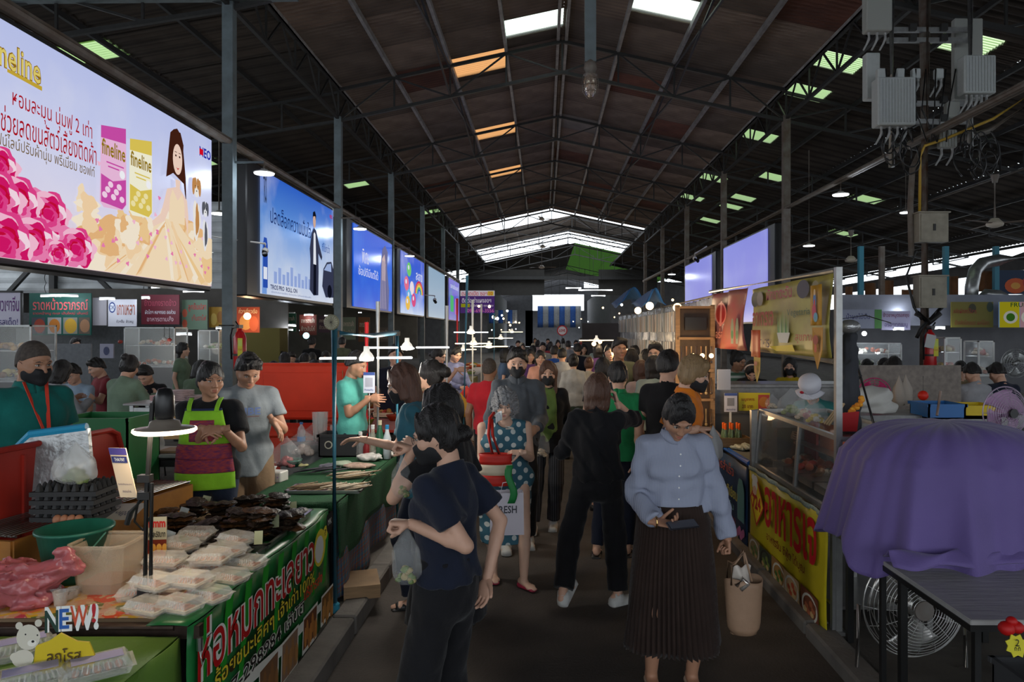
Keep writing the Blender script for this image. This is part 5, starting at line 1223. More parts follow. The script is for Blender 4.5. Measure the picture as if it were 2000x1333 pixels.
p0 = P(1905,600,15); pts = [P(2010,500,16)-p0, P(1950,508,15.6)-p0, P(1918,515,15.3)-p0, P(1904,530,15.2)-p0, P(1898,560,15)-p0, P(1897,590,15)-p0]; MB().tube(pts, .13, 14).build('duct_pipe', galv, t, True)
pts = [P(1898,583,14.8)-p0, P(1925,574,14.8)-p0, P(1950,576,14.8)-p0, P(1968,585,14.8)-p0, P(1972,600,14.8)-p0]; MB().tube(pts, .10, 14).build('branch_pipe', galv, t, True)
brown = cloth('hanging_brown', (.16,.07,.03)); bluep = mat('post_teal', (.03,.18,.25), .5)
for k, (a, b, c, d) in enumerate(((1690,1712,553,605),(1724,1746,548,602),(1908,1940,530,570),(1845,1870,540,600),(1650,1664,560,610),(1760,1788,566,612))):
 Y = 16.4; x0, x1 = X_(a,Y), X_(b,Y); o = MB().grid(lambda u, v: (x0+(x1-x0)*u, Y+.04*math.sin(8*u+k), Z_(c,Y)-(Z_(c,Y)-Z_(d,Y))*v), 6, 4).build('hanging_cloth', brown, None, True, solid=.02); tag(o, 'brown cloth hung below the light gap of the right aisle', 'cloth', 'brown cloths below the light gap')
sign('dark blue banner with an orange flower at the right edge', 1946, 2080, 528, 575, 16.2, (10,40,70), (), [(.28,.35,.16,.32,(190,80,30)),(.28,.35,.07,.14,(200,140,60)),(.5,.5,.12,.3,(170,40,30))], name='printed_banner', cat='banner')
for k, px in enumerate((1681,1722,1847,1945)): tag(MB().box((X_(px,15.8),15.8,2.7), (.10,.10,2.2)).build('stall_post', bluep if k != 1 else steelg), '%s stall post under the light gap in the right aisle' % ('first teal','grey','second teal','third teal')[k], 'post')
# ---------------------------------------------------------------- left foreground: fish stall with green banner
TZ = .78
def T_(px, py, z=TZ): Y = F*(EYE-z)/(py-CY); return V((X_(px,Y), Y, z))
tt = table(-2.34, 3.63, 1.92, 1.66, TZ-ZL, mat('plywood', (.20,.13,.07), .6), 'long food stall table under the green Thai banner', z0=ZL)
# flowered oilcloth: real colour pattern of big flowers
def flower_mat():
 m = mat('flowered_oilcloth', (.45,.12,.04), .35, spec=.6); nt = m.node_tree; b = nt.nodes['Principled BSDF']; tc = nt.nodes.new('ShaderNodeTexCoord')
 v = nt.nodes.new('ShaderNodeTexVoronoi'); v.inputs['Scale'].default_value = 11; nt.links.new(tc.outputs['Object'], v.inputs['Vector'])
 r = nt.nodes.new('ShaderNodeValToRGB'); r.color_ramp.interpolation = 'CONSTANT'; cols = [(.50,.06,.02),(.55,.30,.02),(.42,.04,.06),(.10,.12,.02),(.60,.16,.05),(.50,.22,.12)]
 for i in range(4): r.color_ramp.elements.new(.5)
 for i, c in enumerate(cols): r.color_ramp.elements[i].position = i/6; r.color_ramp.elements[i].color = (*c, 1)
 sp = nt.nodes.new('ShaderNodeSeparateColor'); nt.links.new(v.outputs['Color'], sp.inputs[0]); nt.links.new(sp.outputs[0], r.inputs[0])
 w = nt.nodes.new('ShaderNodeTexNoise'); w.inputs['Scale'].default_value = 30; nt.links.new(tc.outputs['Object'], w.inputs['Vector'])
 x = nt.nodes.new('ShaderNodeMix'); x.data_type = 'RGBA'; q = nt.nodes.new('ShaderNodeValToRGB'); q.color_ramp.elements[0].position = .52; q.color_ramp.elements[1].position = .58
 nt.links.new(w.outputs[0], q.inputs[0]); nt.links.new(q.outputs[0], x.inputs[0]); nt.links.new(r.outputs[0], x.inputs[6]); x.inputs[7].default_value = (.50,.33,.20,1); nt.links.new(x.outputs[2], b.inputs['Base Color']); return m
fm_ = flower_mat()
tag(MB().grid(lambda u, v: (-3.28+1.88*u, 2.80+.95*v, TZ+.004+.0015*math.sin(30*u+20*v)), 24, 14).build('oilcloth', fm_, None, True, solid=.004), 'orange oilcloth with big flowers covering the near end of the fish stall', 'tablecloth')
tag(MB().box((-2.3,2.775,.745), (1.95,.035,.05)).tube([(-3.2,2.755,.765),(-1.42,2.755,.765)], .012, 8).build('edge_rail', mat('rail_rust', (.07,.045,.035), .5, metal=.5, noise=.5)), 'dark rusty rail along the near edge of the flowered table', 'rail')
# green banner on the aisle side
gb = mat('banner_green', (.02,.22,.05), .35, noise=.35, nscale=3, col2=(.01,.10,.03), spec=.5)
t = thing('vinyl_banner', 'green vinyl banner with big red Thai title and food photos on the stall side', 'banner', (-1.35,3.62,.06)); L = 1.80; Hh = .72
wave = lambda y, z: .008*math.sin(6*y)+.006*math.sin(14*y+6*z)
MB().grid(lambda u, v: (wave(u*L,v), (u-.5)*L, Hh*v), 30, 8).grid(lambda u, v: (wave(u*L,1)*(1-v)-.16*v, (u-.5)*L, Hh+.006+.004*math.sin(v*3)), 30, 3).build('sheet', gb, t, True, solid=.003)
pn = Panel((.018,-L/2,0), (0,L,0), (0,0,Hh), (1,0,0)); pr = Print(pn, .0012)
gl_, gy = ink_m((30,150,40)), ink_m((236,214,60)); rr, ww_, bk = ink_m((190,16,22)), ink_m((232,232,222)), ink_m((14,14,16))
for k in range(9): pr.poly([(.0+.11*k,.45),(.05+.11*k,1),(.09+.11*k,1),(.03+.11*k,.45)], gl_)
pr.poly([(0,.50),(.5,.36),(1,.30),(1,.24),(.5,.28),(0,.42)], ww_)
for bold, m_ in ((.055, ww_), (.012, rr)): pr.text('ห่อหมกทะเลยาว', .02, .66, .80, .99, m_, bold=bold)
for bold, m_ in ((.05, ink_m((60,40,10))), (.01, gy)): pr.text('ร้อยชนะเลิศๆ เจ้าเก่า100%', .10, .52, .80, .66, m_, bold=bold)
for bold, m_ in ((.05, rr), (.01, gy)): pr.text('รวย', .03, .22, .16, .46, m_, bold=bold)
for bold, m_ in ((.06, ww_), (.008, bk)): pr.text('07-298984 เจ๊บัติ', .14, .40, .70, .52, m_, bold=bold)
pr.text('บริการส่ง', .70, .48, .88, .58, ink_m((220,60,30)), bold=.02)
pr.disc(.855,.78,.06,.15, gy, 24); pr.disc(.85,.77,.045,.11, ww_, 16, .3); pr.disc(.915,.86,.025,.06, gy); pr.text('?', .905,.84,.925,.89, bk); pr.disc(.965,.93,.04,.11, bk, 20); pr.text('MK', .945,.90,.985,.95, ww_)
for k, (u, c1, c2) in enumerate(((.34,(120,86,60),(150,104,60)), (.50,(140,110,90),(170,120,70)), (.68,(110,60,30),(200,130,60)), (.86,(120,80,30),(190,130,60)))):
 pr.poly([(u,.02+.03*k),(u+.01,.36),(u+.15,.36),(u+.14,.02+.03*k)], ww_); pr.poly([(u+.008,.05+.03*k),(u+.016,.34),(u+.142,.34),(u+.134,.05+.03*k)], ink_m(c1))
 for j in range(7): pr.disc(u+.03+.017*j, .19+.05*math.sin(j*2), .012, .08, ink_m(tuple(int(q*(1-.07*(j % 3))) for q in c2)), 10)
pr.build('printed_face', t)
MB().lathe([(0,0),(.012,0),(.012,.05),(0,.05)], (.03,-L/2+.03,Hh-.10), 8).tube([(.03,-L/2+.03,Hh-.1),(.045,-L/2+.02,Hh-.15),(.03,-L/2+.05,Hh-.155)], .003, 5).build('clip', inox, t)
# lamp with ring light
lp = thing('ring_lamp', 'tall black clip lamp with a glowing ring shade standing on the flowered table', 'lamp', (-1.64,2.95,TZ)); hz = Z_(838,2.95)-TZ; dx = X_(322,2.95)+1.64
MB().box((0,-.0,.02), (.07,.07,.04)).tube([(-.002,0,0),(.005,0,.45),(.03,.0,.83)], .010, 8).tube([(.022,0,0),(.026,0,.5)], .009, 8).build('stand', blackm, lp)
for z in (.06,.45,.52): MB().box((.0,0,z), (.05,.035,.03)).build('clamp', blackp, lp)
MB().tube([(.03,0,.82),(.04,.0,.85),(dx,0,hz+.16)], .008, 6).build('arm', blackm, lp)
MB().lathe([(.0,.135),(.025,.13),(.036,.10),(.038,.02),(.03,.0)], (dx,0,hz+.035), 24).build('lamp_socket', blackp, lp, True)
MB().lathe([(.03,.032),(.055,.022),(.062,.0),(.112,-.006),(.118,-.014),(.112,-.02),(.0,-.016)], (dx,0,hz+.01), 36).build('shade', mat('shade_metal', (.42,.36,.30), .35, metal=.6), lp, True)
MB().lathe([(.119,-.008),(.121,-.018),(.112,-.026),(.09,-.024),(.09,-.018)], (dx,0,hz+.01), 40).build('glow_ring', glow('ring_warm', (1,.84,.62), 4.5), lp, True)
lamp('ring_light', 'AREA', (-1.68+dx,2.95,TZ+hz-.03), 3.2, (1,.8,.55), .2)
# hanging things on the lamp stand: cord, card
MB().tube([(.02,0,.5),(-.03,.0,.42),(-.05,.01,.34),(-.02,.02,.30),(.02,.0,.36)], .005, 5).tube([(0,.01,.45),(-.06,.0,.38),(-.075,0,.33)], .012, 6).build('cord', blackp, lp)
cd = thing('payment_card', 'upright white payment card with a blue band, clipped to the ring lamp stand', 'card', (X_(252,2.98),2.98,Z_(972,2.98)), R(-6));
MB().grid(lambda u, v: (-.038+.076*u-.052*v, 0, .205*v), 1, 1).build('card', ink_m((206,186,160)), cd, False, solid=.004)
pn = Panel((-.038,-.003,0), (.076,0,0), (-.052,0,.205)); pr = Print(pn, .001); nb = ink_m((40,46,100)); pr.rect(0,.86,1,1,ink_m((70,60,130))); pr.rect(.05,.70,.95,.83,nb); pr.text('THAI PAY',.2,.73,.8,.80,ww_); pr.text('รับเงินได้ทุกธนาคาร',.1,.24,.9,.29,nb); pr.text('สแกนจ่าย',.25,.10,.75,.16,nb); pr.build('printed_face', cd)
# things on the table
teal = mat('bucket_green', (.015,.13,.085), .4, noise=.2)
p = T_(147,1133); t = thing('bucket', 'green plastic bucket standing behind the flowered cloth', 'bucket', p)
MB().lathe([(0,.004),(.108,.004),(.112,.02),(.148,.225),(.158,.228),(.158,.240),(.146,.240),(.105,.012),(0,.012)], n=32).build('bucket_body', teal, t, True); MB().tube([(.15,-.02,.22),(.13,-.10,.16),(.05,-.155,.11),(-.03,-.15,.10)], .004, 6).build('handle', mat('bucket_handle', (.06,.2,.15), .4), t)
p = T_(213,1150); t = thing('plastic_container', 'square translucent container with red dipping sauce left in the bottom', 'container', p)
def rsq(r, h, k=4, c=.03):
 return None
mb = MB()
for z0, w0, z1, w1 in ((0,.19,.205,.225),(.205,.24,.215,.24)):
 mb.prism([(-w0/2,-w0/2+.02),(-w0/2+.02,-w0/2),(w0/2-.02,-w0/2),(w0/2,-w0/2+.02),(w0/2,w0/2-.02),(w0/2-.02,w0/2),(-w0/2+.02,w0/2),(-w0/2,w0/2-.02)], z0, z0+.004) if z0 == 0 else None
 o8 = lambda w, z: [(-w/2,-w/2+.03,z),(-w/2+.03,-w/2,z),(w/2-.03,-w/2,z),(w/2,-w/2+.03,z),(w/2,w/2-.03,z),(w/2-.03,w/2,z),(-w/2+.03,w/2,z),(-w/2,w/2-.03,z)]
 mb.add(o8(w0,z0)+o8(w1,z1), [(i,(i+1)%8,(i+1)%8+8,i+8) for i in range(8)])
mb.add(o8(.225,.215)+o8(.245,.218), [(i,(i+1)%8,(i+1)%8+8,i+8) for i in range(8)])
mb.build('tub', mat('tub_plastic', (.62,.50,.36), .25, alpha=.42, spec=.6), t, solid=.004)
MB().prism([(x*.92,y*.92) for x,y,_ in o8(.19,0)], .005, .045).build('sauce', mat('sauce', (.35,.09,.02), .2, noise=.4, nscale=30), t)
# clear boxes of steamed fish cakes
boxm = mat('clamshell_plastic', (.88,.86,.80), .08, alpha=.20, spec=1.0); ricem = mat('steamed_rice', (.62,.53,.42), .6, noise=.3, nscale=50, bump=.6, bscale=90); fill_ = mat('fishcake', (.62,.20,.07), .45, noise=.5, nscale=60)
def clamshell(p, rz, label, w=.165, d=.115, h=.055, inner=fill_, group='clear boxes of food on the flowered table', base=ricem):
 t = thing('food_box', label, 'food box', p, rz, group)
 def fr(w1, d1, z1, w2, d2, z2): return [(sx*w1/2, sy*d1/2, z1) for sx, sy in ((-1,-1),(1,-1),(1,1),(-1,1))]+[(sx*w2/2, sy*d2/2, z2) for sx, sy in ((-1,-1),(1,-1),(1,1),(-1,1))]
 sd = [(0,1,5,4),(1,2,6,5),(2,3,7,6),(3,0,4,7)]
 MB().add(fr(w*.84,d*.8,0,w*.96,d*.94,h*.5), sd+[(3,2,1,0)]).add(fr(w*.96,d*.94,h*.5,w*1.05,d*1.06,h*.5), sd).build('tray', boxm, t, solid=.0015)
 mb = MB().add(fr(w*1.05,d*1.06,h*.53,w*.95,d*.93,h*.55), sd).add(fr(w*.95,d*.93,h*.55,w*.80,d*.74,h), sd+[(4,5,6,7)])
 for k in range(11): x = -w*.38+k*w*.076; mb.bar((x,-d*.455,h*.57), (x*.86,-d*.375,h*.98), .003, .004)
 mb.build('lid', boxm, t, solid=.0012)
 MB().box((0,0,h*.16), (w*.80,d*.74,h*.26), bev=.006).build('rice', base, t); q = random.Random(int(p[0]*999))
 mb = MB()
 for k in range(5): mb.ball((-w*.30+k*w*.15, q.uniform(-.008,.008), h*.36), (w*.06,d*.27,h*.16), 8, 5)
 mb.build('filling', inner, t, True); return t
k = 0
for lay, pts in ((0, ((292,1200),(352,1197),(408,1176),(330,1158),(388,1148),(446,1140),(482,1112),(416,1116),(362,1122),(304,1135),(398,1090),(452,1092),(275,1172))), (1, ((300,1180),(368,1175),(322,1133),(412,1128),(384,1078),(462,1088),(442,1112),(352,1100)))):
 rows = sorted(pts, key=lambda q: -q[1]); nr = [rows[i:i+4] for i in range(0, len(rows), 4)]
 for px, py in pts:
  ri = [i for i, r_ in enumerate(nr) if (px, py) in r_][0]; ci = sorted(nr[ri]).index((px, py)); p = T_(px, py); p.z += .006+lay*.060; clamshell(p, R(-12+rnd.uniform(-14,14)), 'clear fish cake box, %s layer, %s row, %s from the left' % (('bottom','top')[lay], ('front','second','third','back')[ri], ('first','second','third','fourth')[ci])); k += 1
for k_, (px, py) in enumerate(((105,1178),(118,1186),(132,1175),(142,1170))):
 p = T_(px, py); tag(MB().lathe([(0,0),(.022,0),(.028,.035+.02*(k_ < 2)),(.030,.037+.02*(k_ < 2)),(.026,.035+.02*(k_ < 2)),(.02,.003),(0,.003)], (p.x,p.y,p.z+.008), 14).build('sauce_cup', plast2, None, True), 'small clear sauce cup beside the pink bag', 'cup', 'sauce cups on the flowered cloth')
tag(MB().box(T_(205,1200)+V((0,0,.008)), (.12,.05,.004), (0,0,.5)).build('plastic_spoons', plast), 'packet of clear plastic spoons on the flowered cloth', 'packet')
# pink plastic bag slumped at the edge
pkm = mat('pink_bag', (.50,.13,.15), .3, alpha=.85, noise=.3, nscale=9, bump=.9, bscale=25, spec=.7)
f = Field((-.34,-.2,-.02), (.24,.2,.30), .0075); f.cap((-.25,0,.03), (.03,0,.04), (.12,.06), (.09,.055), (0,1,0), 0); f.cap((.02,.0,.08), (.15,.02,.15), (.06,.05), (.03,.06), (0,1,0), .05); f.ell((-.1,.02,.10), (.14,.1,.07), .03); f.fold(.008, 40, 4); f.fold(.0055, 105, 2, (.35,1,1)); f.fold(.003, 190, 7, (.4,1,1)); f.plane((0,0,.0), (0,0,-1))
o = np_obj('carrier_bag', [(*f.nets(), 0)], [pkm]); o.location = T_(62,1182)+V((0,0,.006)); tag(o, 'crumpled pink plastic bag lying at the left edge of the flowered table', 'bag')
# grilled fish wrapped in leaves, stacked
leafm = mat('charred_leaf', (.045,.030,.020), .42, noise=.7, nscale=25, col2=(.008,.006,.005), bump=.9, bscale=60, spec=.6); leafo = mat('charred_leaf_brown', (.14,.06,.02), .45, noise=.8, nscale=30, col2=(.015,.01,.006), bump=.9, bscale=60)
def fish_mesh(seed, m):
 q = random.Random(seed); mb = MB(); n = 12
 def prof(u): return (math.sin(math.pi*min(1,max(0,u)))**.55)
 top = [];
 def fn(s): return lambda u, v: ((u-.5)*.19, (v-.5)*.115*prof(u*.96+.02), s*.011*prof(u)*math.sin(math.pi*v)+.004*math.sin(22*u+q.random()*2)+.003*math.sin(17*v+seed))
 return MB().grid(fn(1), 12, 6).grid(fn(-1), 12, 6).mesh('grilled_fish', [m], True)
fmesh = [fish_mesh(i, leafm if i % 3 else leafo) for i in range(5)]
piles = ((352,1040,7),(382,1005,6),(398,1050,6),(432,1012,7),(436,1062,4),(470,1040,8),(492,1000,7),(512,1045,9),(540,1010,9),(562,1030,6),(365,1075,3),(330,1015,5),(452,1085,2))
for a, (px, py, n) in enumerate(piles):
 p = T_(px, py+14)
 for j in range(int(n*1.1)):
  o = link(bpy.data.objects.new('grilled_fish', fmesh[(a+j) % 5])); o.location = (p.x+rnd.uniform(-.02,.02), p.y+rnd.uniform(-.02,.02), TZ+.032+.0165*j); o.rotation_euler = (rnd.uniform(-.12,.12), rnd.uniform(-.12,.12), rnd.uniform(0,3.14)); tag(o, 'charred leaf-wrapped grilled fish in the dark stacks behind the clear boxes', 'fish', 'stacked grilled fish')
tagm = ink_m((160,164,130)); foil = mat('foil_card', (.5,.55,.55), .3, metal=.4, noise=.4, nscale=20)
for k, (px, py, r_, m_) in enumerate(((358,1018,.4,foil),(402,992,.3,tagm),(538,1035,-.2,tagm),(505,1070,-.1,tagm),(573,1005,-.2,tagm),(330,1070,.5,foil))):
 p = T_(px, py+20); t = thing('price_tag', 'small price tag stuck in the grilled fish, %s' % ('left silvery one','middle back one','right one','front right one by the empty tray','farthest right one','low silvery one by the noodle picture')[k], 'price tag', (p.x,p.y,TZ+.07), r_*1.5); MB().box((0,0,.03), (.045,.003,.065), (-.25,r_,0)).build('card', m_, t); pr = Print(Panel((-.018,-.003,.0),(.036,0,0),(0,.01,.06)), .001); pr.text('30',.2,.45,.8,.85,bk); pr.text('บาท',.2,.1,.8,.35,bk); pr.build('lettering', t)
# steel trays
def tray(p, w, d, h, label, rz=0, m=inox, group=None):
 t = thing('metal_tray', label, 'tray', p, rz, group); MB().box((0,0,.002), (w,d,.004)).box((-w/2,0,h/2), (.004,d,h)).box((w/2,0,h/2), (.004,d,h)).box((0,-d/2,h/2), (w,.004,h)).box((0,d/2,h/2), (w,.004,h)).build('pan', m, t)
 MB().box((-w/2-.006,0,h), (.018,d+.03,.004)).box((w/2+.006,0,h), (.018,d+.03,.004)).box((0,-d/2-.006,h), (w+.03,.018,.004)).box((0,d/2+.006,h), (w+.03,.018,.004)).build('rolled_rim', m, t); return t
tray((-1.56,3.50,TZ+.004), .30,.24,.035, 'nearest empty steel tray on the stall beside the green banner'); tray((-1.56,3.80,TZ+.004), .30,.26,.035, 'middle empty steel tray on the stall beside the green banner')
tray((-1.58,4.16,TZ+.004), .34,.34,.045, 'farthest empty steel tray at the end of the green banner stall'); tray((-2.02,3.75,TZ+.001), .56,.62,.028, 'wide dark baking tray under the stacks of grilled fish', m=steeld)
# noodle picture standing in front of the grill
pc = thing('picture_card', 'small upright sign with a noodle photo and a red wavy title behind the lamp stand', 'sign', T_(305,1110)+V((0,0,.005)), R(8)); MB().box((0,0,.12), (.095,.006,.235)).build('card', ink_m((176,168,140)), pc); pr = Print(Panel((-.047,-.004,.003),(.095,0,0),(0,0,.232)), .001); pr.rect(0,0,1,.55,ink_m((110,40,20)))
for j in range(9): pr.disc(.2+.09*j, .18+.10*(j % 3), .13,.09, ink_m(((210,130,40),(190,80,30),(220,160,70))[j % 3]), 12)
for bold, m_ in ((.04, ink_m((180,30,20))),): pr.text('mmm', .05,.80,.95,.93, m_, bold=bold)
pr.text('แพคละ50บาท',.05,.60,.95,.72,bk,bold=.02); pr.build('printed_face', pc)
# yellow grill box
yel = mat('grill_ochre', (.44,.19,.03), .5, noise=.35, nscale=5, col2=(.25,.10,.02))
g = thing('grill_box', 'ochre painted grill box with a wire rack, set behind the bucket', 'grill', (-2.50,3.85,.70), R(-10)); L = 1.22; Wd = .46
for x, y, sx, sy in ((Wd/2,0,.02,L),(-Wd/2,0,.02,L),(0,L/2,Wd,.02),(0,-L/2,Wd,.02)): MB().box((x,y,.13), (sx,sy,.27)).build('side_panel', yel, g)
MB().box((0,0,.06), (Wd-.02,L-.02,.02)).build('ash_pan', steeld, g); MB().box((.0,-L/2+.05,-.0), (.12,.05,.24)).box((0,L/2-.05,0), (.12,.05,.24)).build('foot', mat('foot_maroon', (.10,.02,.03), .6), g)
for k in range(17): MB().tube([(-Wd/2+.01+k*(Wd-.02)/16,-L/2,.285),(-Wd/2+.01+k*(Wd-.02)/16,L/2,.285)], .004, 5).build('wire', inox, g)
for k in range(4): MB().tube([(-Wd/2,-L/2+.02+k*(L-.04)/3,.278),(Wd/2,-L/2+.02+k*(L-.04)/3,.278)], .006, 5).build('cross_wire', inox, g)
pp = thing('handwritten_paper', 'white handwritten paper lying on the wire rack', 'paper', (X_(207,3.55),3.60,1.0), R(4)); MB().box((0,0,0), (.27,.17,.003), (R(14),0,0)).build('sheet', ink_m((150,146,140)), pp); pr = Print(Panel((-.13,-.075,-.014),(.26,0,0),(0,.15,.037)), .002)
for s_, a in (('ปลาเผา',(.1,.55,.6,.85)),('ห่อหมก',(.3,.3,.8,.5)),('ชุด',(.7,.1,.9,.3))): pr.text(s_, *a, ink_m((70,70,90)))
pr.build('lettering', pp)
# egg trays and bag of greens
et = MB()
for i in range(7):
 for j in range(5): et.lathe([(.021,0),(.012,.028),(.005,.040),(0,.041)], (-.125+i*.042,-.085+j*.042,.02), 6)
et.box((0,0,.012), (.31,.23,.022)); em_ = et.mesh('egg_tray', [mat('egg_tray_black', (.018,.018,.019), .6)])
for k in range(4):
 o = link(bpy.data.objects.new('egg_tray', em_)); o.location = (X_(137,3.5),3.55,.985+.042*k); o.rotation_euler = (0,0,R(-6+3*k)); tag(o, '%s black egg tray in the pile under the bag of greens' % ('bottom','second','third','topmost')[k], 'tray', 'pile of black egg trays')
for k in range(4): tag(MB().ball((X_(112+14*k,3.4),3.40,1.01), (.021,.021,.026), 10, 7).build('egg', mat('egg_brown', (.35,.15,.08), .5), None, True), 'brown egg showing at the front of the black egg trays', 'egg', 'eggs in the black egg trays')
grn = [mat('greens_a', (.14,.20,.06), .6), mat('greens_b', (.26,.30,.14), .6)]
b_ = bag('tied clear bag of green vegetables on top of the black egg trays', (X_(148,3.5),3.5,1.165), 1, .20, .095, plast2, [mat('greens_a'), mat('greens_b')])
for s_ in (-1,1): MB().grid(lambda u, v, s_=s_: (s_*(.02+.07*v), -.015+.03*u, .185+.01*math.sin(6*v)), 2, 6).build('bag_ear', plast2, b_, True)
# folded tables and the red lid behind
ft = thing('folded_table', 'folded silver-topped table with bright blue rim and yellow legs, leaning by the red lid', 'table', (X_(118,3.75),3.72,.95), R(5))
MB().box((.02,0,.22), (.32,.03,.42), (R(-6),R(-8),0)).build('foil_top', mat('foil_top', (.35,.36,.36), .35, metal=.7, bump=.6, bscale=20, noise=.3), ft); MB().tube([(-.20,.02,.0),(-.20,.02,.36),(-.14,.02,.42),(.14,.02,.455)], .022, 8).tube([(-.17,.05,.0),(-.17,.05,.40)], .02, 8).build('blue_rim', mat('rim_blue', (.02,.28,.48), .4), ft)
for x in (-.215,-.175): MB().tube([(x,-.02,-.3),(x,-.02,.33)], .011, 8).build('yellow_leg', mat('leg_yellow', (.50,.38,.05), .4), ft)
redp = mat('crate_red', (.42,.030,.018), .4, noise=.2, nscale=5)
lid = thing('fish_crate_lid', 'big red plastic lid standing upright behind the silver folded table', 'lid', (-2.62,3.85,.55), R(-7)); hl = [(-.46,0),(.46,0),(.47,.66),(.44,.745),(.38,.775),(-.40,.775),(-.45,.745),(-.47,.66)]
def side(pts, x0, x1): return [(x0,y,z) for y, z in pts]+[(x1,y,z) for y, z in pts]
n = len(hl); MB().add(side(hl,-.008,.008), [tuple(range(n-1,-1,-1)), tuple(range(n,2*n))]+[(i,(i+1)%n,(i+1)%n+n,i+n) for i in range(n)]).build('panel', redp, lid)
MB().tube([(.02,a*1.0,b) for a, b in hl[1:]]+[(.02,-.46,0)], .016, 8).build('rim', redp, lid)
for y in (-.22,.0,.22): MB().box((.014,y,.38), (.014,.012,.70)).build('rib', redp, lid)
MB().tube([(.02,.30,.40),(.05,.32,.44),(.05,.36,.46),(.02,.38,.42)], .014, 8).build('hoop', redp, lid)
tag(MB().box((-2.95,4.1,.52), (.5,1.2,.85)).build('crate_stack', mat('crate_dark_red', (.12,.015,.012), .5)), 'dark red crate standing under the big red lid', 'crate')
# near green table with clear boxes
gt = mat('cloth_apple_green', (.13,.26,.035), .55, noise=.2, nscale=4, bump=.15); t = table(-2.28, 2.38, 1.78, .66, .74-ZL, gt, 'apple green covered table at the bottom left corner', z0=ZL)
MB().grid(lambda u, v: (-.895+1.79*u, -.335-.012*math.sin(18*u)*v, .645-.5*v), 30, 4).grid(lambda u, v: (.895+.02*v+.012*math.sin(9*u), -.335+.67*u, .645-.5*v), 10, 4).grid(lambda u, v: (-.895+1.79*u, -.335+.67*v, .646), 2, 2).build('cloth', gt, t, True, solid=.004)
G_ = lambda px, py: T_(px, py, .742)
lbl = ink_m((170,165,205))
for k, (px, py, rz, l) in enumerate(((40,1285,R(38),'clear food box with a lilac label at the left edge of the green table'),(60,1345,R(35),'nearest clear food box of dark greens on the green table'),(190,1322,R(36),'clear food box with a lilac label right of the NEW sign'))):
 c = clamshell(G_(px,py)+V((0,0,.004)), rz, l, .21,.12,.06, [grn[0],grn[0],fill_][k], 'clear boxes on the green table', mat('salad', (.10,.13,.05), .6, noise=.5, nscale=40)); MB().box((0,-.005,.0625), (.15,.06,.001)).build('label', lbl, c)
nw = thing('sign_card', 'yellow cut-out card saying NEW with a white bear on the green table', 'sign', G_(118,1325)+V((0,0,.0)), R(10), None, 1.25); yc = ink_m((206,180,30)); bw = ink_m((206,200,184))
MB().add([(x,0,z) for x, z in ((-.07,0),(.075,0),(.085,.05),(.07,.09),(.04,.095),(0,.12),(-.03,.10),(-.06,.09))]+[(x,.006,z) for x, z in ((-.07,0),(.075,0),(.085,.05),(.07,.09),(.04,.095),(0,.12),(-.03,.10),(-.06,.09))], [tuple(range(8)), tuple(range(15,7,-1))]+[(i,i+8,(i+1)%8+8,(i+1)%8) for i in range(8)]).build('card', yc, nw)
pr = Print(Panel((-.12,-.002,0),(.22,0,0),(0,0,.2)), .0012); pr.disc(.20,.58,.13,.17,bw,20); pr.disc(.10,.74,.04,.05,bw); pr.disc(.31,.76,.04,.05,bw); pr.disc(.24,.50,.05,.045,ink_m((230,226,214))); pr.disc(.25,.52,.018,.018,bk,8); pr.disc(.17,.62,.01,.012,bk,8); pr.disc(.30,.60,.01,.012,bk,8); pr.disc(.14,.30,.12,.12,bw); pr.disc(.06,.33,.06,.06,bw)
for bold, c in ((.06,ink_m((230,230,225))),): pr.text('NEW!', .38,.62,.98,.98, c, bold=bold)
for s_, a, c in (('N',(.38,.62,.53,.92),(30,60,50)),('E',(.54,.66,.65,.93),(40,90,170)),('W',(.66,.69,.86,.96),(200,80,50)),('!',(.90,.72,.95,.98),(180,30,40))): pr.text(s_, *a, ink_m(c), bold=.02)
pr.text('ลูกโรส', .40,.16,.78,.40, ink_m((80,60,10)), bold=.01); pr.build('printed_face', nw)

# ---- blue pipe frame and the fish table
t = thing('pipe_frame', 'light blue pipe frame standing at the corner of the green fish table', 'frame', (-1.35,4.62,ZL)); MB().tube([(0,0,0),(0,0,1.84)], .021, 12).build('near_pipe', blue_pipe, t, True); MB().lathe([(.036,0),(.034,.05),(.022,.06)], n=12).build('foot_cap', mat('cap_blue', (.02,.22,.32), .4), t)
MB().tube([(0,0,1.80),(0,1.0,1.775),(.0,1.98,1.80)], .020, 10).build('top_pipe', blue_pipe, t, True); MB().tube([(0,1.98,.02),(0,1.98,1.82)], .018, 10).build('far_pipe', blue_pipe, t, True)
for y in (.02,1.9,1.98): MB().lathe([(.028,-.02),(.028,.02)], (0,y,1.79), 10).build('joint', blackp, t)
t = thing('round_plaque', 'pale round fan face hung on top of the blue pipe frame', 'plaque', (-1.35,4.56,Z_(630,4.56))); MB().lathe([(0,-.01),(.043,-.01),(.050,0),(.043,.01),(0,.01)], n=28, axis=(0,1,0)).build('disc', mat('plaque', (.36,.34,.22), .5, noise=.4, nscale=40), t)
for k in range(9): a = k*math.pi/9; MB().tube([(.045*math.cos(a),-.012,.045*math.sin(a)),(-.045*math.cos(a),-.012,-.045*math.sin(a))], .0012, 4).build('spoke', steelg, t)
grass = mat('grass_cloth', (.02,.115,.04), .9, noise=.5, nscale=120, col2=(.01,.05,.02), bump=.8, bscale=200); FX0, FX1, FY0, FY1 = -1.98, -1.38, 4.72, 6.66; FZ = .775
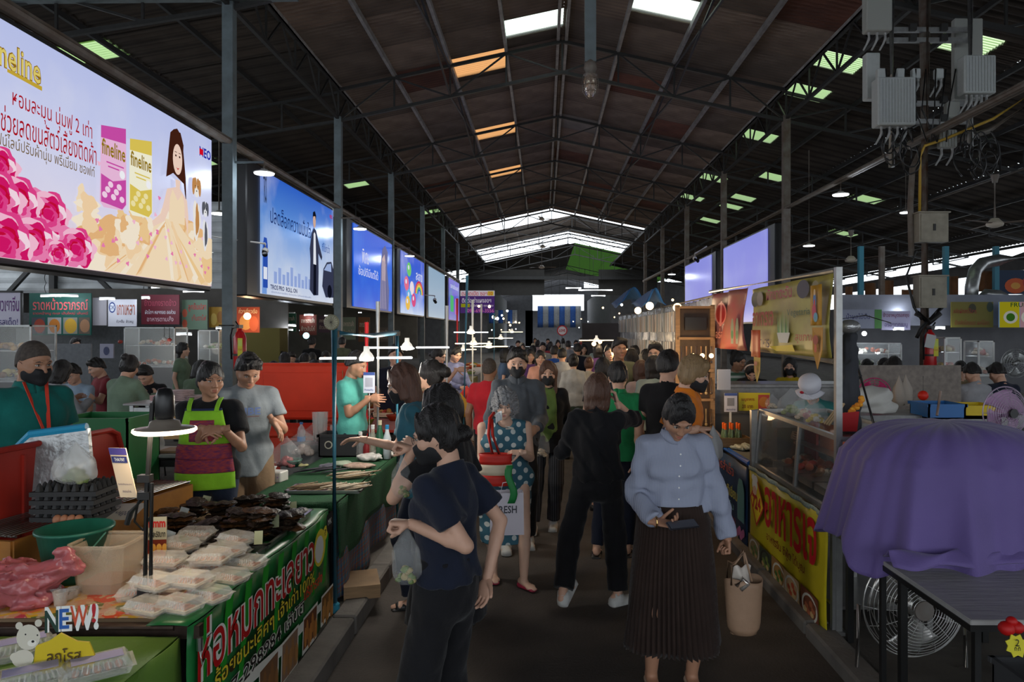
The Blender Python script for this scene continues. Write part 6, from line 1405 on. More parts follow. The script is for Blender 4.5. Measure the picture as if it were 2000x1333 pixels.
t = table((FX0+FX1)/2, (FY0+FY1)/2, FX1-FX0, FY1-FY0, FZ-ZL-.01, mat('table_edge', (.26,.17,.09), .6, noise=.3), 'wooden trestle table under the green grass cloth', z0=ZL, th=.045)
t = thing('grass_cloth', 'dark green artificial grass cloth over the dried fish table', 'tablecloth', ((FX0+FX1)/2,(FY0+FY1)/2,FZ)); w, d = (FX1-FX0)/2+.012, (FY1-FY0)/2+.01
MB().grid(lambda u, v: (-w+2*w*u, -d+2*d*v, .004*math.sin(7*u+5*v)), 16, 30).grid(lambda u, v: (w+.012+.014*math.sin(22*u+2*v)*v, -d+2*d*u, -.36*v-.05*math.sin(9*u)*v), 50, 8).grid(lambda u, v: (-w+2*w*u, -d-.006, -.045*v), 16, 1).build('cloth', grass, t, True, solid=.006)
def plaid():
 m = mat('plaid_cloth', (.3,.2,.1), .85, bump=.3); nt = m.node_tree; b = nt.nodes['Principled BSDF']; tc = nt.nodes.new('ShaderNodeTexCoord'); sp = nt.nodes.new('ShaderNodeSeparateXYZ'); nt.links.new(tc.outputs['Object'], sp.inputs[0]); prev = None
 for i, (ax, fr, cols) in enumerate(((1, 9, ((.03,.10,.20),(.30,.20,.03),(.18,.03,.05),(.05,.14,.10))), (2, 11, ((.05,.12,.22),(.32,.24,.05),(.20,.04,.05),(.04,.10,.09))))):
  mu = nt.nodes.new('ShaderNodeMath'); mu.operation = 'MULTIPLY'; mu.inputs[1].default_value = fr; nt.links.new(sp.outputs[ax], mu.inputs[0]); fc = nt.nodes.new('ShaderNodeMath'); fc.operation = 'FRACT'; nt.links.new(mu.outputs[0], fc.inputs[0])
  r = nt.nodes.new('ShaderNodeValToRGB'); r.color_ramp.interpolation = 'CONSTANT'
  while len(r.color_ramp.elements) < 6: r.color_ramp.elements.new(.5)
  for j, p in enumerate((0,.3,.42,.5,.72,.86)): r.color_ramp.elements[j].position = p; r.color_ramp.elements[j].color = (*cols[(j*(1+i)) % 4], 1)
  nt.links.new(fc.outputs[0], r.inputs[0])
  if prev is None: prev = r
  else:
   x = nt.nodes.new('ShaderNodeMix'); x.data_type = 'RGBA'; x.inputs[0].default_value = .5; nt.links.new(prev.outputs[0], x.inputs[6]); nt.links.new(r.outputs[0], x.inputs[7]); nt.links.new(x.outputs[2], b.inputs['Base Color'])
 return m
o = MB().grid(lambda u, v: (.010+.03*math.sin(20*u)*v, -d+.05+2*(d-.05)*u, -.30-(.34+.03*math.sin(7*u))*v), 60, 8).build('checked_cloth', plaid(), None, True, solid=.004); o.location = (FX1,(FY0+FY1)/2,FZ); tag(o, 'checked loincloth hanging under the green grass cloth beside the aisle', 'cloth')
tag(MB().box((-1.27,4.98,ZL+.05), (.24,.34,.09), (0,0,.3)).build('wooden_block', wood), 'wooden block on the floor behind the foot of the blue pipe', 'block')
t = crate_box('open cardboard box under the green fish table', (-2.05,4.95,.50), .42,.32,.20, mat('cardboard', (.30,.17,.08), .8, noise=.2), rim=False)
tag(MB().box((-2.05,4.95,.30), (.46,.36,.39)).build('storage_box', mat('box_brown2', (.22,.13,.07), .8)), 'brown box below the open cardboard box', 'box')
tag(MB().box((-1.85,5.5,.3), (.4,.5,.38)).build('cool_box', mat('cool_blue', (.05,.16,.24), .5)), 'dim blue cool box under the fish table', 'box')
H_ = lambda px, py: T_(px, py, FZ+.006)
# dried fish trays
dry = [mat('dried_fish_a', (.34,.24,.13), .5, noise=.5, nscale=40, bump=.5), mat('dried_fish_b', (.50,.42,.30), .45, noise=.4, nscale=40, bump=.5), mat('dried_fish_c', (.20,.12,.06), .5, noise=.5, nscale=40)]
def dried(p, n, w, d, ms, label, grp, L=.20):
 for k in range(n):
  q = k/n; a = R(60+rnd.uniform(-14,14)); mb = MB().lathe([(0,-.5*L),(.008,-.46*L),(.013,-.2*L),(.015,.1*L),(.010,.36*L),(.004,.42*L),(.013,.5*L),(0,.49*L)], n=8, axis=(math.sin(a),math.cos(a),.05), sy=.5)
  o = mb.build('dried_fish', ms[k % len(ms)], None, True); o.location = (p.x+(q-.5)*w, p.y+rnd.uniform(-d,d), p.z+.018+.010*(k % 3)); tag(o, label, 'fish', grp)
p = H_(640,958); tray(p, .50,.22,.02, 'flat steel tray of dried fish at the near end of the grass cloth'); dried(p+V((-.09,0,0)), 16, .22, .04, [dry[2],dry[0]], 'brown dried fish on the near tray', 'brown dried fish'); dried(p+V((.13,0,0)), 20, .22, .05, [dry[1],dry[0]], 'pale striped dried fish on the near tray', 'pale dried fish')
p = H_(632,925); dried(p, 8, .3, .03, [mat('fish_dark', (.04,.035,.045), .35)], 'dark silvery fish behind the near tray', 'dark fish')
p = H_(690,935); dried(p, 12, .22, .10, [dry[1],dry[0]], 'pale packed squid and fish on the right of the grass cloth', 'packed squid', .24)
def packet(px, py, w, d, h, m, label, rz=0, name='food_packet'):
 f = Field((-w*.75,-d*.75,-.01), (w*.75,d*.75,h*1.6), .009); f.ell((0,0,h*.5), (w*.5,d*.5,h*.55), 0); f.fold(.003, 60, int(px)); f.plane((0,0,0), (0,0,-1)); o = np_obj(name, [(*f.nets(), 0)], [m]); o.location = H_(px,py); o.rotation_euler = (0,0,rz); return tag(o, label, 'food')
pw = mat('packet_white', (.55,.53,.50), .35, bump=.5, bscale=50, noise=.2); pg = mat('packet_green', (.40,.48,.36), .35, bump=.5, noise=.3, nscale=20); pi = mat('packet_pink', (.50,.34,.26), .35, noise=.4, nscale=30, bump=.5); pink2 = mat('packet_rose', (.55,.16,.16), .3, noise=.5, nscale=30, alpha=.9, bump=.7)
packet(722,900,.22,.16,.06,pw,'white packets of dried fish at the far right of the grass cloth'); packet(748,893,.20,.16,.06,pw,'white food packet beside the reaching woman'); packet(668,912,.16,.12,.045,pg,'greenish packet in the middle of the grass cloth'); packet(700,915,.24,.16,.04,pi,'brownish packet of squid behind the pale fish')
packet(640,915,.14,.10,.04,mat('packet_dark', (.12,.12,.15), .3),'dark foil packet left of the greenish one'); packet(590,912,.10,.06,.02,ink_m((170,165,120)),'pale yellow packet beside the green bowl')
packet(612,880,.18,.12,.05,mat('packet_yellow', (.55,.42,.2), .3, noise=.4, nscale=25),'yellowish snack packet in front of the black crate')
t = bag('clear bag of rose coloured snacks on the fish table', H_(560,913), 1, .26, .11, plast, [pink2]);
bag('crumpled clear bag left of the water bottle', H_(585,893)+V((0,.1,0)), 1, .24, .14, plast, [mat('bag_in', (.5,.42,.38), .5)]); bag('large crumpled clear bag behind the water bottle', H_(610,880)+V((0,.1,0)), 1, .26, .15, plast, None)
p = H_(572,912); tag(MB().lathe([(0,0),(.055,0),(.075,.06),(.078,.062),(.05,.01),(0,.01)], p, 20).build('bowl', teal, None, True), 'small green bowl under the clear bag of rose snacks', 'bowl')
t = thing('tissue_box', 'tissue box in a bright spotted wrapper', 'tissue box', H_(528,940), R(-12)); sp_ = mat('spotted_wrap', (.55,.54,.5), .4); MB().box((0,0,.04), (.24,.11,.08), bev=.008).build('carton', sp_, t); pr = Print(Panel((-.118,-.057,.004),(.236,0,0),(0,0,.072)), .0012)
for k in range(26): pr.disc(.04+.92*rnd.random(), .15+.7*rnd.random(), .022, .07, ink_m(((200,70,130),(70,150,190),(200,190,60),(110,180,110),(150,110,180))[k % 5]), 10)
pr.build('printed_face', t); f = Field((-.06,-.05,-.01),(.06,.05,.09),.006); f.ell((0,0,.02),(.04,.03,.03),0); f.cap((-.01,0,.02),(.03,0,.07),(.028,.012),(.01,.006),k=.02); f.fold(.004,80,3); o = np_obj('tissue', [(*f.nets(),0)], [ink_m((205,205,205))], t); o.location = (0,0,.075)
p = H_(585,880)+V((0,.05,0)); t = thing('water_bottle', 'clear water bottle with a blue cap and blue label', 'bottle', p); MB().lathe([(0,0),(.036,.002),(.038,.02),(.036,.05),(.038,.12),(.038,.17),(.030,.205),(.014,.23),(.013,.245)], n=20).build('bottle_body', mat('pet', (.65,.72,.76), .08, alpha=.35, spec=1), t, True); MB().lathe([(.0385,.055),(.0385,.125)], n=20).build('label', ink_m((60,130,200)), t); MB().lathe([(0,.262),(.016,.260),(.016,.242)], n=14).build('cap', ink_m((60,110,170)), t)
c = crate_box('black plastic crate with a white round sticker on the fish table', H_(662,893)+V((0,.12,0)), .36,.26,.20, mat('crate_black', (.02,.02,.022), .5)); MB().lathe([(0,0),(.036,0),(.036,.002)], (-.09,-.134,.11), 20, axis=(0,-1,0)).build('sticker', ink_m((170,165,150)), c); MB().lathe([(0,0),(.026,0),(.026,.003)], (-.09,-.135,.11), 20, axis=(0,-1,0)).build('sticker_ring', ink_m((40,40,40)), c)
for k, (px, hh) in enumerate(((617,11),(622,12),(627,10),(632,13),(652,6),(657,7))):
 Y = 6.75; tag(MB().lathe([(.025,0),(.036,.27 if k < 4 else .15),(.038,.275 if k < 4 else .155)], (X_(px,Y),Y+.02*(k % 2),FZ+.10), 12).build('cup_stack', plast2, None, True), ('tall' if k < 4 else 'short')+' stack of clear cups behind the black crate', 'cup stack', ('tall' if k < 4 else 'short')+' cup stacks behind the crate')
tag(MB().box((-2.1,6.75,.5), (.65,.3,.72)).build('side_table', mat('side_grey', (.2,.2,.2), .5)), 'grey side table carrying the clear cup stacks', 'table')
# bottles by the vendor lamp
for k, (px, h, m_, cm, l) in enumerate(((704,.24,plast,white,'pump bottle of clear gel on the fish table'),(717,.18,ink_m((120,20,24)),blackp,'dark red sauce jar beside the pump bottle'),(728,.30,mat('jar_g', (.5,.5,.4), .1, alpha=.4),white,'tall clear jar right of the red sauce jar'),(742,.34,mat('green_bottle', (.02,.10,.05), .1),ink_m((190,180,150)),'green bottle right of the tall clear jar'),(756,.30,ink_m((190,200,205)),ink_m((40,130,180)),'white bottle next to the far blue pipe'))):
 Y = 6.35; t = thing('bottle', l, 'bottle', (X_(px,Y),Y,FZ+.006)); MB().lathe([(0,0),(.035,.002),(.036,h*.6),(.016,h*.82),(.015,h*.9)], n=16).build('bottle_body', m_, t, True); MB().lathe([(.017,h*.88),(.017,h),(0,h)], n=12).build('cap', cm, t)
for px, m_, l, z1 in ((716,ink_m((190,14,24)),'red upright pole at the vendor stall behind the blue frame',2.0),(738,galv,'grey metal pole right of the red one',2.2)):
 Y = 6.9; tag(MB().tube([(X_(px,Y),Y,ZL),(X_(px,Y),Y,z1)], .02, 10).build('stall_pole', m_), l, 'pole')
t = thing('payment_stand', 'white payment sign with a blue top edge between the red and grey poles', 'sign', (X_(721,6.6),6.6,Z_(768,6.6))); MB().box((0,0,.095), (.105,.008,.19)).build('card', ink_m((185,190,205)), t); pr = Print(Panel((-.052,-.005,0),(.105,0,0),(0,0,.19)),.001); pr.rect(0,.86,1,1,ink_m((50,70,130))); pr.rect(.18,.30,.82,.74,ink_m((150,152,165))); pr.text('PromptPay',.12,.08,.88,.2,ink_m((50,70,130))); pr.build('printed_face', t); MB().tube([(0,.01,0),(0,.01,-.5)], .006, 6).build('stick', white, t)
# big orange cooler
org = mat('cooler_orange', (.72,.055,.022), .38, noise=.15, nscale=4)
t = thing('cool_box', 'large orange-red cool box with its lid standing open behind the man in grey', 'cool box', (-2.55,7.35,ZL), 0); MB().box((0,0,.42), (1.05,.62,.84), bev=.04).build('tub', org, t); MB().box((0,-.0,.80), (1.12,.68,.07), bev=.025).build('rim', org, t); MB().box((-.0,.33,1.17), (1.12,.07,.62), (R(8),0,0), bev=.03).build('lid', org, t); MB().box((-.0,.287,1.17), (.86,.015,.42), (R(8),0,0), bev=.005).build('lid_panel', org, t)
for x in (-.3,.3): MB().box((x,.30,.85), (.1,.05,.06)).build('hinge', org, t)
MB().tube([(.42,.24,1.40),(.43,.22,1.1),(.40,.2,.9)], .004, 5).build('strap', ink_m((150,140,90)), t)
gbin = mat('bin_green', (.01,.16,.04), .45); t = crate_box('green plastic tub standing behind the man in teal', (X_(212,5.2),5.2,ZL), .52,.42,1.20, gbin, 'plastic_tub', 'tub')
table(X_(300,5.4), 5.6, .62, .42, .98-ZL, mat('alu_top', (.38,.37,.36), .4, noise=.2), 'small pale table with bags behind the ring lamp', steeld, ZL, .025); bag('white carrier bag of packed food on the small pale table', (X_(270,5.4),5.5,.985), 1, .26, .13, plast2, [mat('bag_in2', (.5,.42,.3), .6)]); tag(MB().box((X_(338,5.4),5.55,.99), (.3,.2,.015)).build('chopping_board', wood), 'wooden board lying on the small pale table', 'board')
tag(MB().box((X_(320,6.3),6.6,1.05), (.62,.3,.22)).build('storage_box', mat('box_ochre', (.42,.24,.08), .6)), 'ochre box on the trolley behind the ring lamp', 'box')
table(X_(318,6.9), 7.05, .72, .4, 1.22-ZL, mat('trolley_top', (.3,.3,.3), .4), 'metal plate trolley left of the woman in the green apron', galv, ZL, .02, name='trolley', cat='trolley')
for k, (px, n) in enumerate(((310,4),(340,8),(352,8),(378,4))):
 for j in range(n): tag(MB().lathe([(0,0),(.05,0),(.105,.014),(.105,.018),(.05,.006),(0,.006)], (X_(px,7),7.05,1.225+.013*j), 18).build('plate', ink_m((170,150,150) if k != 0 else (180,130,130)), None, True), 'plate stacked on the metal trolley', 'plate', 'stacked plates on the trolley')
# fire extinguishers
def extinguisher(p, label, s=1.0):
 t = thing('fire_extinguisher', label, 'fire extinguisher', p, 0, None, s); rd = mat('extinguisher_red', (.42,.012,.015), .25)
 MB().lathe([(0,0),(.085,.0),(.09,.02),(.09,.46),(.06,.54),(.03,.57),(.025,.60)], n=24).build('cylinder', rd, t, True); MB().box((0,-.02,.63), (.05,.14,.05)).tube([(0,-.08,.66),(0,-.14,.70)], .012, 6).build('valve', blackp, t); MB().tube([(0,-.06,.62),(-.09,-.06,.60),(-.12,-.04,.50),(-.11,-.03,.15)], .014, 8).build('hose', blackp, t, True)
 pr = Print(Panel((.005,-.0925,.2),(.07,0,0),(0,0,.26)), .001); pr.rect(0,0,1,1,ink_m((200,190,50))); pr.rect(.1,.55,.9,.9,ink_m((190,200,90))); pr.text('ถังดับเพลิง',.1,.3,.9,.45,ink_m((170,20,20))); pr.build('label', t); MB().lathe([(.092,.2),(.092,.23)], n=20).build('bracket', steeld, t); return t
extinguisher((X_(466,11.0),11.05,Z_(722,11.05)), 'red fire extinguisher hung on the nearest left post', 1.05)
tag(MB().tube([(X_(466,11.0),11.15,Z_(700,11.05)),(XL,Y0,Z_(690,11.05))], .012, 6).tube([(XL-.12,Y0-.1,Z_(636,11.3)),(XL+.12,Y0-.1,Z_(636,11.3))], .012, 6).build('strap', steeld), 'metal strap around the nearest left post', 'strap')

# ---- tables and chairs of the left aisle
gtop = mat('table_top_grey', (.22,.22,.24), .35, noise=.2);
table(X_(145,6.6), 6.75, 1.0, .5, .85-ZL, gtop, 'grey dining table behind the man in teal', steeld, ZL); table(X_(150,8.3), 8.35, 1.5, .6, .84-ZL, gtop, 'grey dining table of the man eating in a white shirt', steeld, ZL)
table(X_(640,10.3), 10.4, 1.3, .6, .84-ZL, gtop, 'dining table in the crowd behind the orange cool box', steeld, ZL); table(X_(590,13), 13.2, 2.6, .7, .84-ZL, gtop, 'long dining table in the middle of the seated crowd', steeld, ZL); table(X_(330,9.2), 9.3, 1.2, .6, .84-ZL, gtop, 'dining table of the person in black left of the trolley', steeld, ZL)
def stool(x, y, label, m=None, z0=ZL):
 t = thing('stool', label, 'stool', (x,y,z0), 0, 'dining stools'); MB().lathe([(0,.45),(.15,.45),(.16,.44),(.15,.42),(0,.42)], n=20).build('seat', m or ink_m((120,30,30)), t)
 for k in range(4): a = k*math.pi/2+.78; MB().tube([(.11*math.cos(a),.11*math.sin(a),.43),(.16*math.cos(a),.16*math.sin(a),0)], .014, 6).build('leg', steeld, t)
# ---------------------------------------------------------------- right side: vegetarian food stall, covered cart, folding table
RX = 1.75
def RP(px, X, z): Y = F*X/(px-CX); return V((X, Y, z))
yA, yB = F*RX/(1622-CX), F*RX/(1472-CX)     # near and far end of the yellow banner
Lc = yB-yA; yc = (yA+yB)/2; CW = .62
alu = mat('alu_frame', (.34,.34,.33), .4, metal=.7, noise=.2)
cart = thing('food_cart', 'steel food cart with a sloping glass case behind the yellow vegetarian banner', 'cart', (RX+CW/2+.01,yc,ZR))
MB().box((0,0,.70), (CW,Lc,.03)).box((0,0,.15), (CW-.06,Lc-.04,.02)).build('shelf', inox, cart)
for sx in (-1,1):
 for sy in (-1,1): MB().box((sx*(CW/2-.02), sy*(Lc/2-.02), .36), (.035,.035,.72)).build('leg', alu, cart)
# glass case: front face slopes back
z0, z1 = .74, 1.19
def quad(mb, a, b, c, d): mb.add([a,b,c,d], [(0,1,2,3)])
xf0, xf1, xb = -CW/2+.01, -CW/2+.05, CW/2-.02
mb = MB(); quad(mb, (xf0,-Lc/2,z0),(xf0,Lc/2,z0),(xf1,Lc/2,z1),(xf1,-Lc/2,z1)); mb.build('front_pane', glassd, cart, solid=.004)
for y in (-Lc/2, Lc/2): mb = MB(); quad(mb, (xf0,y,z0),(xb,y,z0),(xb,y,z1),(xf1,y,z1)); mb.build('end_pane', glassd, cart, solid=.004)
mb = MB(); quad(mb, (xf1,-Lc/2,z1),(xf1,Lc/2,z1),(xb,Lc/2,z1),(xb,-Lc/2,z1)); mb.build('top_pane', glassd, cart, solid=.006)
for y in (-Lc/2, -.12, Lc/2): MB().bar((xf0-.003,y,z0), (xf1-.003,y,z1), .03, .02).build('mullion', alu, cart)
MB().bar((xf0,-Lc/2,z0), (xf0,Lc/2,z0), .03,.03).bar((xf1,-Lc/2,z1),(xf1,Lc/2,z1),.03,.03).bar((xb,-Lc/2,z1),(xb,Lc/2,z1),.03,.03).bar((xf1,-Lc/2,z1),(xb,-Lc/2,z1),.03,.03).bar((xf1,Lc/2,z1),(xb,Lc/2,z1),.03,.03).bar((xb,-Lc/2,z0),(xb,-Lc/2,z1),.03,.03).build('frame_rail', alu, cart)
for k in range(5):
 y = -Lc/2+.18+k*.30; MB().box((.02,y,z0+.03), (.42,.26,.05)).build('food_pan', inox, cart); heap('food', (.02,y,z0+.05), .16,.10,.05, [FOOD[(k*2+1) % 8], FOOD[(k*3) % 8]], cart, 22, .03, k)
MB().box((.14,.0,z0+.20), (.26,Lc-.1,.01)).build('upper_shelf', inox, cart)
pic = ink_m((150,40,30)); MB().box((.10,Lc/2-.16,z0+.24), (.02,.26,.30)).build('meat_picture', pic, cart)
for k in range(3): o = MB().box((.12,-.35+.35*k,z0+.30), (.02,.28,.20)).build('picture_card', ink_m(((150,70,40),(110,50,30),(160,90,60))[k]), cart)
lamp('case_light', 'POINT', (RX+.35,yc,1.16), 1.0, NEUT, .05)
# banner
t = thing('vinyl_banner', 'yellow vinyl banner with red Thai letters on the front of the vegetarian stall', 'banner', (RX-.02,yc,.03)); hb_ = .74
yb_ = mat('banner_yellow', (.56,.46,.015), .4, noise=.25, nscale=3, spec=.5)
MB().grid(lambda u, v: (-.010*math.sin(9*u*Lc)-.006*math.sin(21*u+5*v), (u-.5)*Lc, hb_*v), 40, 6).build('sheet', yb_, t, True, solid=.003)
MB().grid(lambda u, v: (-.014-.008*math.sin(40*u), (u-.5)*Lc, hb_-.01+.035*v), 50, 2).build('checked_hem', mat('hem_check', (.35,.42,.36), .7, noise=.5, nscale=60), t, True, solid=.004)
pn = Panel((-.022,Lc/2,0), (0,-Lc,0), (0,0,hb_), (-1,0,0)); pr = Print(pn, .0012); rd_ = ink_m((176,14,30)); dk = ink_m((120,20,20)); whi = ink_m((225,225,215))
pr.text('อาหารเจ', .27,.52,.93,.93, rd_, bold=.02); pr.text('อาหารจีน ซีฟู้ด ได้บุญ', .30,.36,.80,.48, dk, bold=.01)
pr.poly([(.14,.42),(.26,.68),(.15,.96),(.03,.70)], rd_); pr.poly([(.14,.46),(.245,.68),(.15,.92),(.045,.70)], ink_m((220,190,30))); pr.text('724',.07,.60,.21,.76, rd_, bold=.04); pr.disc(.11,.86,.045,.07,whi); pr.disc(.11,.80,.035,.05,ink_m((222,180,150))); pr.disc(.09,.93,.03,.04,whi); pr.disc(.13,.93,.03,.04,whi)
for k, (u, c1, c2) in enumerate(((0,(140,120,80),(90,120,60)),(.19,(60,70,50),(110,130,60)),(.38,(150,110,60),(60,100,40)),(.55,(180,150,110),(170,70,40)),(.76,(110,60,40),(160,90,60)))):
 pr.poly([(u,.02),(u,.28-.02*(k % 2)),(u+.19,.27),(u+.2,.02)], ink_m(c1)); pr.disc(u+.10,.14,.085,.115, ink_m((190,190,180) if k != 1 else (30,30,30)), 20); pr.disc(u+.10,.14,.07,.095, ink_m(c1), 20)
 for j in range(9): pr.disc(u+.055+.012*j, .10+.04*(j % 3), .02,.028, ink_m(c2 if j % 2 else c1 if j % 3 else (190,160,110)), 8)
pr.build('printed_face', t)
# uprights of the stall
def upright(px, X, z1, label, m=None, w=.035):
 p = RP(px, X, ZR); return tag(MB().box((p.x,p.y,(z1+ZR)/2), (w,w,z1-ZR)).box((p.x,p.y,ZR+.01), (w*2.2,w*2.2,.02)).build('stall_post', m or alu), label, 'post')
upright(1637, 1.80, 2.30, 'steel upright at the near end of the yellow vegetarian stall', alu, .038); upright(1472, 1.76, 1.25, 'short grey corner post at the far end of the glass case', alu, .05); upright(1397, 1.82, 2.32, 'thin grey upright between the two hanging stall banners', alu, .022)
MB_ = MB().tube([(1.8,4.42,2.285),(1.8,7.75,2.34)], .018, 8); tag(MB_.build('hanging_rail', alu), 'rail from which the yellow and red stall banners hang', 'rail'); tag(MB().tube([(1.8,4.42,1.72),(1.8,6.2,1.76)], .02, 8).build('lower_rail', mat('rail_wood', (.2,.17,.13), .6)), 'grey lower rail at the foot of the yellow hanging banner', 'rail')
def hang(label, Ya, Yb, za, zb, col, X=1.79, sag=.01):
 t = thing('hanging_banner', label, 'banner', (X,(Ya+Yb)/2,za)); L = Yb-Ya; H_b = zb-za
 MB().grid(lambda u, v: (-sag*math.sin(14*u+3*v)-.01*math.sin(5*v+2*u), (u-.5)*L, H_b*v), 30, 10).build('sheet', col, t, True, solid=.003)
 return t, Print(Panel((-.026,L/2,0), (0,-L,0), (0,0,H_b), (-1,0,0)), .0015)
t, pr = hang('yellow hanging stall banner with red Thai words and a green bowl of vegetables', 4.45, 6.15, 1.74, 2.27, mat('banner_yellow2', (.42,.36,.07), .45, noise=.4, nscale=4, col2=(.30,.22,.05)))
pr.text('ผักชาตะวัน', .28,.78,.62,.95, ink_m((150,30,60)), bold=.02); pr.text('อาหารเจ', .06,.40,.38,.62, ink_m((150,40,30)), bold=.03); pr.text('Vegetarian', .56,.50,.86,.62, ink_m((60,90,60))); pr.text('อาหาร', .15,.08,.32,.2, ink_m((60,60,100))); pr.text('สุขภาพ', .66,.16,.88,.28, ink_m((170,50,40)))
pr.disc(.10,.82,.06,.12,ink_m((60,60,40))); pr.disc(.18,.82,.05,.11,ink_m((120,110,100))); pr.disc(.75,.86,.07,.12,ink_m((50,50,70))); pr.disc(.88,.84,.04,.1,ink_m((120,110,80)))
for k in range(9): pr.poly([(.44+.016*k,.30),(.435+.018*k,.62-.02*abs(k-4)),(.455+.016*k,.30)], ink_m(((60,130,80),(110,160,90),(160,180,140))[k % 3]))
pr.poly([(.43,.30),(.6,.30),(.57,.16),(.46,.16)], ink_m((190,190,180))); pr.poly([(.33,.10),(.42,.04),(.66,.05),(.63,.14),(.50,.12)], ink_m((210,180,20))); pr.build('printed_face', t)
t, pr = hang('faded red hanging stall banner with white swirls and bottles', 6.3, 7.7, 1.74, 2.30, mat('banner_red', (.30,.05,.05), .5, noise=.4, nscale=5, col2=(.24,.10,.06)), sag=.03)
pr.disc(.4,.62,.16,.20,ink_m((190,110,100)),24); pr.disc(.4,.62,.13,.165,ink_m((140,36,34)),24); pr.poly([(.36,.40),(.40,.84),(.44,.84),(.42,.40)],ink_m((196,120,110))); pr.text('อร่อย',.25,.18,.55,.36,ink_m((190,120,100)),bold=.02)
for u in (.1,.68,.8): pr.poly([(u,.1),(u-.01,.38),(u+.02,.52),(u+.05,.52),(u+.07,.38),(u+.06,.1)], ink_m((120,130,110))); pr.disc(u+.03,.25,.03,.07,ink_m((60,110,70)))
pr.build('printed_face', t)
def pennon(px, py0, py1, X, w, col, label, tri=True, fig=None):
 Y = F*X/(px-CX); z0, z1 = Z_(py1,Y), Z_(py0,Y); t = thing('pennant', label, 'flag', (X-.03,Y,z0)); hh = z1-z0
 if tri: MB().add([(0,-w/2,hh),(0,w/2,hh),(.0,w/2*.9,hh*.45),(0,0,0),(0,-w/2*.9,hh*.45),(.015,0,hh*.5)], [(0,1,5),(1,2,5),(2,3,5),(3,4,5),(4,0,5)]).build('sheet', ink_m(col), t, solid=.003)
 else: MB().grid(lambda u, v: (-.006*math.sin(8*u), (u-.5)*w, hh*v), 6, 4).build('sheet', ink_m(col), t, True, solid=.003)
 pr = Print(Panel((-.012,w/2,0),(0,-w,0),(0,0,hh),(-1,0,0)),.001)
 for q in fig or (): pr.disc(*q[:4], ink_m(q[4]))
 if fig: pr.build('printed_face', t)
pennon(1604,557,636,1.76,.17,(180,130,40),'orange festival picture of a blue figure by the near upright', False, [(.5,.62,.14,.2,(60,110,170)),(.5,.82,.09,.08,(210,170,120)),(.45,.34,.2,.2,(190,60,90)),(.6,.2,.2,.12,(90,150,170)),(.5,.55,.07,.1,(200,60,60))])
pennon(1606,640,722,1.75,.17,(176,120,20),'yellow pointed festival flag by the near upright', True, [(.5,.7,.25,.12,(150,40,20)),(.5,.5,.12,.1,(190,70,40))])
pennon(1484,645,698,1.74,.22,(200,90,50),'plain orange festival flag at the far end of the yellow hanging banner', False); pennon(1486,698,748,1.74,.17,(186,150,50),'small yellow pointed flag under the plain orange one', True, [(.5,.75,.25,.1,(150,50,20)),(.5,.5,.14,.14,(180,110,40))])
# goods on the glass case
zt = z1+ZR+.012
for k, (px, py, s_, m_, inn, l) in enumerate(((1508,812,.55,plast,[FOOD[4]],'small flat clear bag at the far end of the glass case top'),(1545,806,.95,plast,[mat('greens_a'),mat('greens_b')],'upright clear bag of greens on the glass case'),(1572,822,.9,plast,[mat('packet_rose'),FOOD[4]],'clear bag with red and pale food on the glass case'),(1592,826,.8,plast,[FOOD[6],FOOD[2]],'crumpled clear bag at the near end of the glass case'))):
 X = 1.92; Y = F*X/(px-CX); bag(l, (X,Y,zt), s_, .22,.10, m_, inn)
for k in range(3): tag(MB().bar((1.93,4.85+.04*k,zt+.01), (1.98,4.72+.03*k,zt+.17), .006,.012).build('chopstick', mat('stick', (.5,.36,.2), .6)), 'wooden skewer sticking up from the bags on the glass case', 'skewer', 'skewers on the glass case')
p = V((1.97,4.66,zt)); t = thing('paper_bag', 'small red paper bag with food on the glass case top', 'bag', p); MB().add([(-.05,-.04,0),(.05,-.04,0),(.05,.04,0),(-.05,.04,0),(-.065,-.05,.12),(.06,-.05,.13),(.06,.05,.12),(-.06,.05,.10)], [(0,1,5,4),(1,2,6,5),(2,3,7,6),(3,0,4,7),(3,2,1,0)]).build('bag_skin', ink_m((160,24,30)), t)
# the blue fronted stall farther on
yC, yD = 6.08, 7.35; xq = 1.75
t = thing('vinyl_banner', 'blue banner with Thai words and pink flowers on the stall past the glass case', 'banner', (xq-.02,(yC+yD)/2,.05)); L2 = yD-yC; MB().grid(lambda u, v: (-.008*math.sin(12*u), (u-.5)*L2, .70*v), 24, 5).build('sheet', mat('banner_blue', (.015,.05,.13), .45, noise=.4, nscale=4), t, True, solid=.003)
pr = Print(Panel((-.018,L2/2,0),(0,-L2,0),(0,0,.70),(-1,0,0)),.0012); pr.text('อาหารสำเร็จ',.06,.78,.7,.93,ink_m((170,80,60))); pr.text('รสชาติเยี่ยม',.3,.5,.8,.66,ink_m((170,170,80)),bold=.02); pr.text('ข้าวแกง ผัดไทย',.1,.16,.75,.32,ink_m((180,60,90))); pr.text('ขนมจีน',.35,.35,.7,.45,ink_m((120,180,180)))
pr.poly([(.80,.30),(.80,.70),(.84,.82),(.92,.82),(.97,.70),(.97,.30)], ink_m((90,140,140))); pr.disc(.2,.5,.1,.15,ink_m((70,110,90)))
for k in range(6): pr.disc(.80+.03*k,.12+.03*(k % 3),.03,.05,ink_m((190,110,160)))
pr.build('printed_face', t)
table(xq+.42, (yC+yD)/2, .80, L2, .78-ZR, mat('steel_top', (.28,.29,.29), .4, metal=.5, noise=.3), 'steel topped table behind the blue banner', alu, ZR); tag(MB().tube([(xq,yC,.785),(xq,yD,.785)], .028, 10).build('blue_roll', mat('roll_blue', (.02,.10,.42), .3)), 'rolled blue plastic sheet along the top of the blue banner', 'plastic sheet')
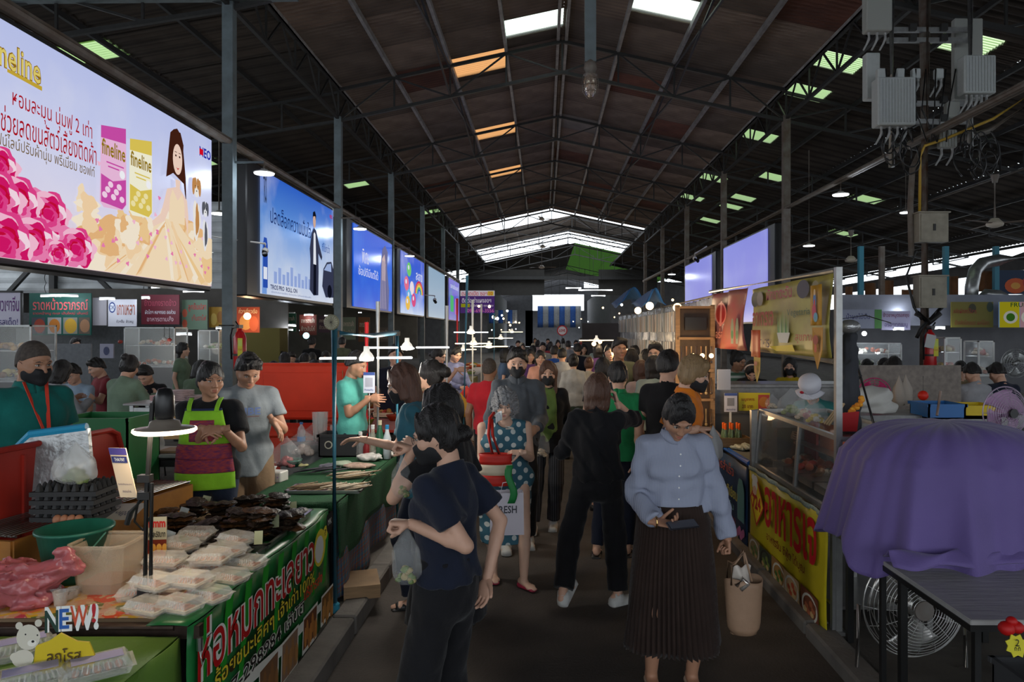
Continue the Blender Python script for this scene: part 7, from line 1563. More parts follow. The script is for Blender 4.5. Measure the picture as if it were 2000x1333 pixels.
heap('chopped_greens', (2.05,6.45,.79), .10,.10,.03, [mat('greens_a'),mat('greens_b')], None, 40, .016, 2, 'small heap of chopped greens on the steel table', 'food'); packet_ = mat('ice_bag', (.45,.5,.45), .3, noise=.5, nscale=20, bump=.5)
for k, (x, y, l) in enumerate(((1.92,6.85,'pale bag of ice lying past the greens'),(1.95,6.25,'pale packets lying nearest on the steel table'))): f = Field((-.15,-.15,-.01),(.15,.15,.08),.01); f.ell((0,0,.02),(.12,.11,.03),0); f.fold(.006,60,k); f.plane((0,0,0),(0,0,-1)); o = np_obj('food_packet', [(*f.nets(),0)], [packet_]); o.location = (x,y,.785); tag(o, l, 'food')
t = crate_box('wooden tray holding orange-capped bottles', (X_(1431,7.0),7.0,.785), .30,.22,.10, wood, 'wooden_tray', 'tray', rim=False)
for k in range(6):
 b_ = thing('juice_bottle', 'small glass bottle with an orange cap in the wooden tray', 'bottle', (X_(1431,7.0)-.10+.067*(k % 3)+.02, 6.96+.08*(k//3), .80), 0, 'orange-capped bottles'); MB().lathe([(0,0),(.026,.002),(.026,.10),(.012,.16),(.011,.18)], n=12).build('bottle_body', mat('bottle_green', (.12,.20,.12), .15, alpha=.7), b_, True); MB().lathe([(.0125,.155),(.014,.215),(0,.22)], n=10).build('cap', ink_m((210,90,20)), b_)
t = thing('payment_stand', 'white payment sign with a blue band beside the yellow menu card', 'sign', (X_(1427,7.25),7.25,Z_(805,7.25))); MB().box((0,0,.095), (.13,.008,.19)).build('card', ink_m((180,182,196)), t); pr = Print(Panel((-.064,-.005,0),(.128,0,0),(0,0,.19)),.001); pr.rect(0,.86,1,1,ink_m((60,80,140))); pr.rect(.22,.32,.78,.74,ink_m((120,122,130))); pr.text('สแกนจ่าย',.15,.08,.85,.2,ink_m((50,60,110))); pr.build('printed_face', t); MB().box((0,.01,-.06),(.02,.01,.13)).build('stick', white, t)
sign('yellow menu card with a red food photo behind the bottles', 1444, 1503, 768, 803, 7.3, (186,170,30), [('เมนูอาหาร',.08,.5,.5,.7,(150,60,20)),('20 บาท',.1,.15,.45,.35,(120,60,20))], [(.8,.5,.16,.3,(180,110,40))], [(.62,.1,.98,.9,(170,60,50))], tilt=-.1, name='menu_card')
sign('sheet of white paper hanging on the thin grey upright', 1402, 1427, 722, 762, 7.0, (150,154,165), name='paper_sheet', cat='paper')
ctr = mat('counter_steel', (.20,.20,.20), .4, metal=.6, noise=.3)
t = thing('steel_counter', 'long grey steel counter across the back of the right-hand stalls', 'counter', (2.55,7.75,ZR)); MB().box((0,0,1.28), (2.2,.5,.04), bev=.005).build('top', ctr, t); MB().box((0,-.22,1.13), (2.15,.02,.28)).build('front_panel', ctr, t); MB().box((0,0,.55), (2.1,.4,1.0)).build('lower_cupboard', mat('cup_dark', (.10,.10,.10), .5), t)
# dark stand, tripod, marigolds, glasses at the near upright
YN = 4.9
t = thing('camera_tripod', 'black folded parasol and tripod standing right of the near upright', 'tripod', (X_(1676,YN),YN,ZR));
for a, b in (((-.06,0,1.86),(-.02,-.05,1.0)),((-.06,0,1.82),(.18,0,.95)),((-.06,0,1.5),(.05,.2,1.0)),((-.08,0,1.4),(.02,0,1.55))): MB().tube([a,b], .010, 6).build('leg', blackp, t)
f = Field((-.16,-.1,1.1),(.1,.1,2.0),.012); f.cap((-.05,0,1.15),(-.06,0,1.80),(.075,.06),(.05,.05),k=0); f.fold(.005,50,2); np_obj('folded_canopy', [(*f.nets(),0)], [mat('canopy_dark', (.03,.032,.04), .8)], t)
MB().ball((-.06,0,1.88), (.075,.06,.05), 12, 8).build('silver_cap', mat('foil_cap', (.4,.4,.4), .3, metal=.7, bump=.5), t, True)
tag(MB().tube([(X_(1640,4.4),4.45,2.05),(X_(1645,4.4),4.5,1.9),(X_(1633,4.4),4.45,1.75),(X_(1650,4.4),4.5,1.62)], .005, 5).tube([(X_(1640,4.4),4.45,1.98),(X_(1690,5),5,2.02),(X_(1740,6),6,1.98)], .004, 5).build('cable', blackp), 'black cable looped around the near upright', 'cable')
mg = [mat('marigold', (.62,.20,.01), .7), mat('marigold_b', (.70,.30,.02), .7)]
t = thing('marigold_garland', 'orange marigold garland hanging beside the tripod', 'garland', P(1668,800,4.7)); q = random.Random(2)
for k in range(16): u = k/15; MB().ball((-.05+.11*u+q.uniform(-.012,.012), q.uniform(-.01,.01), -.05+.12*u+q.uniform(-.012,.012)), (.019,.019,.016), 8, 5).build('blossom', mg[k % 2], t, True)
t = table(2.35, 4.75, .55, .5, 1.12-ZR, white, 'small white shelf table with glasses right of the near upright', alu, ZR, .02)
for k in range(3): tag(MB().lathe([(.022,0),(.03,.09),(.028,.09),(.02,.004)], (2.18+.07*k,4.66,1.125), 12).build('drinking_glass', glassm, None, True), 'drinking glass on the small white shelf table', 'glass', 'glasses on the white shelf table')
def cloth_lump(label, p, rx, ry, h, m, seed=1, name='covered_bundle', cat='bundle', amp=.012):
 f = Field((-rx*1.3,-ry*1.3,-.01), (rx*1.3,ry*1.3,h*1.3), max(.012, rx/22)); f.ell((0,0,h*.35), (rx,ry,h*.6), 0); f.cap((-rx*.5,0,.05),(rx*.5,0,.05),(rx*.5,ry*.7),(rx*.5,ry*.7),k=.05) if rx > .1 else None; f.fold(amp, 30 if rx > .15 else 60, seed); f.plane((0,0,0),(0,0,-1)); o = np_obj(name, [(*f.nets(),0)], [m]); o.location = p; return tag(o, label, cat)
cloth_lump('white cloth bundle behind the purple covered cart', P(1700,805,5.6), .17,.15,.20, mat('bundle_white', (.50,.49,.46), .8), 4)
# long steel counter line behind the purple cover, blue and yellow crates, pink fan
tag(MB().box((2.95,6.2,1.16), (2.1,.5,.10)).box((2.95,6.2,.6), (2.0,.42,1.06)).build('steel_counter', ctr), 'grey steel counter behind the purple covered cart', 'counter')
bt = mat('basin_blue', (.01,.12,.36), .4); crate_box('blue plastic basin on the counter behind the purple cover', P(1830,815,6.0), .30,.3,.12, bt, 'basin', 'basin'); crate_box('yellow crate on the counter at the right', P(1898,815,6.1), .30,.3,.11, ink_m((200,170,20)), 'crate', 'crate'); tag(MB().tube([P(1830,812,5.7),P(1837,765,5.8)], .010, 6).build('stick', ink_m((150,130,120))), 'pale stick standing in the blue basin', 'stick')
def cage_fan(label, p, r, blade_m, cage_m, rz=0, n=3, rings=9, deep=.10, hubm=None, tilt=0, stand=None, s=1):
 t = thing('cage_fan', label, 'fan', p, rz); X90 = Matrix.Rotation(R(tilt), 4, 'X')
 mb = MB(); mb.T = X90
 mb.lathe([(0,-.035),(r*.17,-.03),(r*.20,.0),(r*.18,.05),(0,.06)], n=24, axis=(0,1,0)); mb.build('hub', hubm or blade_m, t, True)
 for k in range(n):
  a0 = k*2*math.pi/n+.5; mb = MB(); mb.T = X90
  mb.grid(lambda u, v: ((r*.16+(r*.72)*u)*math.cos(a0+(v-.5)*1.25*(.65+.5*u)), -.028+.056*v, (r*.16+(r*.72)*u)*math.sin(a0+(v-.5)*1.25*(.65+.5*u))), 8, 8); mb.build('blade', blade_m, t, True, solid=.003)
 mb = MB(); mb.T = X90
 for i in range(1, rings+1):
  q = r*i/rings; y = -deep*(1-(i/rings)**2)**.5; mb.tube([(q*math.cos(a*math.pi/24), y, q*math.sin(a*math.pi/24)) for a in range(49)], .0022 if i < rings else .005, 4, False)
  if i == rings or i % 3 == 0: mb.tube([(q*math.cos(a*math.pi/24), -y, q*math.sin(a*math.pi/24)) for a in range(49)], .0022, 4, False)
 for k in range(16):
  a = k*math.pi/8; mb.tube([(r*i/6*math.cos(a), -deep*(1-(i/6)**2)**.5, r*i/6*math.sin(a)) for i in range(1,7)], .002, 4, False)
 mb.build('cage', cage_m, t, True)
 return t
t = cage_fan('big chrome floor fan under the grey folding table', (X_(1785,3.9),3.9,.42), .285, mat('fan_metal', (.60,.58,.55), .3, metal=.9), mat('fan_wire', (.62,.62,.60), .3, metal=.9), R(4), 3, 16, .09)
MB().tube([(-.30,.02,0),(-.31,.02,-.37),(-.28,-.16,-.395)], .012, 8).tube([(.30,.02,0),(.31,.02,-.37),(.28,-.16,-.395)], .012, 8).tube([(-.31,.02,-.37),(-.29,.22,-.395)], .012, 8).tube([(.31,.02,-.37),(.29,.22,-.395)], .012, 8).tube([(-.31,.02,-.37),(.31,.02,-.37)], .012, 8).build('stand', inox, t, True); MB().lathe([(.05,0),(.06,.08),(.05,.16)], (0,.0,0), 16, axis=(0,1,0)).build('motor', steeld, t)
MB().lathe([(0,-.10),(.052,-.10),(.055,-.085),(.05,-.07)], n=20, axis=(0,1,0)).build('badge', steelg, t)
pk = mat('fan_pink', (.42,.02,.12), .4); lil = mat('fan_lilac', (.42,.25,.42), .45)
t = cage_fan('pink table fan behind the white cloth bundle', P(1708,768,6.3), .13, pk, pk, R(-20), 3, 6, .04); MB().tube([(0,.05,0),(0,.06,-.2)], .02, 8).build('stand', pk, t)
t = cage_fan('lilac fan with a round wire guard at the right edge above the purple cover', P(1962,806,4.6), .165, lil, mat('wire_lilac', (.35,.28,.36), .4, metal=.4), R(12), 4, 12, .06); MB().tube([(0,.05,0),(.02,.08,-.30)], .022, 8).build('stand', lil, t); MB().lathe([(0,-.075),(.03,-.075),(.03,-.06)], n=16, axis=(0,1,0)).build('badge', blackp, t); MB().lathe([(.09,0),(.09,.02),(.03,.03)], (.0,.05,-.32), 16).build('base', blackp, t)
tag(MB().box((P(1962,860,4.6).x,4.75,.62), (.5,.4,1.12)).build('covered_shelf', mat('shelf_brown', (.16,.12,.07), .7)), 'brown shelf under the lilac fan', 'shelf')
cage_fan('small silver wall fan far behind at the right', P(1983,710,11), .22, galv, galv, 0, 3, 7, .06)
for k, (px, py) in enumerate(((1756,768),(1769,766))): bag('white carrier bag hanging in the right stalls, %s one' % ('left','right')[k], P(px,py+26,7), 1, .30,.06, ink_m((150,140,130)), None)
tag(MB().ball(P(1803,773,6.5), .045, 14, 9).build('red_ball', ink_m((200,40,24)), None, True), 'red round weight hanging in the right stalls', 'ball')
tag(MB().tube([P(1803,765,6.5),P(1803,735,6.5)], .003, 5).build('string', blackp), 'string holding the red round weight', 'string')
tag(MB().box(P(1770,757,7.3), (1.1,.03,.45)).build('steel_screen', mat('screen_brown', (.17,.14,.12), .5, metal=.3, noise=.4)), 'brownish steel screen behind the hanging carrier bags', 'screen')

# purple cloth over a cart: a draped sheet with folds
purple = mat('purple_cloth', (.125,.085,.27), .72, noise=.12, nscale=4, bump=.15, bscale=120, sheen=.15)
cx, cy_ = 2.22, 3.95; hwx, hwy = .50, .42; topz = 1.41;
t = thing('covered_cart', 'cart hidden under a large purple cloth at the right edge', 'cart', (cx, cy_, ZR))
def drape(u, v):
 a = u*2*math.pi; ca, sa = math.cos(a), math.sin(a); n_ = 3.2; sq = (abs(ca)**n_+abs(sa)**n_)**(-1/n_)
 dirx, diry = ca*sq, sa*sq
 fold = .035*math.sin(7*a+1.0)+.045*(1-2*abs(math.sin(5*a+2.2+math.sin(3*a))))+.018*math.sin(27*a+2*math.sin(5*a))
 if v < .45:
  q = v/.45; r = q**.85; dome = topz-.035*q**2-.15*q**4.5; x = dirx*hwx*r; y = diry*hwy*r; z = dome+.006*math.sin(9*a)*q; fo = (.035*(1-2*abs(math.sin(5*a+2.2+math.sin(3*a))))+.009*math.sin(27*a+2*math.sin(5*a)+4*q))*q; x *= 1+fo; y *= 1+fo; z -= abs(fo)*.4;
 else:
  q = (v-.45)/.55; r = 1+.24*q+fold*q**1.1*1.7+.035*(1-2*abs(math.sin(5*a+2.2+math.sin(3*a))))+.009*math.sin(27*a+2*math.sin(5*a)+4); x = dirx*hwx*r; y = diry*hwy*r; z = topz-.185-(.46+.05*math.sin(3*a+.6)+.02*math.sin(11*a))*q
  if math.cos(a-3.75) > .955: z -= .15*q*((math.cos(a-3.75)-.955)/.045)**1.5
 return (x, y, z-ZR)
MB().grid(drape, 220, 46).build('purple_cloth', purple, t, True, solid=.005)
MB().box((0,0,.62), (hwx*1.8,hwy*1.7,.03)).box((0,0,1.12), (hwx*1.3,hwy*1.3,.03)).build('cart_shelf', inox, t)
for sx in (-1,1):
 for sy in (-1,1): MB().box((sx*hwx*.80, sy*hwy*.75, .5), (.035,.035,1.0)).build('leg', blackm, t)
def swag(u, v):   # gathered hem lying on the table
 a = -.1+u*2.0; x = -.56+1.35*u; return (x, -.40-.11*v-.05*math.sin(5*u+1)-.018*math.sin(30*u+6*v), .745-.02*v+.045*math.sin(v*math.pi)+.010*math.sin(24*u+3*v))
MB().grid(swag, 60, 10).build('gathered_hem', purple, t, True, solid=.006)
# grey folding table
t = thing('folding_table', 'grey topped black folding table at the right edge', 'table', (2.16,3.30,ZR)); MB().box((0,0,.69-.015), (.90,.86,.025), bev=.004).build('tabletop', mat('table_grey_cover', (.36,.35,.34), .4, noise=.12, nscale=3, bump=.35, bscale=6, stretch=(1,6,1)), t); MB().box((0,0,.655), (.91,.87,.025)).build('edge', blackm, t)
for sx, sy in ((-1,-1),(1,-1),(-1,1),(1,1)): MB().box((sx*.41,sy*.40,.325), (.026,.026,.65)).build('leg', blackm, t)
MB().box((.4,0,.12), (.02,.8,.02)).box((0,.4,.60), (.8,.02,.02)).build('stretcher', blackm, t)
# vegetable crate bottom right
v = crate_box('dark plastic crate of vegetables at the bottom right corner', (2.22,2.93,ZR+.24), .46,.5,.16, mat('crate_grey', (.06,.06,.065), .6)); tag(MB().box((2.24,2.98,.20), (.5,.45,.26)).build('cardboard_box', mat('cardboard'), None), 'brown box standing under the vegetable crate', 'box')
for k in range(9): q = random.Random(k); tag(MB().ball((2.03+.055*k+q.uniform(-.01,.01), 2.80+.09*(k % 3), .50+.01*(k % 2)), (.045,.04,.04), 12, 8).build('vegetable', mat('veg_%d' % (k % 3), ((.20,.26,.08),(.34,.32,.18),(.14,.22,.06))[k % 3], .5, noise=.4, nscale=30), None, True), 'green vegetable lying in the dark crate at the corner', 'vegetable', 'vegetables in the corner crate')
for k, (px, py, r_) in enumerate(((1966,1228,.030),(1986,1226,.026),(1976,1214,.020))): tag(MB().ball(P(px,py,2.75), (r_,r_,r_*.9), 12, 8).build('red_pepper', ink_m((180,20,20)), None, True), 'red pepper on top of the corner vegetables, %s' % ('left large','right','small upper')[k], 'pepper')
t = thing('price_sign', 'yellow star shaped price card among the corner vegetables', 'sign', P(1985,1262,2.72)); MB().prism([(.045*(1 if k % 2 else .75)*math.cos(k*math.pi/8),.045*(1 if k % 2 else .75)*math.sin(k*math.pi/8)) for k in range(16)], 0, .004).build('card', ink_m((200,190,30)), t).rotation_euler = (R(80),0,0)
pr = Print(Panel((-.02,-.006,-.03),(.04,0,0),(0,.0,.06)),.001); pr.text('2',.3,.5,.7,.95,bk); pr.text('กก',.2,.05,.8,.45,bk); pr.build('lettering', t)

# ---- telecom pole with boxes
YP = 11.1; PX = X_(1806,YP); rust = mat('pole_rust', (.24,.22,.19), .7, noise=.6, nscale=7, col2=(.14,.07,.04)); lgrey = mat('telecom_grey', (.42,.45,.45), .5, noise=.08); lgrey2 = mat('telecom_panel', (.30,.31,.29), .55)
t = thing('telecom_pole', 'rusty steel pole carrying antennas and electrical boxes in the right aisle', 'pole', (PX,YP,ZR)); MB().tube([(0,0,0),(0,0,7.6)], .095, 16).build('pole', rust, t, True)
for px in (1734,1886): x = X_(px,YP)-PX; z0_, z1_ = Z_(330 if px < 1800 else 290,YP), Z_(-30,YP); MB().tube([(x,-.12,z0_-ZR),(x,-.12,z1_-ZR)], .045, 12).build('antenna_mast', galv, t, True)
for py in (62,82,205,240): MB().box(((X_(1808,YP)-PX), -.06, Z_(py,YP)-ZR), (1.25,.06,.07)).build('cross_arm', galv, t)
for px in (1775,1835):
 for py in (60,80,200,235): MB().box((X_(px,YP)-PX,-.10,Z_(py,YP)-ZR), (.10,.10,.10)).build('bracket', steeld, t)
def rru(px0, px1, py0, py1, d, label, m=lgrey, Y=YP-.35, fins=True, plugs=4):
 x0, x1, z0, z1 = X_(px0,Y), X_(px1,Y), Z_(py1,Y), Z_(py0,Y); b = thing('radio_unit', label, 'radio unit', ((x0+x1)/2,Y,z0)); w, h = x1-x0, z1-z0
 MB().box((0,0,h/2), (w,d,h), bev=.015).build('casing', m, b)
 if fins:
  for k in range(int(w/.045)): MB().box((-w/2+.03+k*.045,-d/2-.008,h/2), (.008,.02,h*.9)).build('fin', m, b)
 for k in range(plugs): x = -w*.32+k*w*.64/max(1,plugs-1); MB().tube([(x,0,0),(x,.0,-.10),(x-.02,.02,-.16),(x-.06,.06,-.25)], [.022,.022,.016,.014], 8).build('plug_cable', mat('cable_grey', (.3,.31,.31), .5), b)
rru(1708,1782,155,248,.22,'largest pale grey ribbed radio box on the left antenna mast',plugs=4); rru(1876,1938,112,186,.20,'pale grey ribbed radio box on the right antenna mast',plugs=5)
rru(1688,1738,-40,64,.18,'tall flat antenna panel at the top of the left mast',lgrey2,YP-.1,False,3); rru(1688,1715,106,196,.16,'narrow grey box behind the largest radio box',lgrey,YP+.15,False,0); rru(1861,1916,38,196,.12,'tall flat panel behind the right radio box',lgrey2,YP+.2,False,0); rru(1846,1872,200,232,.12,'small grey box left of the right mast foot',lgrey2,YP-.1,False,1); rru(1833,1866,255,290,.12,'small dark ribbed box under the yellow cable',lgrey2,YP-.1,True,2)
for k, (px, l) in enumerate(((1720,'first'),(1757,'second'),(1788,'third'),(1833,'fourth'))): rru(px-8,px+8,135,155,.10,'small white connector box, %s from the left in the row round the pole' % l,lgrey,YP-.25,False,2)
cab = thing('cable_bundle', 'tangle of black cables hanging below the radio boxes', 'cables', (PX,YP-.3,Z_(300,YP))); q = random.Random(5)
for k in range(20):
 px = (1740 if k < 10 else 1885)+q.uniform(-28,28); r_ = q.uniform(.10,.24); c0 = V((X_(px,YP)-PX,q.uniform(-.1,.1),q.uniform(-.15,.15)-(.0 if k < 10 else .12))); pts = [c0+V((r_*.7*math.cos(a*math.pi/8+k),.03*math.sin(a+k),r_*1.3*math.sin(a*math.pi/8+k))) for a in range(14)]
 MB().tube(pts, .012, 5).build('cable', blackp, cab, True)
for k in range(10): px = 1712+k*19; MB().tube([(X_(px,YP)-PX,0,1.2),(X_(px,YP)-PX+q.uniform(-.1,.1),.05,.6),(X_(px,YP)-PX+q.uniform(-.2,.2),0,.1)], .011, 5).build('cable', blackp, cab, True)
ycab = mat('cable_yellow', (.42,.26,.03), .5); tag(MB().tube([P(2050,160,YP-.3),P(1940,232,YP-.25),P(1845,272,YP-.2),P(1806,285,YP-.15),P(1797,305,YP-.13),P(1796,420,YP-.13)], .022, 8).build('yellow_conduit', ycab, None, True), 'yellow conduit running down the pole and off to the upper right', 'cable')
tag(MB().tube([P(2060,170,YP-.1),P(1930,256,YP),P(1840,282,YP+.1),P(1800,290,YP+.12),P(1782,330,YP-.1),P(1778,400,YP-.12),P(1780,500,YP-.12)], .045, 10).build('grey_conduit', steelg, None, True), 'thick grey cable duct sweeping from the pole to the upper right', 'cable')
cream_ = mat('box_cream', (.30,.27,.21), .6, noise=.3, nscale=8)
def ebox(px0, px1, py0, py1, Y, label, d=.18):
 x0, x1, z0, z1 = X_(px0,Y), X_(px1,Y), Z_(py1,Y), Z_(py0,Y); b = thing('electrical_box', label, 'electrical box', ((x0+x1)/2,Y,z0)); w, h = x1-x0, z1-z0
 MB().box((0,0,h/2), (w,d,h)).build('casing', cream_, b); MB().box((0,-d/2-.008,h/2), (w-.05,.015,h-.05)).build('door', cream_, b); MB().box((0,-d/2-.02,h*.5), (.035,.02,.10)).build('handle', steeld, b); MB().box((0,0,h+.01), (w+.04,d+.06,.02)).build('rain_hood', cream_, b)
ebox(1789,1846,418,474,YP-.22,'upper cream electrical box on the rusty pole'); ebox(1789,1843,541,602,YP-.22,'lower cream electrical box with vent slots on the rusty pole')
tag(MB().tube([P(1790,490,YP-.2),P(1770,540,YP),P(1785,600,YP-.2),P(1800,625,YP-.2)], .02, 6).tube([P(1840,600,YP-.2),P(1800,640,YP-.2),P(1790,660,YP-.2)], .03, 6).tube([P(1790,612,YP-.2),P(1815,630,YP-.2),P(1835,612,YP-.2)], .05, 8).build('cable_coil', steeld, None, True), 'coil of dark cables on the pole below the lower electrical box', 'cables')
extinguisher((X_(1820,10.7),10.75,Z_(722,10.75)), 'red fire extinguisher with a white tag hung on the rusty pole', 1.0); tag(MB().box(P(1817,667,10.6), (.14,.005,.20), (0,R(12),0)).build('paper_tag', ink_m((170,170,170))), 'white paper tag hanging on the right fire extinguisher', 'tag')
tag(MB().bar((X_(1820,10.75),10.78,Z_(690,10.75)), (PX,YP,Z_(690,10.75)), .03, .04).build('hook', steeld), 'steel hook holding the right fire extinguisher', 'hook')
table(X_(1900,8.6), 8.8, 1.3, .5, .90-ZR, gtop, 'grey dining table of the people seated at the right', steeld, ZR); table(X_(1990,7.2), 7.4, .9, .5, 1.02-ZR, gtop, 'pale bench table in front of the seated people at the right', steeld, ZR)
# ---------------------------------------------------------------- people
def pattern_mat(name, base, dot, kind, sc):
 m = mat(name, base, .8, bump=.2, bscale=60); nt = m.node_tree; b = nt.nodes['Principled BSDF']; tc = nt.nodes.new('ShaderNodeTexCoord'); mp = nt.nodes.new('ShaderNodeMapping'); nt.links.new(tc.outputs['Object'], mp.inputs[0])
 mp.inputs['Scale'].default_value = (sc,0,sc) if kind == 'dots' else (0,0,sc) if kind == 'rows' else (sc,0,0)
 if kind == 'dots': mp.inputs['Rotation'].default_value = (0, R(45), 0)
 f = nt.nodes.new('ShaderNodeVectorMath'); f.operation = 'FRACTION'; nt.links.new(mp.outputs[0], f.inputs[0]); s_ = nt.nodes.new('ShaderNodeVectorMath'); s_.operation = 'SUBTRACT'; s_.inputs[1].default_value = (.5,0,.5) if kind == 'dots' else (0,0,.5) if kind == 'rows' else (.5,0,0); nt.links.new(f.outputs[0], s_.inputs[0])
 if kind == 'dots':
  k0 = nt.nodes.new('ShaderNodeVectorMath'); k0.operation = 'MULTIPLY'; k0.inputs[1].default_value = (1,0,1); nt.links.new(s_.outputs[0], k0.inputs[0]); s_ = k0
 l = nt.nodes.new('ShaderNodeVectorMath'); l.operation = 'LENGTH'; nt.links.new(s_.outputs[0], l.inputs[0]); c = nt.nodes.new('ShaderNodeMath'); c.operation = 'LESS_THAN'; c.inputs[1].default_value = {'dots':.27,'rows':.22,'cols':.2}[kind]; nt.links.new(l.outputs['Value'], c.inputs[0])
 x = nt.nodes.new('ShaderNodeMix'); x.data_type = 'RGBA'; nt.links.new(c.outputs[0], x.inputs[0]); x.inputs[6].default_value = (*base,1); x.inputs[7].default_value = (*dot,1); nt.links.new(x.outputs[2], b.inputs['Base Color']); return m
blk = cloth('black', (.010,.010,.012)); navy = cloth('navy', (.012,.016,.032)); jeans = cloth('dark_jeans', (.02,.03,.06)); dots = pattern_mat('polka_teal', (.035,.12,.17), (.55,.60,.58), 'dots', 13)
shoew = mat('shoe_white', (.55,.55,.53), .5, noise=.15); shoeb = mat('shoe_black', (.015,.015,.015), .4); shoer = mat('shoe_red', (.30,.02,.05), .4)
def gp(px, Y, z=0): return (X_(px,Y), Y, z)
# woman with the phone
w1 = person('woman in a pale blue shirt and long dark pleated skirt looking down at her phone', gp(1314,3.83), R(3), 1.60, 'f', 0, 'tan', 'lowbun', 'black', head=(34,4,0), lean=4, wide=1.08,
 rhw=P(1281,1020,3.62), relw=(-.45,.6,-1), rpose='phone', rpalm=(0,-.25,1), rhd=(.95,-.35,-.05), lhw=P(1424,1062,3.80), lelw=(.8,.7,0), lpose='grip', lhd=(.05,0,-1), lpalm=(-1,0,0),
 top=dict(mat=pattern_mat('pale_blue_shirt', (.235,.26,.355), (.31,.335,.42), 'cols', 130), sleeve='long', neck='collar', hem=1.0, buttons=1, g=.013, sw=1.2, fold=.006), bottom=dict(kind='pleated', mat=cloth('tulle_brown', (.032,.019,.015)), hem=.26, hemr=.255, waist=1.03, pleats=60, pow=.72), shoes=('flat', mat('shoe_beige', (.45,.33,.25), .5)), lf=(.10,-.02,.09), rf=(-.12,.0,.09))
Wv = lambda pi, p: pi['world'](p)
MB().tube([w1['rh']+V((.03*math.cos(a*.5236)*.0+.0,.03*math.cos(a*.5236),.03*math.sin(a*.5236))) for a in range(13)], .004, 6).build('bracelet', mat('gold', (.6,.4,.15), .3, metal=1), w1['root']); MB().tube([w1['lh']+V((.029*math.cos(a*.5236),.029*math.sin(a*.5236),.02)) for a in range(13)], .006, 6).build('wrist_watch', mat('gold'), w1['root'])
t = thing('mobile_phone', 'dark mobile phone held flat in the hand of the woman in the pale blue shirt', 'phone', P(1333,1026,3.53), R(8)); MB().box((0,0,0), (.15,.072,.009), (R(14),R(-4),0), bev=.003).build('phone_body', mat('phone_case', (.02,.02,.025), .2), t); MB().box((0,-.001,.006), (.138,.066,.002), (R(14),R(-4),0)).build('phone_screen', mat('phone_glass', (.05,.05,.06), .05), t)
tan = mat('leather_tan', (.30,.185,.115), .5, noise=.12, bump=.15); hb = P(1452,1236,3.72); t = thing('handbag', 'tan bucket handbag hanging from the hand of the woman in the pale blue shirt', 'bag', hb)
MB().grid(lambda u, v: ((.082+.016*v)*math.cos(u*6.2832)*(1-.25*max(0,.12-v)/.12), (.048+.008*v)*math.sin(u*6.2832), .28*v+.012*math.sin(2*u*6.28)*v), 36, 10).add([(.07*math.cos(k*.5236),.042*math.sin(k*.5236),0) for k in range(12)], [tuple(range(11,-1,-1))]).build('bag_body', tan, t, True, solid=.005)
hz_ = Z_(1095,3.72)-hb.z
for y in (-.045,.045): MB().tube([(-.075,y,.26),(-.07,y*.7,.36),(-.05,y*.2,hz_-.02),(-.03,0,hz_),(0,y*.4,.42),(.03,y,.28)], .006, 6).build('bag_handle', tan, t, True)
MB().grid(lambda u, v: (-.06+.09*u,-.02+.015*math.sin(6*u+4*v),.24+.11*v+.012*math.sin(9*u)), 10, 6).build('white_scarf', ink_m((190,180,170)), t, True, solid=.004); MB().tube([(-.05,-.05,.26),(-.02,-.06,.30),(.01,-.05,.27),(-.03,-.055,.24)], .013, 8).build('charm', mat('silver_charm', (.6,.55,.5), .2, metal=.8), t, True)
# woman in navy tee, nearest
w2 = person('nearest woman, in navy T-shirt and wide black trousers, from behind, face turned left', gp(872,2.92), R(-116), 1.60, 'f', 0, 'light', 'lowbun', 'black', 'black', head=(14,0,26),
 lhw=P(803,1024,2.80), lelw=(.35,-.2,-1), lpose='grip', lhd=(-1,0,.1), lpalm=(0,0,-1), rhw=P(952,1128,3.02), relw=(.5,.4,0), rpose='relax', wide=.96,
 top=dict(mat=navy, sleeve='short', neck='crew', hem=.93, sl=.66, sw=1.2, fold=.005), bottom=dict(kind='wide', mat=blk, waist=1.03, w=1.0, out=1), shoes=('sandal', shoeb)); glasses(w2)
bag('tall clear bag of dumplings held low by the nearest woman', P(793,1140,2.80), 1, .235, .055, plast, [mat('dumpling', (.45,.36,.16), .5, noise=.4, nscale=40), mat('greens_a')])
w3 = person('woman in a black dress with long black hair, half hidden behind the nearest woman', gp(872,3.55), R(-112), 1.63, 'f', 0, 'light', 'long', 'black', 'black', head=(8,0,-5),
 lhw=P(806,878,3.42), lelw=(.3,-.2,-1), lpose='grip', lhd=(-.8,0,.3), lpalm=(0,0,-1), rh=(-.22,-.02,.86), top=dict(mat=blk, sleeve='short', neck='crew', hem=.50, hemr=.24, sl=.6), shoes=('sandal', shoeb))
bag('clear bag of green dumplings held up by the woman in black', P(785,972,3.36), 1, .20, .05, plast, [mat('dumpling'), mat('greens_a')])
teal_b = cloth('teal_blouse', (.030,.115,.155))
w4 = person('woman in a teal V-neck blouse and black mask reaching over the fish table', gp(822,4.85), R(-78), 1.69, 'f', 0, 'light', 'bob', 'reddish', 'black', head=(12,0,2), lean=7,
 rhw=P(706,858,4.92), relw=(.5,.2,-1), rpose='reach', rhd=(-1,0,-.05), rpalm=(0,-.3,-1), lhw=P(812,872,4.55), lelw=(.5,-.3,-1), lpose='grip', lhd=(-.5,-.3,.3), top=dict(mat=teal_b, sleeve='short', neck='v', hem=.80, sl=.75, hemr=.19, fold=.006), bottom=dict(kind='trousers', mat=navy, w=1.3), shoes=('sandal', shoeb), lf=(.10,.14,.07), rf=(-.1,-.05,.07)); glasses(w4, (.6,.6,.6))
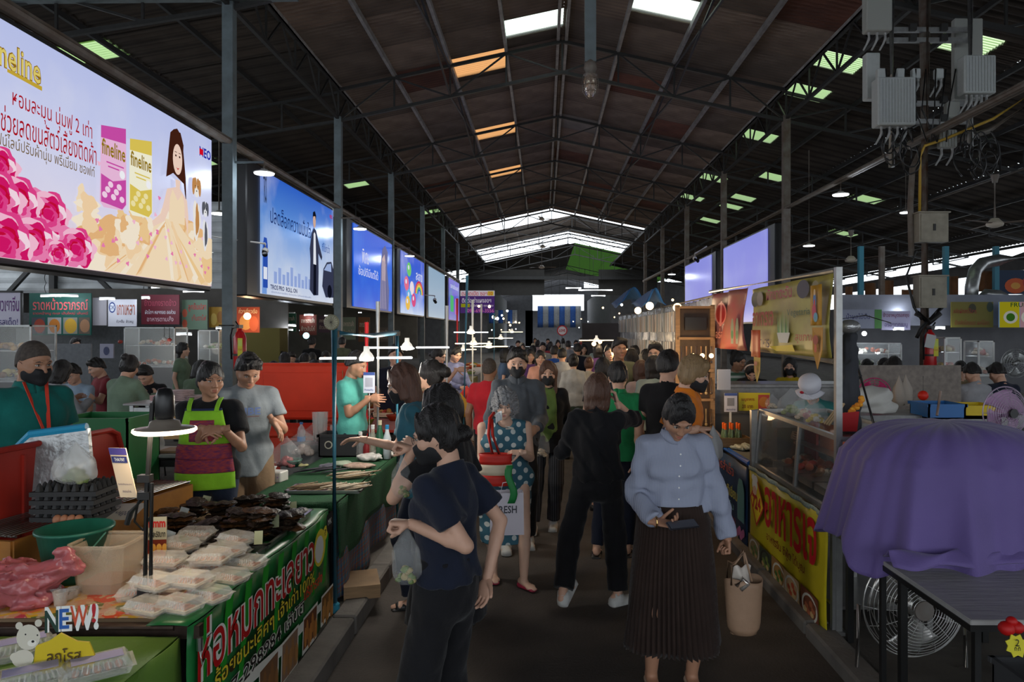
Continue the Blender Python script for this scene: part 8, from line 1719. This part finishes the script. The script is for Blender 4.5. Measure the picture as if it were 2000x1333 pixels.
w5 = person('grey curly-haired woman in a teal polka-dot dress with a mask hanging at her chin', gp(986,5.40), R(12), 1.47, 'f', 0, 'fair', 'curly', 'grey', head=(16,0,-12), wide=1.36,
 rhw=P(962,893,5.14), relw=(-.35,.5,-1), rpose='relax', rhd=(1,-.2,-.1), rpalm=(0,.3,-1), lhw=P(1018,884,5.14), lelw=(.35,.5,-1), lpose='relax', lhd=(-1,-.1,0), lpalm=(0,.4,-1), top=dict(mat=dots, sleeve='none', neck='scoop', hem=.38, hemr=.205, name='dress'), shoes=('flat', shoer), lf=(.14,-.13,.08), rf=(-.08,.12,.08), lfd=30)
MB().tube([V(w5['U'](.055*math.cos(a*.45-1.9),-.075+.03*math.sin(a*.45-1.9)-.045,1.36-.03*math.sin(a*.224))) for a in range(9)], .006, 6).build('necklace', mat('pearl', (.6,.6,.55), .3), w5['root'])
MB().grid(lambda u, v: w5['HM'] @ V((-.075+.055*u,-.105+.02*math.sin(3*u),-.045-.09*v+.03*u)), 6, 6).build('face_mask', MASKW, w5['root'], True, solid=.003)
p = P(968,948,5.10); t = thing('shoulder_bag', 'red and white shoulder bag held by the woman in the polka-dot dress', 'bag', p); rdb, whb = ink_m((186,40,30)), ink_m((206,190,165))
for k, m_ in enumerate((rdb, whb, rdb)): MB().grid(lambda u, v: ((.115+.008*math.sin(9*v))*math.cos(u*6.2832), .045*math.sin(u*6.2832), (k+v)*.075), 28, 3).build('band', m_, t, True, solid=.004)
MB().tube([(-.02,-.03,.22),(-.05,-.02,.36),(-.045,.05,.47),(-.02,.12,.50)], .012, 8).tube([(.03,-.03,.22),(-.02,-.02,.36),(-.03,.05,.46)], .012, 8).build('strap', rdb, t, True)
p = P(990,1042,4.98); t = thing('paper_shopping_bag', 'white shopping bag lettered FRESH carried by the woman in the polka-dot dress', 'bag', p, R(6)); bx = [(-.115,-.05),(.115,-.05),(.115,.05),(-.115,.05)]; wpb = ink_m((196,190,200)); MB().add([(x,y,0) for x, y in bx]+[(x*.96,y,.29) for x, y in bx], [(0,1,5,4),(1,2,6,5),(2,3,7,6),(3,0,4,7),(3,2,1,0)]).build('bag_body', wpb, t, False, solid=.003)
pr = Print(Panel((-.11,-.053,0),(.22,0,0),(0,0,.29)),.001); pr.text('FRESH',.12,.52,.80,.70,ink_m((60,60,70)),bold=.02); pr.rect(.12,.38,.35,.40,ink_m((120,120,130))); pr.rect(.12,.30,.5,.315,ink_m((140,140,150))); pr.build('lettering', t); MB().tube([(-.05,-.05,.28),(-.03,-.05,.36),(.03,-.05,.37),(.05,-.05,.28)], .004, 6).build('bag_handle', wpb, t); MB().grid(lambda u, v: (.0+.05*u+.02*math.sin(6*v),-.06-.01*math.sin(5*v),.22+.26*v), 3, 8).build('green_ribbon', ink_m((30,120,60)), t, True, solid=.002)
g_j = cloth('jacket_grey', (.075,.085,.10)); w6 = person('tall man in a grey jacket and black mask behind the grey-haired woman', gp(1010,6.35), R(6), 1.75, 'm', 0, 'light', 'short', 'black', 'black', head=(4,0,-4), lhw=P(1048,838,6.1), lelw=(.3,.5,-1), lpose='relax', lhd=(-.4,-.6,-.1), top=dict(mat=g_j, sleeve='long', neck='collar', hem=.84, sw=1.3, fold=.006), bottom=dict(kind='trousers', mat=blk), shoes=('sneaker', shoew), rf=(-.10,-.12,.08))
w7 = person('young long-haired woman in black mask, black blazer and green top', gp(1071,7.0), R(-3), 1.61, 'f', 0, 'light', 'long', 'brown', 'black', rhw=P(1046,834,6.72), relw=(-.3,.5,-1), rpose='relax', rhd=(-.2,-.8,-.1), top=dict(mat=blk, sleeve='rolled', sl=.2, neck='v', hem=.76, hemr=.17, open=cloth('green_top', (.13,.20,.05)), name='blazer'), bottom=dict(kind='trousers', mat=pattern_mat('pinstripe', (.012,.012,.015), (.05,.05,.06), 'cols', 45), w=1.25), shoes=('sneaker', shoew), lf=(.05,-.05,.07), rf=(-.14,-.22,.08))
bag('clear bag of food carried by the young woman in the black blazer', P(1057,893,6.62), 1, .26, .07, plast, [FOOD[4]])
w8 = person('person in a bright red shirt seen from behind left of the tall man', gp(955,7.6), R(165), 1.62, 'm', 1, 'brown', 'buzz', 'buzz', top=dict(mat=cloth('red_tee', (.50,.02,.03)), sleeve='short', hem=.84), bottom=dict(kind='trousers', mat=blk), shoes=('sneaker', shoeb))
w9 = person('walker all in black with white sneakers, back turned, holding a phone to the right ear', gp(1166,5.02), R(178), 1.60, 'f', 0, 'light', 'bob', 'brown', head=(4,0,-8), twist=-6, rhw=P(1206,788,5.07), relw=(.25,-.1,-1), rpose='phone', rhd=(-.25,0,1), rpalm=(-1,0,0), lh=(.16,-.32,1.12), wide=1.06, top=dict(mat=blk, sleeve='rolled', sl=.12, neck='collar', hem=.90, sw=1.35, fold=.008), bottom=dict(kind='trousers', mat=blk, w=1.35, out=1, g=.02), shoes=('sneaker', shoew), lf=(.245,.15,.13), rf=(-.15,.02,.075), lfd=(-30,-38), rfd=-55)
t = thing('mobile_phone', 'mobile phone held to the ear by the walker in black', 'phone', P(1197,766,5.09)); MB().box((0,0,0), (.010,.075,.15), (0,R(-14),0), bev=.003).build('phone_body', mat('phone_case'), t)
w10 = person('man in a bright green polo shirt walking away ahead of the walker in black', gp(1207,6.1), R(172), 1.64, 'm', 0, 'light', 'flat', 'black', head=(0,0,10), top=dict(mat=cloth('green_polo', (.02,.26,.09)), sleeve='short', neck='collar', hem=.83, sw=1.25), bottom=dict(kind='trousers', mat=navy), shoes=('sandal', shoeb), lf=(.18,.05,.07), rf=(-.08,-.02,.07), rhw=P(1243,900,6.05))
w11 = person('fair-haired person in an orange polo and black mask leaning to the right-hand stall', gp(1330,5.25), R(62), 1.73, 'm', 0, 'light', 'pixie', 'gold', 'black', head=(10,0,12), lean=5, rhw=P(1362,838,5.0), relw=(-.5,0,-1), rpose='relax', rhd=(1,-.1,0), rpalm=(0,0,-1), top=dict(mat=cloth('orange_polo', (.72,.20,.015)), sleeve='short', neck='collar', hem=.83, sw=1.25), bottom=dict(kind='trousers', mat=blk), shoes=('sneaker', shoeb))
bag('white carrier bag hanging from the hand of the person in orange', P(1393,902,4.95), 1, .25,.06, ink_m((150,150,150)), None)
w12 = person('man in a black T-shirt facing away behind the person in orange', gp(1303,5.95), R(150), 1.74, 'm', 1, 'light', 'short', 'black', top=dict(mat=blk, sleeve='short', hem=.83), bottom=dict(kind='trousers', mat=jeans), shoes=('sneaker', shoeb))
# sellers on the left
w13 = person('man with cropped hair in a green polo and lanyard, hand on hip, mask pulled down', gp(58,4.25,ZL), R(62), 1.745, 'm', 0, 'tan', 'buzz', 'buzz', 'black', head=(10,0,6), rh=(-.15,-.17,1.0), relw=(-.5,-.3,-.6), rpose='relax', wide=1.02, top=dict(mat=cloth('green_teal_polo', (.010,.15,.13)), sleeve='short', neck='collar', hem=.82, sw=1.25), bottom=dict(kind='trousers', mat=blk), shoes=('sneaker', shoeb))
ln = ink_m((206,60,40)); U_ = w13['U']; MB().bar(U_(-.055,-.05,1.43), U_(.0,-.175,1.12), .018,.004).bar(U_(.06,-.05,1.43), U_(.012,-.175,1.12), .018,.004).build('lanyard', ln, w13['root']); MB().box(U_(.006,-.185,1.05), (.075,.008,.105), w13['rot'], bev=.003).build('name_badge', ink_m((190,196,160)), w13['root']); MB().box(U_(.006,-.190,1.065), (.03,.006,.04), w13['rot']).build('badge_photo', ink_m((70,60,60)), w13['root'])
w14 = person('woman in a lime green apron over a black T-shirt smiling to the right', gp(410,4.72,ZL), R(8), 1.60, 'f', 0, 'tan', 'bun', 'black', head=(4,0,34), wide=1.14, rhw=P(398,838,4.48), relw=(-.3,.5,-1), rpose='relax', rhd=(.9,-.4,-.1), rpalm=(.2,.6,-.6), lhw=P(436,838,4.48), lelw=(.3,.5,-1), lpose='relax', lhd=(-.9,-.4,-.1), lpalm=(-.2,.6,-.6), top=dict(mat=blk, sleeve='short', neck='crew', hem=.86, sw=1.25), bottom=dict(kind='trousers', mat=jeans), shoes=('sandal', shoeb))
def apron(pi, secs, w_=.155, ztop=1.24, zb=.55, bibw=.10):
 U = pi['U']
 def surf(a, b, wa, wb, m, nm, off=0):
  def fn(u, v):
   z = a+(b-a)*v; w0 = wa+(wb-wa)*v; x = (u-.5)*2*w0; d = .168-.25*max(0, z-1.24)+.02*max(0,.9-z); y = -d*math.sqrt(max(.05, 1-(x/(.235 if z < 1.1 else .21))**2))-.005-off+.006*math.sin(20*x)*(z < .9)
   return U(x,y,z) if z > .9 else V((0,0,0))+U(x,y,.9)-V((0,0,.9-z))
  MB().grid(fn, 16, 8).build(nm, m, pi['root'], True, solid=.004)
 for a, b, wa, wb, m, nm, off in secs: surf(a, b, wa, wb, m, nm, off)
 for q in (-1,1): MB().grid(lambda u, v: U(q*(.085+.008*v)+(u-.5)*.028, -.148+.085*v*v, 1.335+.085*v), 2, 8).build('strap', secs[0][4], pi['root'], True, solid=.004)
lime = cloth('lime', (.28,.62,.03)); woven = mat('woven_panel', (.40,.05,.03), .8, noise=.75, nscale=28, col2=(.10,.015,.09), stretch=(1,1,3), bump=.3); navyt = cloth('navy_trim', (.02,.03,.08))
apron(w14, ((1.35,1.12,.115,.165,lime,'apron',0),(1.12,1.02,.17,.18,woven,'woven_band',.003),(1.02,.93,.18,.19,woven,'woven_band',.003),(.93,.82,.19,.195,lime,'hem_band',0),(1.28,1.14,.075,.08,woven,'pocket',.006),(1.355,1.34,.116,.117,navyt,'trim',.003)))
w15 = person('man in a grey T-shirt and tan shorts looking down behind the fish table', gp(480,5.25,ZL), R(28), 1.66, 'm', 0, 'tan', 'short', 'black', head=(26,0,8), lean=4, lhw=P(533,822,5.05), lelw=(.3,.4,-1), lpose='reach', lhd=(.6,-.1,-.8), lpalm=(-.3,-.2,-1), rh=(-.20,-.08,.80), top=dict(mat=cloth('tee_grey', (.26,.29,.31)), sleeve='short', neck='v', hem=.76, hemr=.17, sw=1.15), bottom=dict(kind='shorts', mat=cloth('shorts_tan', (.26,.17,.10))), shoes=('sandal', shoeb))
pr = Print(Panel(w15['U'](-.09,-.150,1.20), w15['rot'] @ V((.18,0,0)), w15['rot'] @ V((0,0,.07))),.004); pr.text('VIBE',.05,.25,.95,1,ink_m((120,140,190)),bold=.03); pr.rect(.3,.05,.9,.10,ink_m((150,80,70))); pr.build('shirt_print', w15['root'])
w16 = person('seller in a turquoise T-shirt behind the blue pipe frame, working to the right', gp(688,6.75,ZL), R(75), 1.62, 'm', 1, 'tan', 'short', 'black', head=(20,0,0), rhw=P(722,778,6.6), rpose='relax', relw=(-.3,0,-1), rhd=(1,-.2,0), lhw=P(728,782,6.8), top=dict(mat=cloth('turquoise', (.10,.42,.36)), sleeve='short', hem=.84), bottom=dict(kind='trousers', mat=jeans))
w17 = person('seller in a pale lilac shirt bending over goods on the left, nearer of two', gp(850,9.4,ZL), R(70), 1.62, 'f', 1, 'light', 'lowbun', 'black', head=(20,0,0), rhw=P(893,722,9.2), relw=(0,0,-1), rhd=(1,0,0), top=dict(mat=cloth('pale_pink', (.44,.43,.55)), sleeve='short', hem=.84), bottom=dict(kind='trousers', mat=blk)); person('seller in a floral blouse beside the seller in pale lilac', gp(886,10.3,ZL), R(40), 1.62, 'f', 1, 'light', 'lowbun', 'black', head=(22,0,0), rh=(-.1,-.35,1.05), lh=(.1,-.35,1.05), top=dict(mat=cloth('floral', (.20,.22,.40), .6), sleeve='long', hem=.84), bottom=dict(kind='trousers', mat=blk))
person('woman with a black ponytail just behind the woman in teal', gp(845,5.9), R(-100), 1.66, 'f', 1, 'light', 'puff', 'black', top=dict(mat=cloth('brown_top', (.20,.10,.06)), sleeve='short', hem=.84), bottom=dict(kind='trousers', mat=blk))
# right-hand sellers
w18 = person('cook in a white cap and teal shirt bending over the glass case', gp(1594,6.25,ZR), R(-30), 1.50, 'f', 0, 'light', 'lowbun', 'black', None, head=(28,0,-6), lean=16, rh=(-.16,-.36,1.08), lh=(.18,-.36,1.06), lhd=None, top=dict(mat=cloth('teal_tee', (.05,.25,.24)), sleeve='short', hem=.84), bottom=dict(kind='trousers', mat=blk), legs=True)
hatw = ink_m((205,205,215)); HMx = w18['HM']
mb = MB().lathe([(.100,.0),(.106,.03),(.112,.07),(.10,.11),(.05,.135),(0,.14)], (0,.012,.045), 28); mb.v = [tuple(HMx @ V(p)) for p in mb.v]; mb.build('cap', hatw, w18['root'], True)
mb = MB().grid(lambda u, v: ((.095+.055*v)*math.sin((u-.5)*2.6), -.0-(.10+.05*v)*math.cos((u-.5)*2.6)+.01, .055-.02*v), 18, 4); mb.v = [tuple(HMx @ V(p)) for p in mb.v]; mb.build('cap_brim', hatw, w18['root'], True, solid=.004)
mb = MB().ball((-.06,-.085,.075), (.022,.012,.018), 10, 6); mb.v = [tuple(HMx @ V(p)) for p in mb.v]; mb.build('red_flower', ink_m((170,16,40)), w18['root'], True)
stripes = pattern_mat('striped_green', (.08,.17,.11), (.55,.58,.52), 'rows', 16)
person('woman in a green and white striped top behind the far steel counter', gp(1437,8.5,ZR), R(20), 1.62, 'f', 1, 'tan', 'bun', 'black', head=(14,0,10), top=dict(mat=stripes, sleeve='short', hem=.84), bottom=dict(kind='trousers', mat=blk)); hb_w = person('woman in black with a pale headband bending down at the far steel counter', gp(1468,8.4,ZR), R(-15), 1.56, 'f', 1, 'light', 'half', 'black', head=(30,0,0), lean=14, top=dict(mat=blk, sleeve='long', hem=.84), bottom=dict(kind='trousers', mat=blk))
mb = MB().tube([(.092*math.cos(a*.3142),-.02,.045+.098*math.sin(a*.3142)) for a in range(11)], .010, 6); mb.v = [tuple(hb_w['HM'] @ V(p)) for p in mb.v]; mb.build('headband', ink_m((190,170,160)), hb_w['root'])
person('person in a yellow shirt and black mask behind the yellow hanging banner', gp(1543,8.9,ZR), R(-25), 1.52, 'f', 1, 'light', 'bob', 'black', 'black', top=dict(mat=cloth('yellow', (.62,.44,.02)), sleeve='long', hem=.84), bottom=dict(kind='trousers', mat=blk))
# the crowd in the aisle
def walker(label, px, Y, h, rz, top, bot, hair='short', sex='f', hc='black', lod=1, mask=None, sleeve='short', tone='light', z=0, **k):
 m = MATS.get('cloth_'+top) or cloth(top, COLS[top]); mb_ = MATS.get('cloth_'+bot) or cloth(bot, COLS[bot])
 return person(label, gp(px,Y,z), R(rz), h, sex, lod, tone, hair, hc, mask, top=dict(mat=m, sleeve=sleeve, hem=.83), bottom=dict(kind='trousers', mat=mb_), shoes=('sneaker', shoeb) if lod < 2 else None, group=None, **k)
COLS = {'white':(.48,.47,.44), 'cream':(.42,.38,.31), 'mint':(.40,.48,.42), 'blush':(.50,.36,.33), 'olive':(.12,.13,.08), 'rust':(.42,.10,.05), 'royal':(.02,.08,.36), 'peach':(.60,.30,.22), 'greywhite':(.38,.39,.41), 'black':(.01,.01,.012), 'navy':(.012,.016,.032), 'sage':(.17,.24,.17), 'skirtgreen':(.14,.20,.13), 'palegrey':(.32,.32,.34), 'darkred':(.22,.03,.04), 'yellow':(.62,.44,.02), 'purple':(.14,.06,.20), 'denim':(.06,.10,.18), 'khaki':(.25,.2,.12), 'lightblue':(.30,.40,.52), 'dark_jeans':(.02,.03,.06)}
walker('person in a white blouse and sage skirt walking away in mid aisle', 1120,10.8,1.57,178,'white','skirtgreen','bun',sleeve='long'); walker('person with a brown bun close to the white blouse', 1150,11.4,1.50,165,'cream','khaki','bun',hc='brown')
walker('woman in a mint blouse with bobbed black hair, back turned, by the person in orange', 1276,8.0,1.63,176,'mint','black','bob',sleeve='long'); walker('woman in a blush blouse left of the mint blouse', 1252,8.5,1.56,190,'blush','black','bob',sleeve='long',hc='brown')
wb = walker('woman in white with a black shoulder bag crossing her back', 1233,9.1,1.68,180,'white','black','bob'); MB().bar(wb['U'](.10,.0,1.42), wb['U'](-.12,.13,1.0), .06,.012).build('bag_strap', blackp, wb['root'])
walker('dark-haired person in black just left of the man in green', 1178,7.7,1.62,175,'black','black','half'); walker('smiling man in an olive T-shirt facing the camera at the right stalls', 1209,8.9,1.82,12,'olive','khaki','short','m',tone='tan'); wg = walker('man in glasses and a rust shirt near the wooden rack', 1281,8.7,1.765,-25,'rust','dark_jeans','short','m'); glasses(wg)
far = [(1083,14,1.63,175,'royal','dark_jeans','short','m'),(1055,11.5,1.60,5,'peach','palegrey','half','f'),(1098,13,1.60,178,'greywhite','khaki','short','m'),(1035,12.5,1.60,10,'purple','black','bob','f'),(1012,13.5,1.62,170,'black','black','bob','f'),(1128,15,1.66,185,'navy','black','short','m'),(1140,17,1.62,5,'cream','black','bob','f'),
 (1060,18,1.64,0,'white','dark_jeans','short','m'),(1075,21,1.62,180,'darkred','black','half','f'),(1040,16,1.6,175,'olive','black','short','m'),(1020,19,1.62,5,'lightblue','black','bun','f'),(1000,16.5,1.58,90,'sage','black','bob','f'),(985,13,1.60,100,'denim','black','bob','f'),(1110,20,1.66,175,'palegrey','navy','short','m'),(1090,24,1.64,0,'yellow','black','bob','f'),(1050,26,1.62,178,'blush','black','bob','f'),(1125,25,1.62,0,'white','black','short','m'),(1150,22,1.62,180,'lightblue','black','half','f'),(1168,14,1.66,185,'purple','black','bob','f'),
 (1190,12,1.68,10,'khaki','black','short','m'),(1165,18,1.64,-30,'mint','black','bob','f'),(1012,24,1.62,0,'rust','black','short','m'),(1070,32,1.62,0,'navy','black','short','m'),(1100,34,1.62,180,'white','black','bob','f'),(1045,36,1.62,0,'cream','black','bob','f'),(1135,38,1.62,180,'darkred','black','short','m'),(1240,12.5,1.66,185,'black','black','short','m'),(1262,11.5,1.62,200,'denim','black','bob','f')]
cn = {'royal':'royal blue','peach':'peach','greywhite':'grey-white','purple':'purple','black':'black','navy':'navy','cream':'cream','white':'white','darkred':'dark red','olive':'olive','lightblue':'light blue','sage':'sage','denim':'denim blue','palegrey':'pale grey','yellow':'yellow','blush':'blush','khaki':'khaki','mint':'mint','rust':'rust'}
order = sorted(range(len(far)), key=lambda i: far[i][0]); nth = {i: n for n, i in enumerate(order)}
ow = 'first second third fourth fifth sixth seventh eighth ninth tenth eleventh twelfth thirteenth fourteenth fifteenth sixteenth seventeenth eighteenth nineteenth twentieth twenty-first twenty-second twenty-third twenty-fourth twenty-fifth twenty-sixth twenty-seventh twenty-eighth'.split()
for i, a in enumerate(far): walker('distant shopper in %s, %s from the left in the far crowd' % (cn[a[4]], ow[nth[i]]), a[0],a[1],a[2],a[3],a[4],a[5],a[6],a[7],'black',2 if a[1] > 12.2 else 1)
# seated diners
def diner(label, px, py, Y, rz, top, hair='short', sex='m', lod=1, z=ZL, sleeve='short', head=(14,0,0), hc='black', tone='light', back=False, h=1.62, **k):
 ztop = Z_(py,Y); S = h/1.65; pz = .90-(1.64-(ztop-z)/S); m = MATS.get('cloth_'+top) or cloth(top, COLS[top])
 pi = person(label, gp(px,Y,z), R(rz), h, sex, lod, tone, hair, hc, pz=pz, head=head, lean=8, lh=(.13,-.36,pz+.30), rh=(-.13,-.36,pz+.30), lf=(.12,-.40,.07), rf=(-.12,-.40,.07), top=dict(mat=m, sleeve=sleeve, hem=.86), bottom=dict(kind='trousers', mat=blk), **k)
 s_ = thing('stool', 'stool under the '+label[:56].rsplit(' ',1)[0], 'stool', (X_(px,Y),Y,z)); hh = (pz-.13)*S; MB().lathe([(0,hh),(.15,hh),(.15,hh-.03),(0,hh-.03)], n=16).build('seat', ink_m((110,30,30)), s_)
 for q in range(4): a_ = q*math.pi/2+.78; MB().tube([(.11*math.cos(a_),.11*math.sin(a_),hh-.03),(.16*math.cos(a_),.16*math.sin(a_),0)], .012, 5).build('leg', steeld, s_)
 return pi
d1 = diner('man in a white shirt and glasses eating at the left, facing the camera',155,711,8.75,0,'lightblue'); glasses(d1)
diner('diner in a pale blouse seen from behind next to the man in teal',96,706,7.5,160,'palegrey','bob','f',sleeve='long'); diner('diner in a sage green shirt with a dark strap, seen from behind',236,696,7.5,172,'sage','bun','f',sleeve='long'); diner('young diner behind the sage green shirt, face turned left',210,700,9.3,-40,'darkred')
diner('diner in black looking down left of the plate trolley',296,711,8.9,0,'black',head=(28,0,0)); diner('diner in bright green seen from behind left of the woman in the apron',382,706,9.6,178,'skirtgreen','bob','f')
walker('shopkeeper in dark green standing by the left glass cabinets',355,12,1.62,95,'skirtgreen','black','half',z=ZL); walker('cook in dark clothes standing at the back partition',146,14,1.68,60,'navy','black','short','m',z=ZL)
for a in (('boy with a short haircut facing the camera above the orange cool box',537,717,9.0,5,'palegrey','short','m'),('long-haired diner in lilac white above the orange cool box',556,690,11.5,200,'palegrey','half','f'),('broad diner in an olive shirt, back turned, in the seated crowd',590,692,11.6,180,'olive','short','m'),('diner in dark violet at the right of the olive shirt',607,706,9.6,178,'purple','short','m'),('diner in yellow beyond the dark violet one',626,700,12.5,160,'yellow','bob','f'),('man in a white T-shirt looking down beside the blue pipe',645,712,9.3,-10,'greywhite','short','m'),('diner in slate grey just above the man in grey',524,708,10.5,170,'denim','short','m'),
   ('small diner in white far back in the seated crowd',572,688,15,10,'white','short','m'),('small diner in dark red far back near the clock post',640,686,15.5,0,'darkred','bob','f'),('small diner in black far back under the teal globe',605,690,14.6,180,'black','bob','f'),('small diner in cream far back at the olive cupboard',548,686,16,20,'cream','bob','f'),('small diner in light blue right of the teal globe',622,688,17,0,'lightblue','short','m')):
 diner(a[0],a[1],a[2],a[3],a[4],a[5],a[6],a[7], 1 if a[3] < 12 else 2)
walker('waiter in black standing in the far left aisle under the teal globe',609,16.5,1.68,180,'black','black','short','m',z=ZL,lod=2); walker('worker in olive standing far left by the third post',668,17,1.68,180,'olive','black','short','m',z=ZL,lod=2); walker('worker in navy behind the LED lamps on the left',772,8.6,1.64,20,'navy','black','short','m',z=ZL)
for a in (('diner in a beige shirt leaning over the table at the right',1876,707,8.9,150,'khaki','short','m'),('diner in a pale grey long-sleeved shirt, back turned, at the right',1912,710,8.3,178,'palegrey','short','m'),('diner in dark navy at the right edge, back turned',1962,710,8.3,180,'navy','short','m'),('person with black hair and a dark coat facing away by the red extinguisher',1757,697,9.2,180,'black','bob','f'),
   ('small face at the far right counter, leftmost of three',1686,701,12,0,'white','short','m'),('small face at the far right counter, middle of three',1717,699,12,10,'lightblue','short','m'),('small face at the far right counter, rightmost of three',1731,704,11,-10,'yellow','bob','f')):
 diner(a[0],a[1],a[2],a[3],a[4],a[5],a[6],a[7], 1, ZR, sleeve='long', head=(22,0,0))
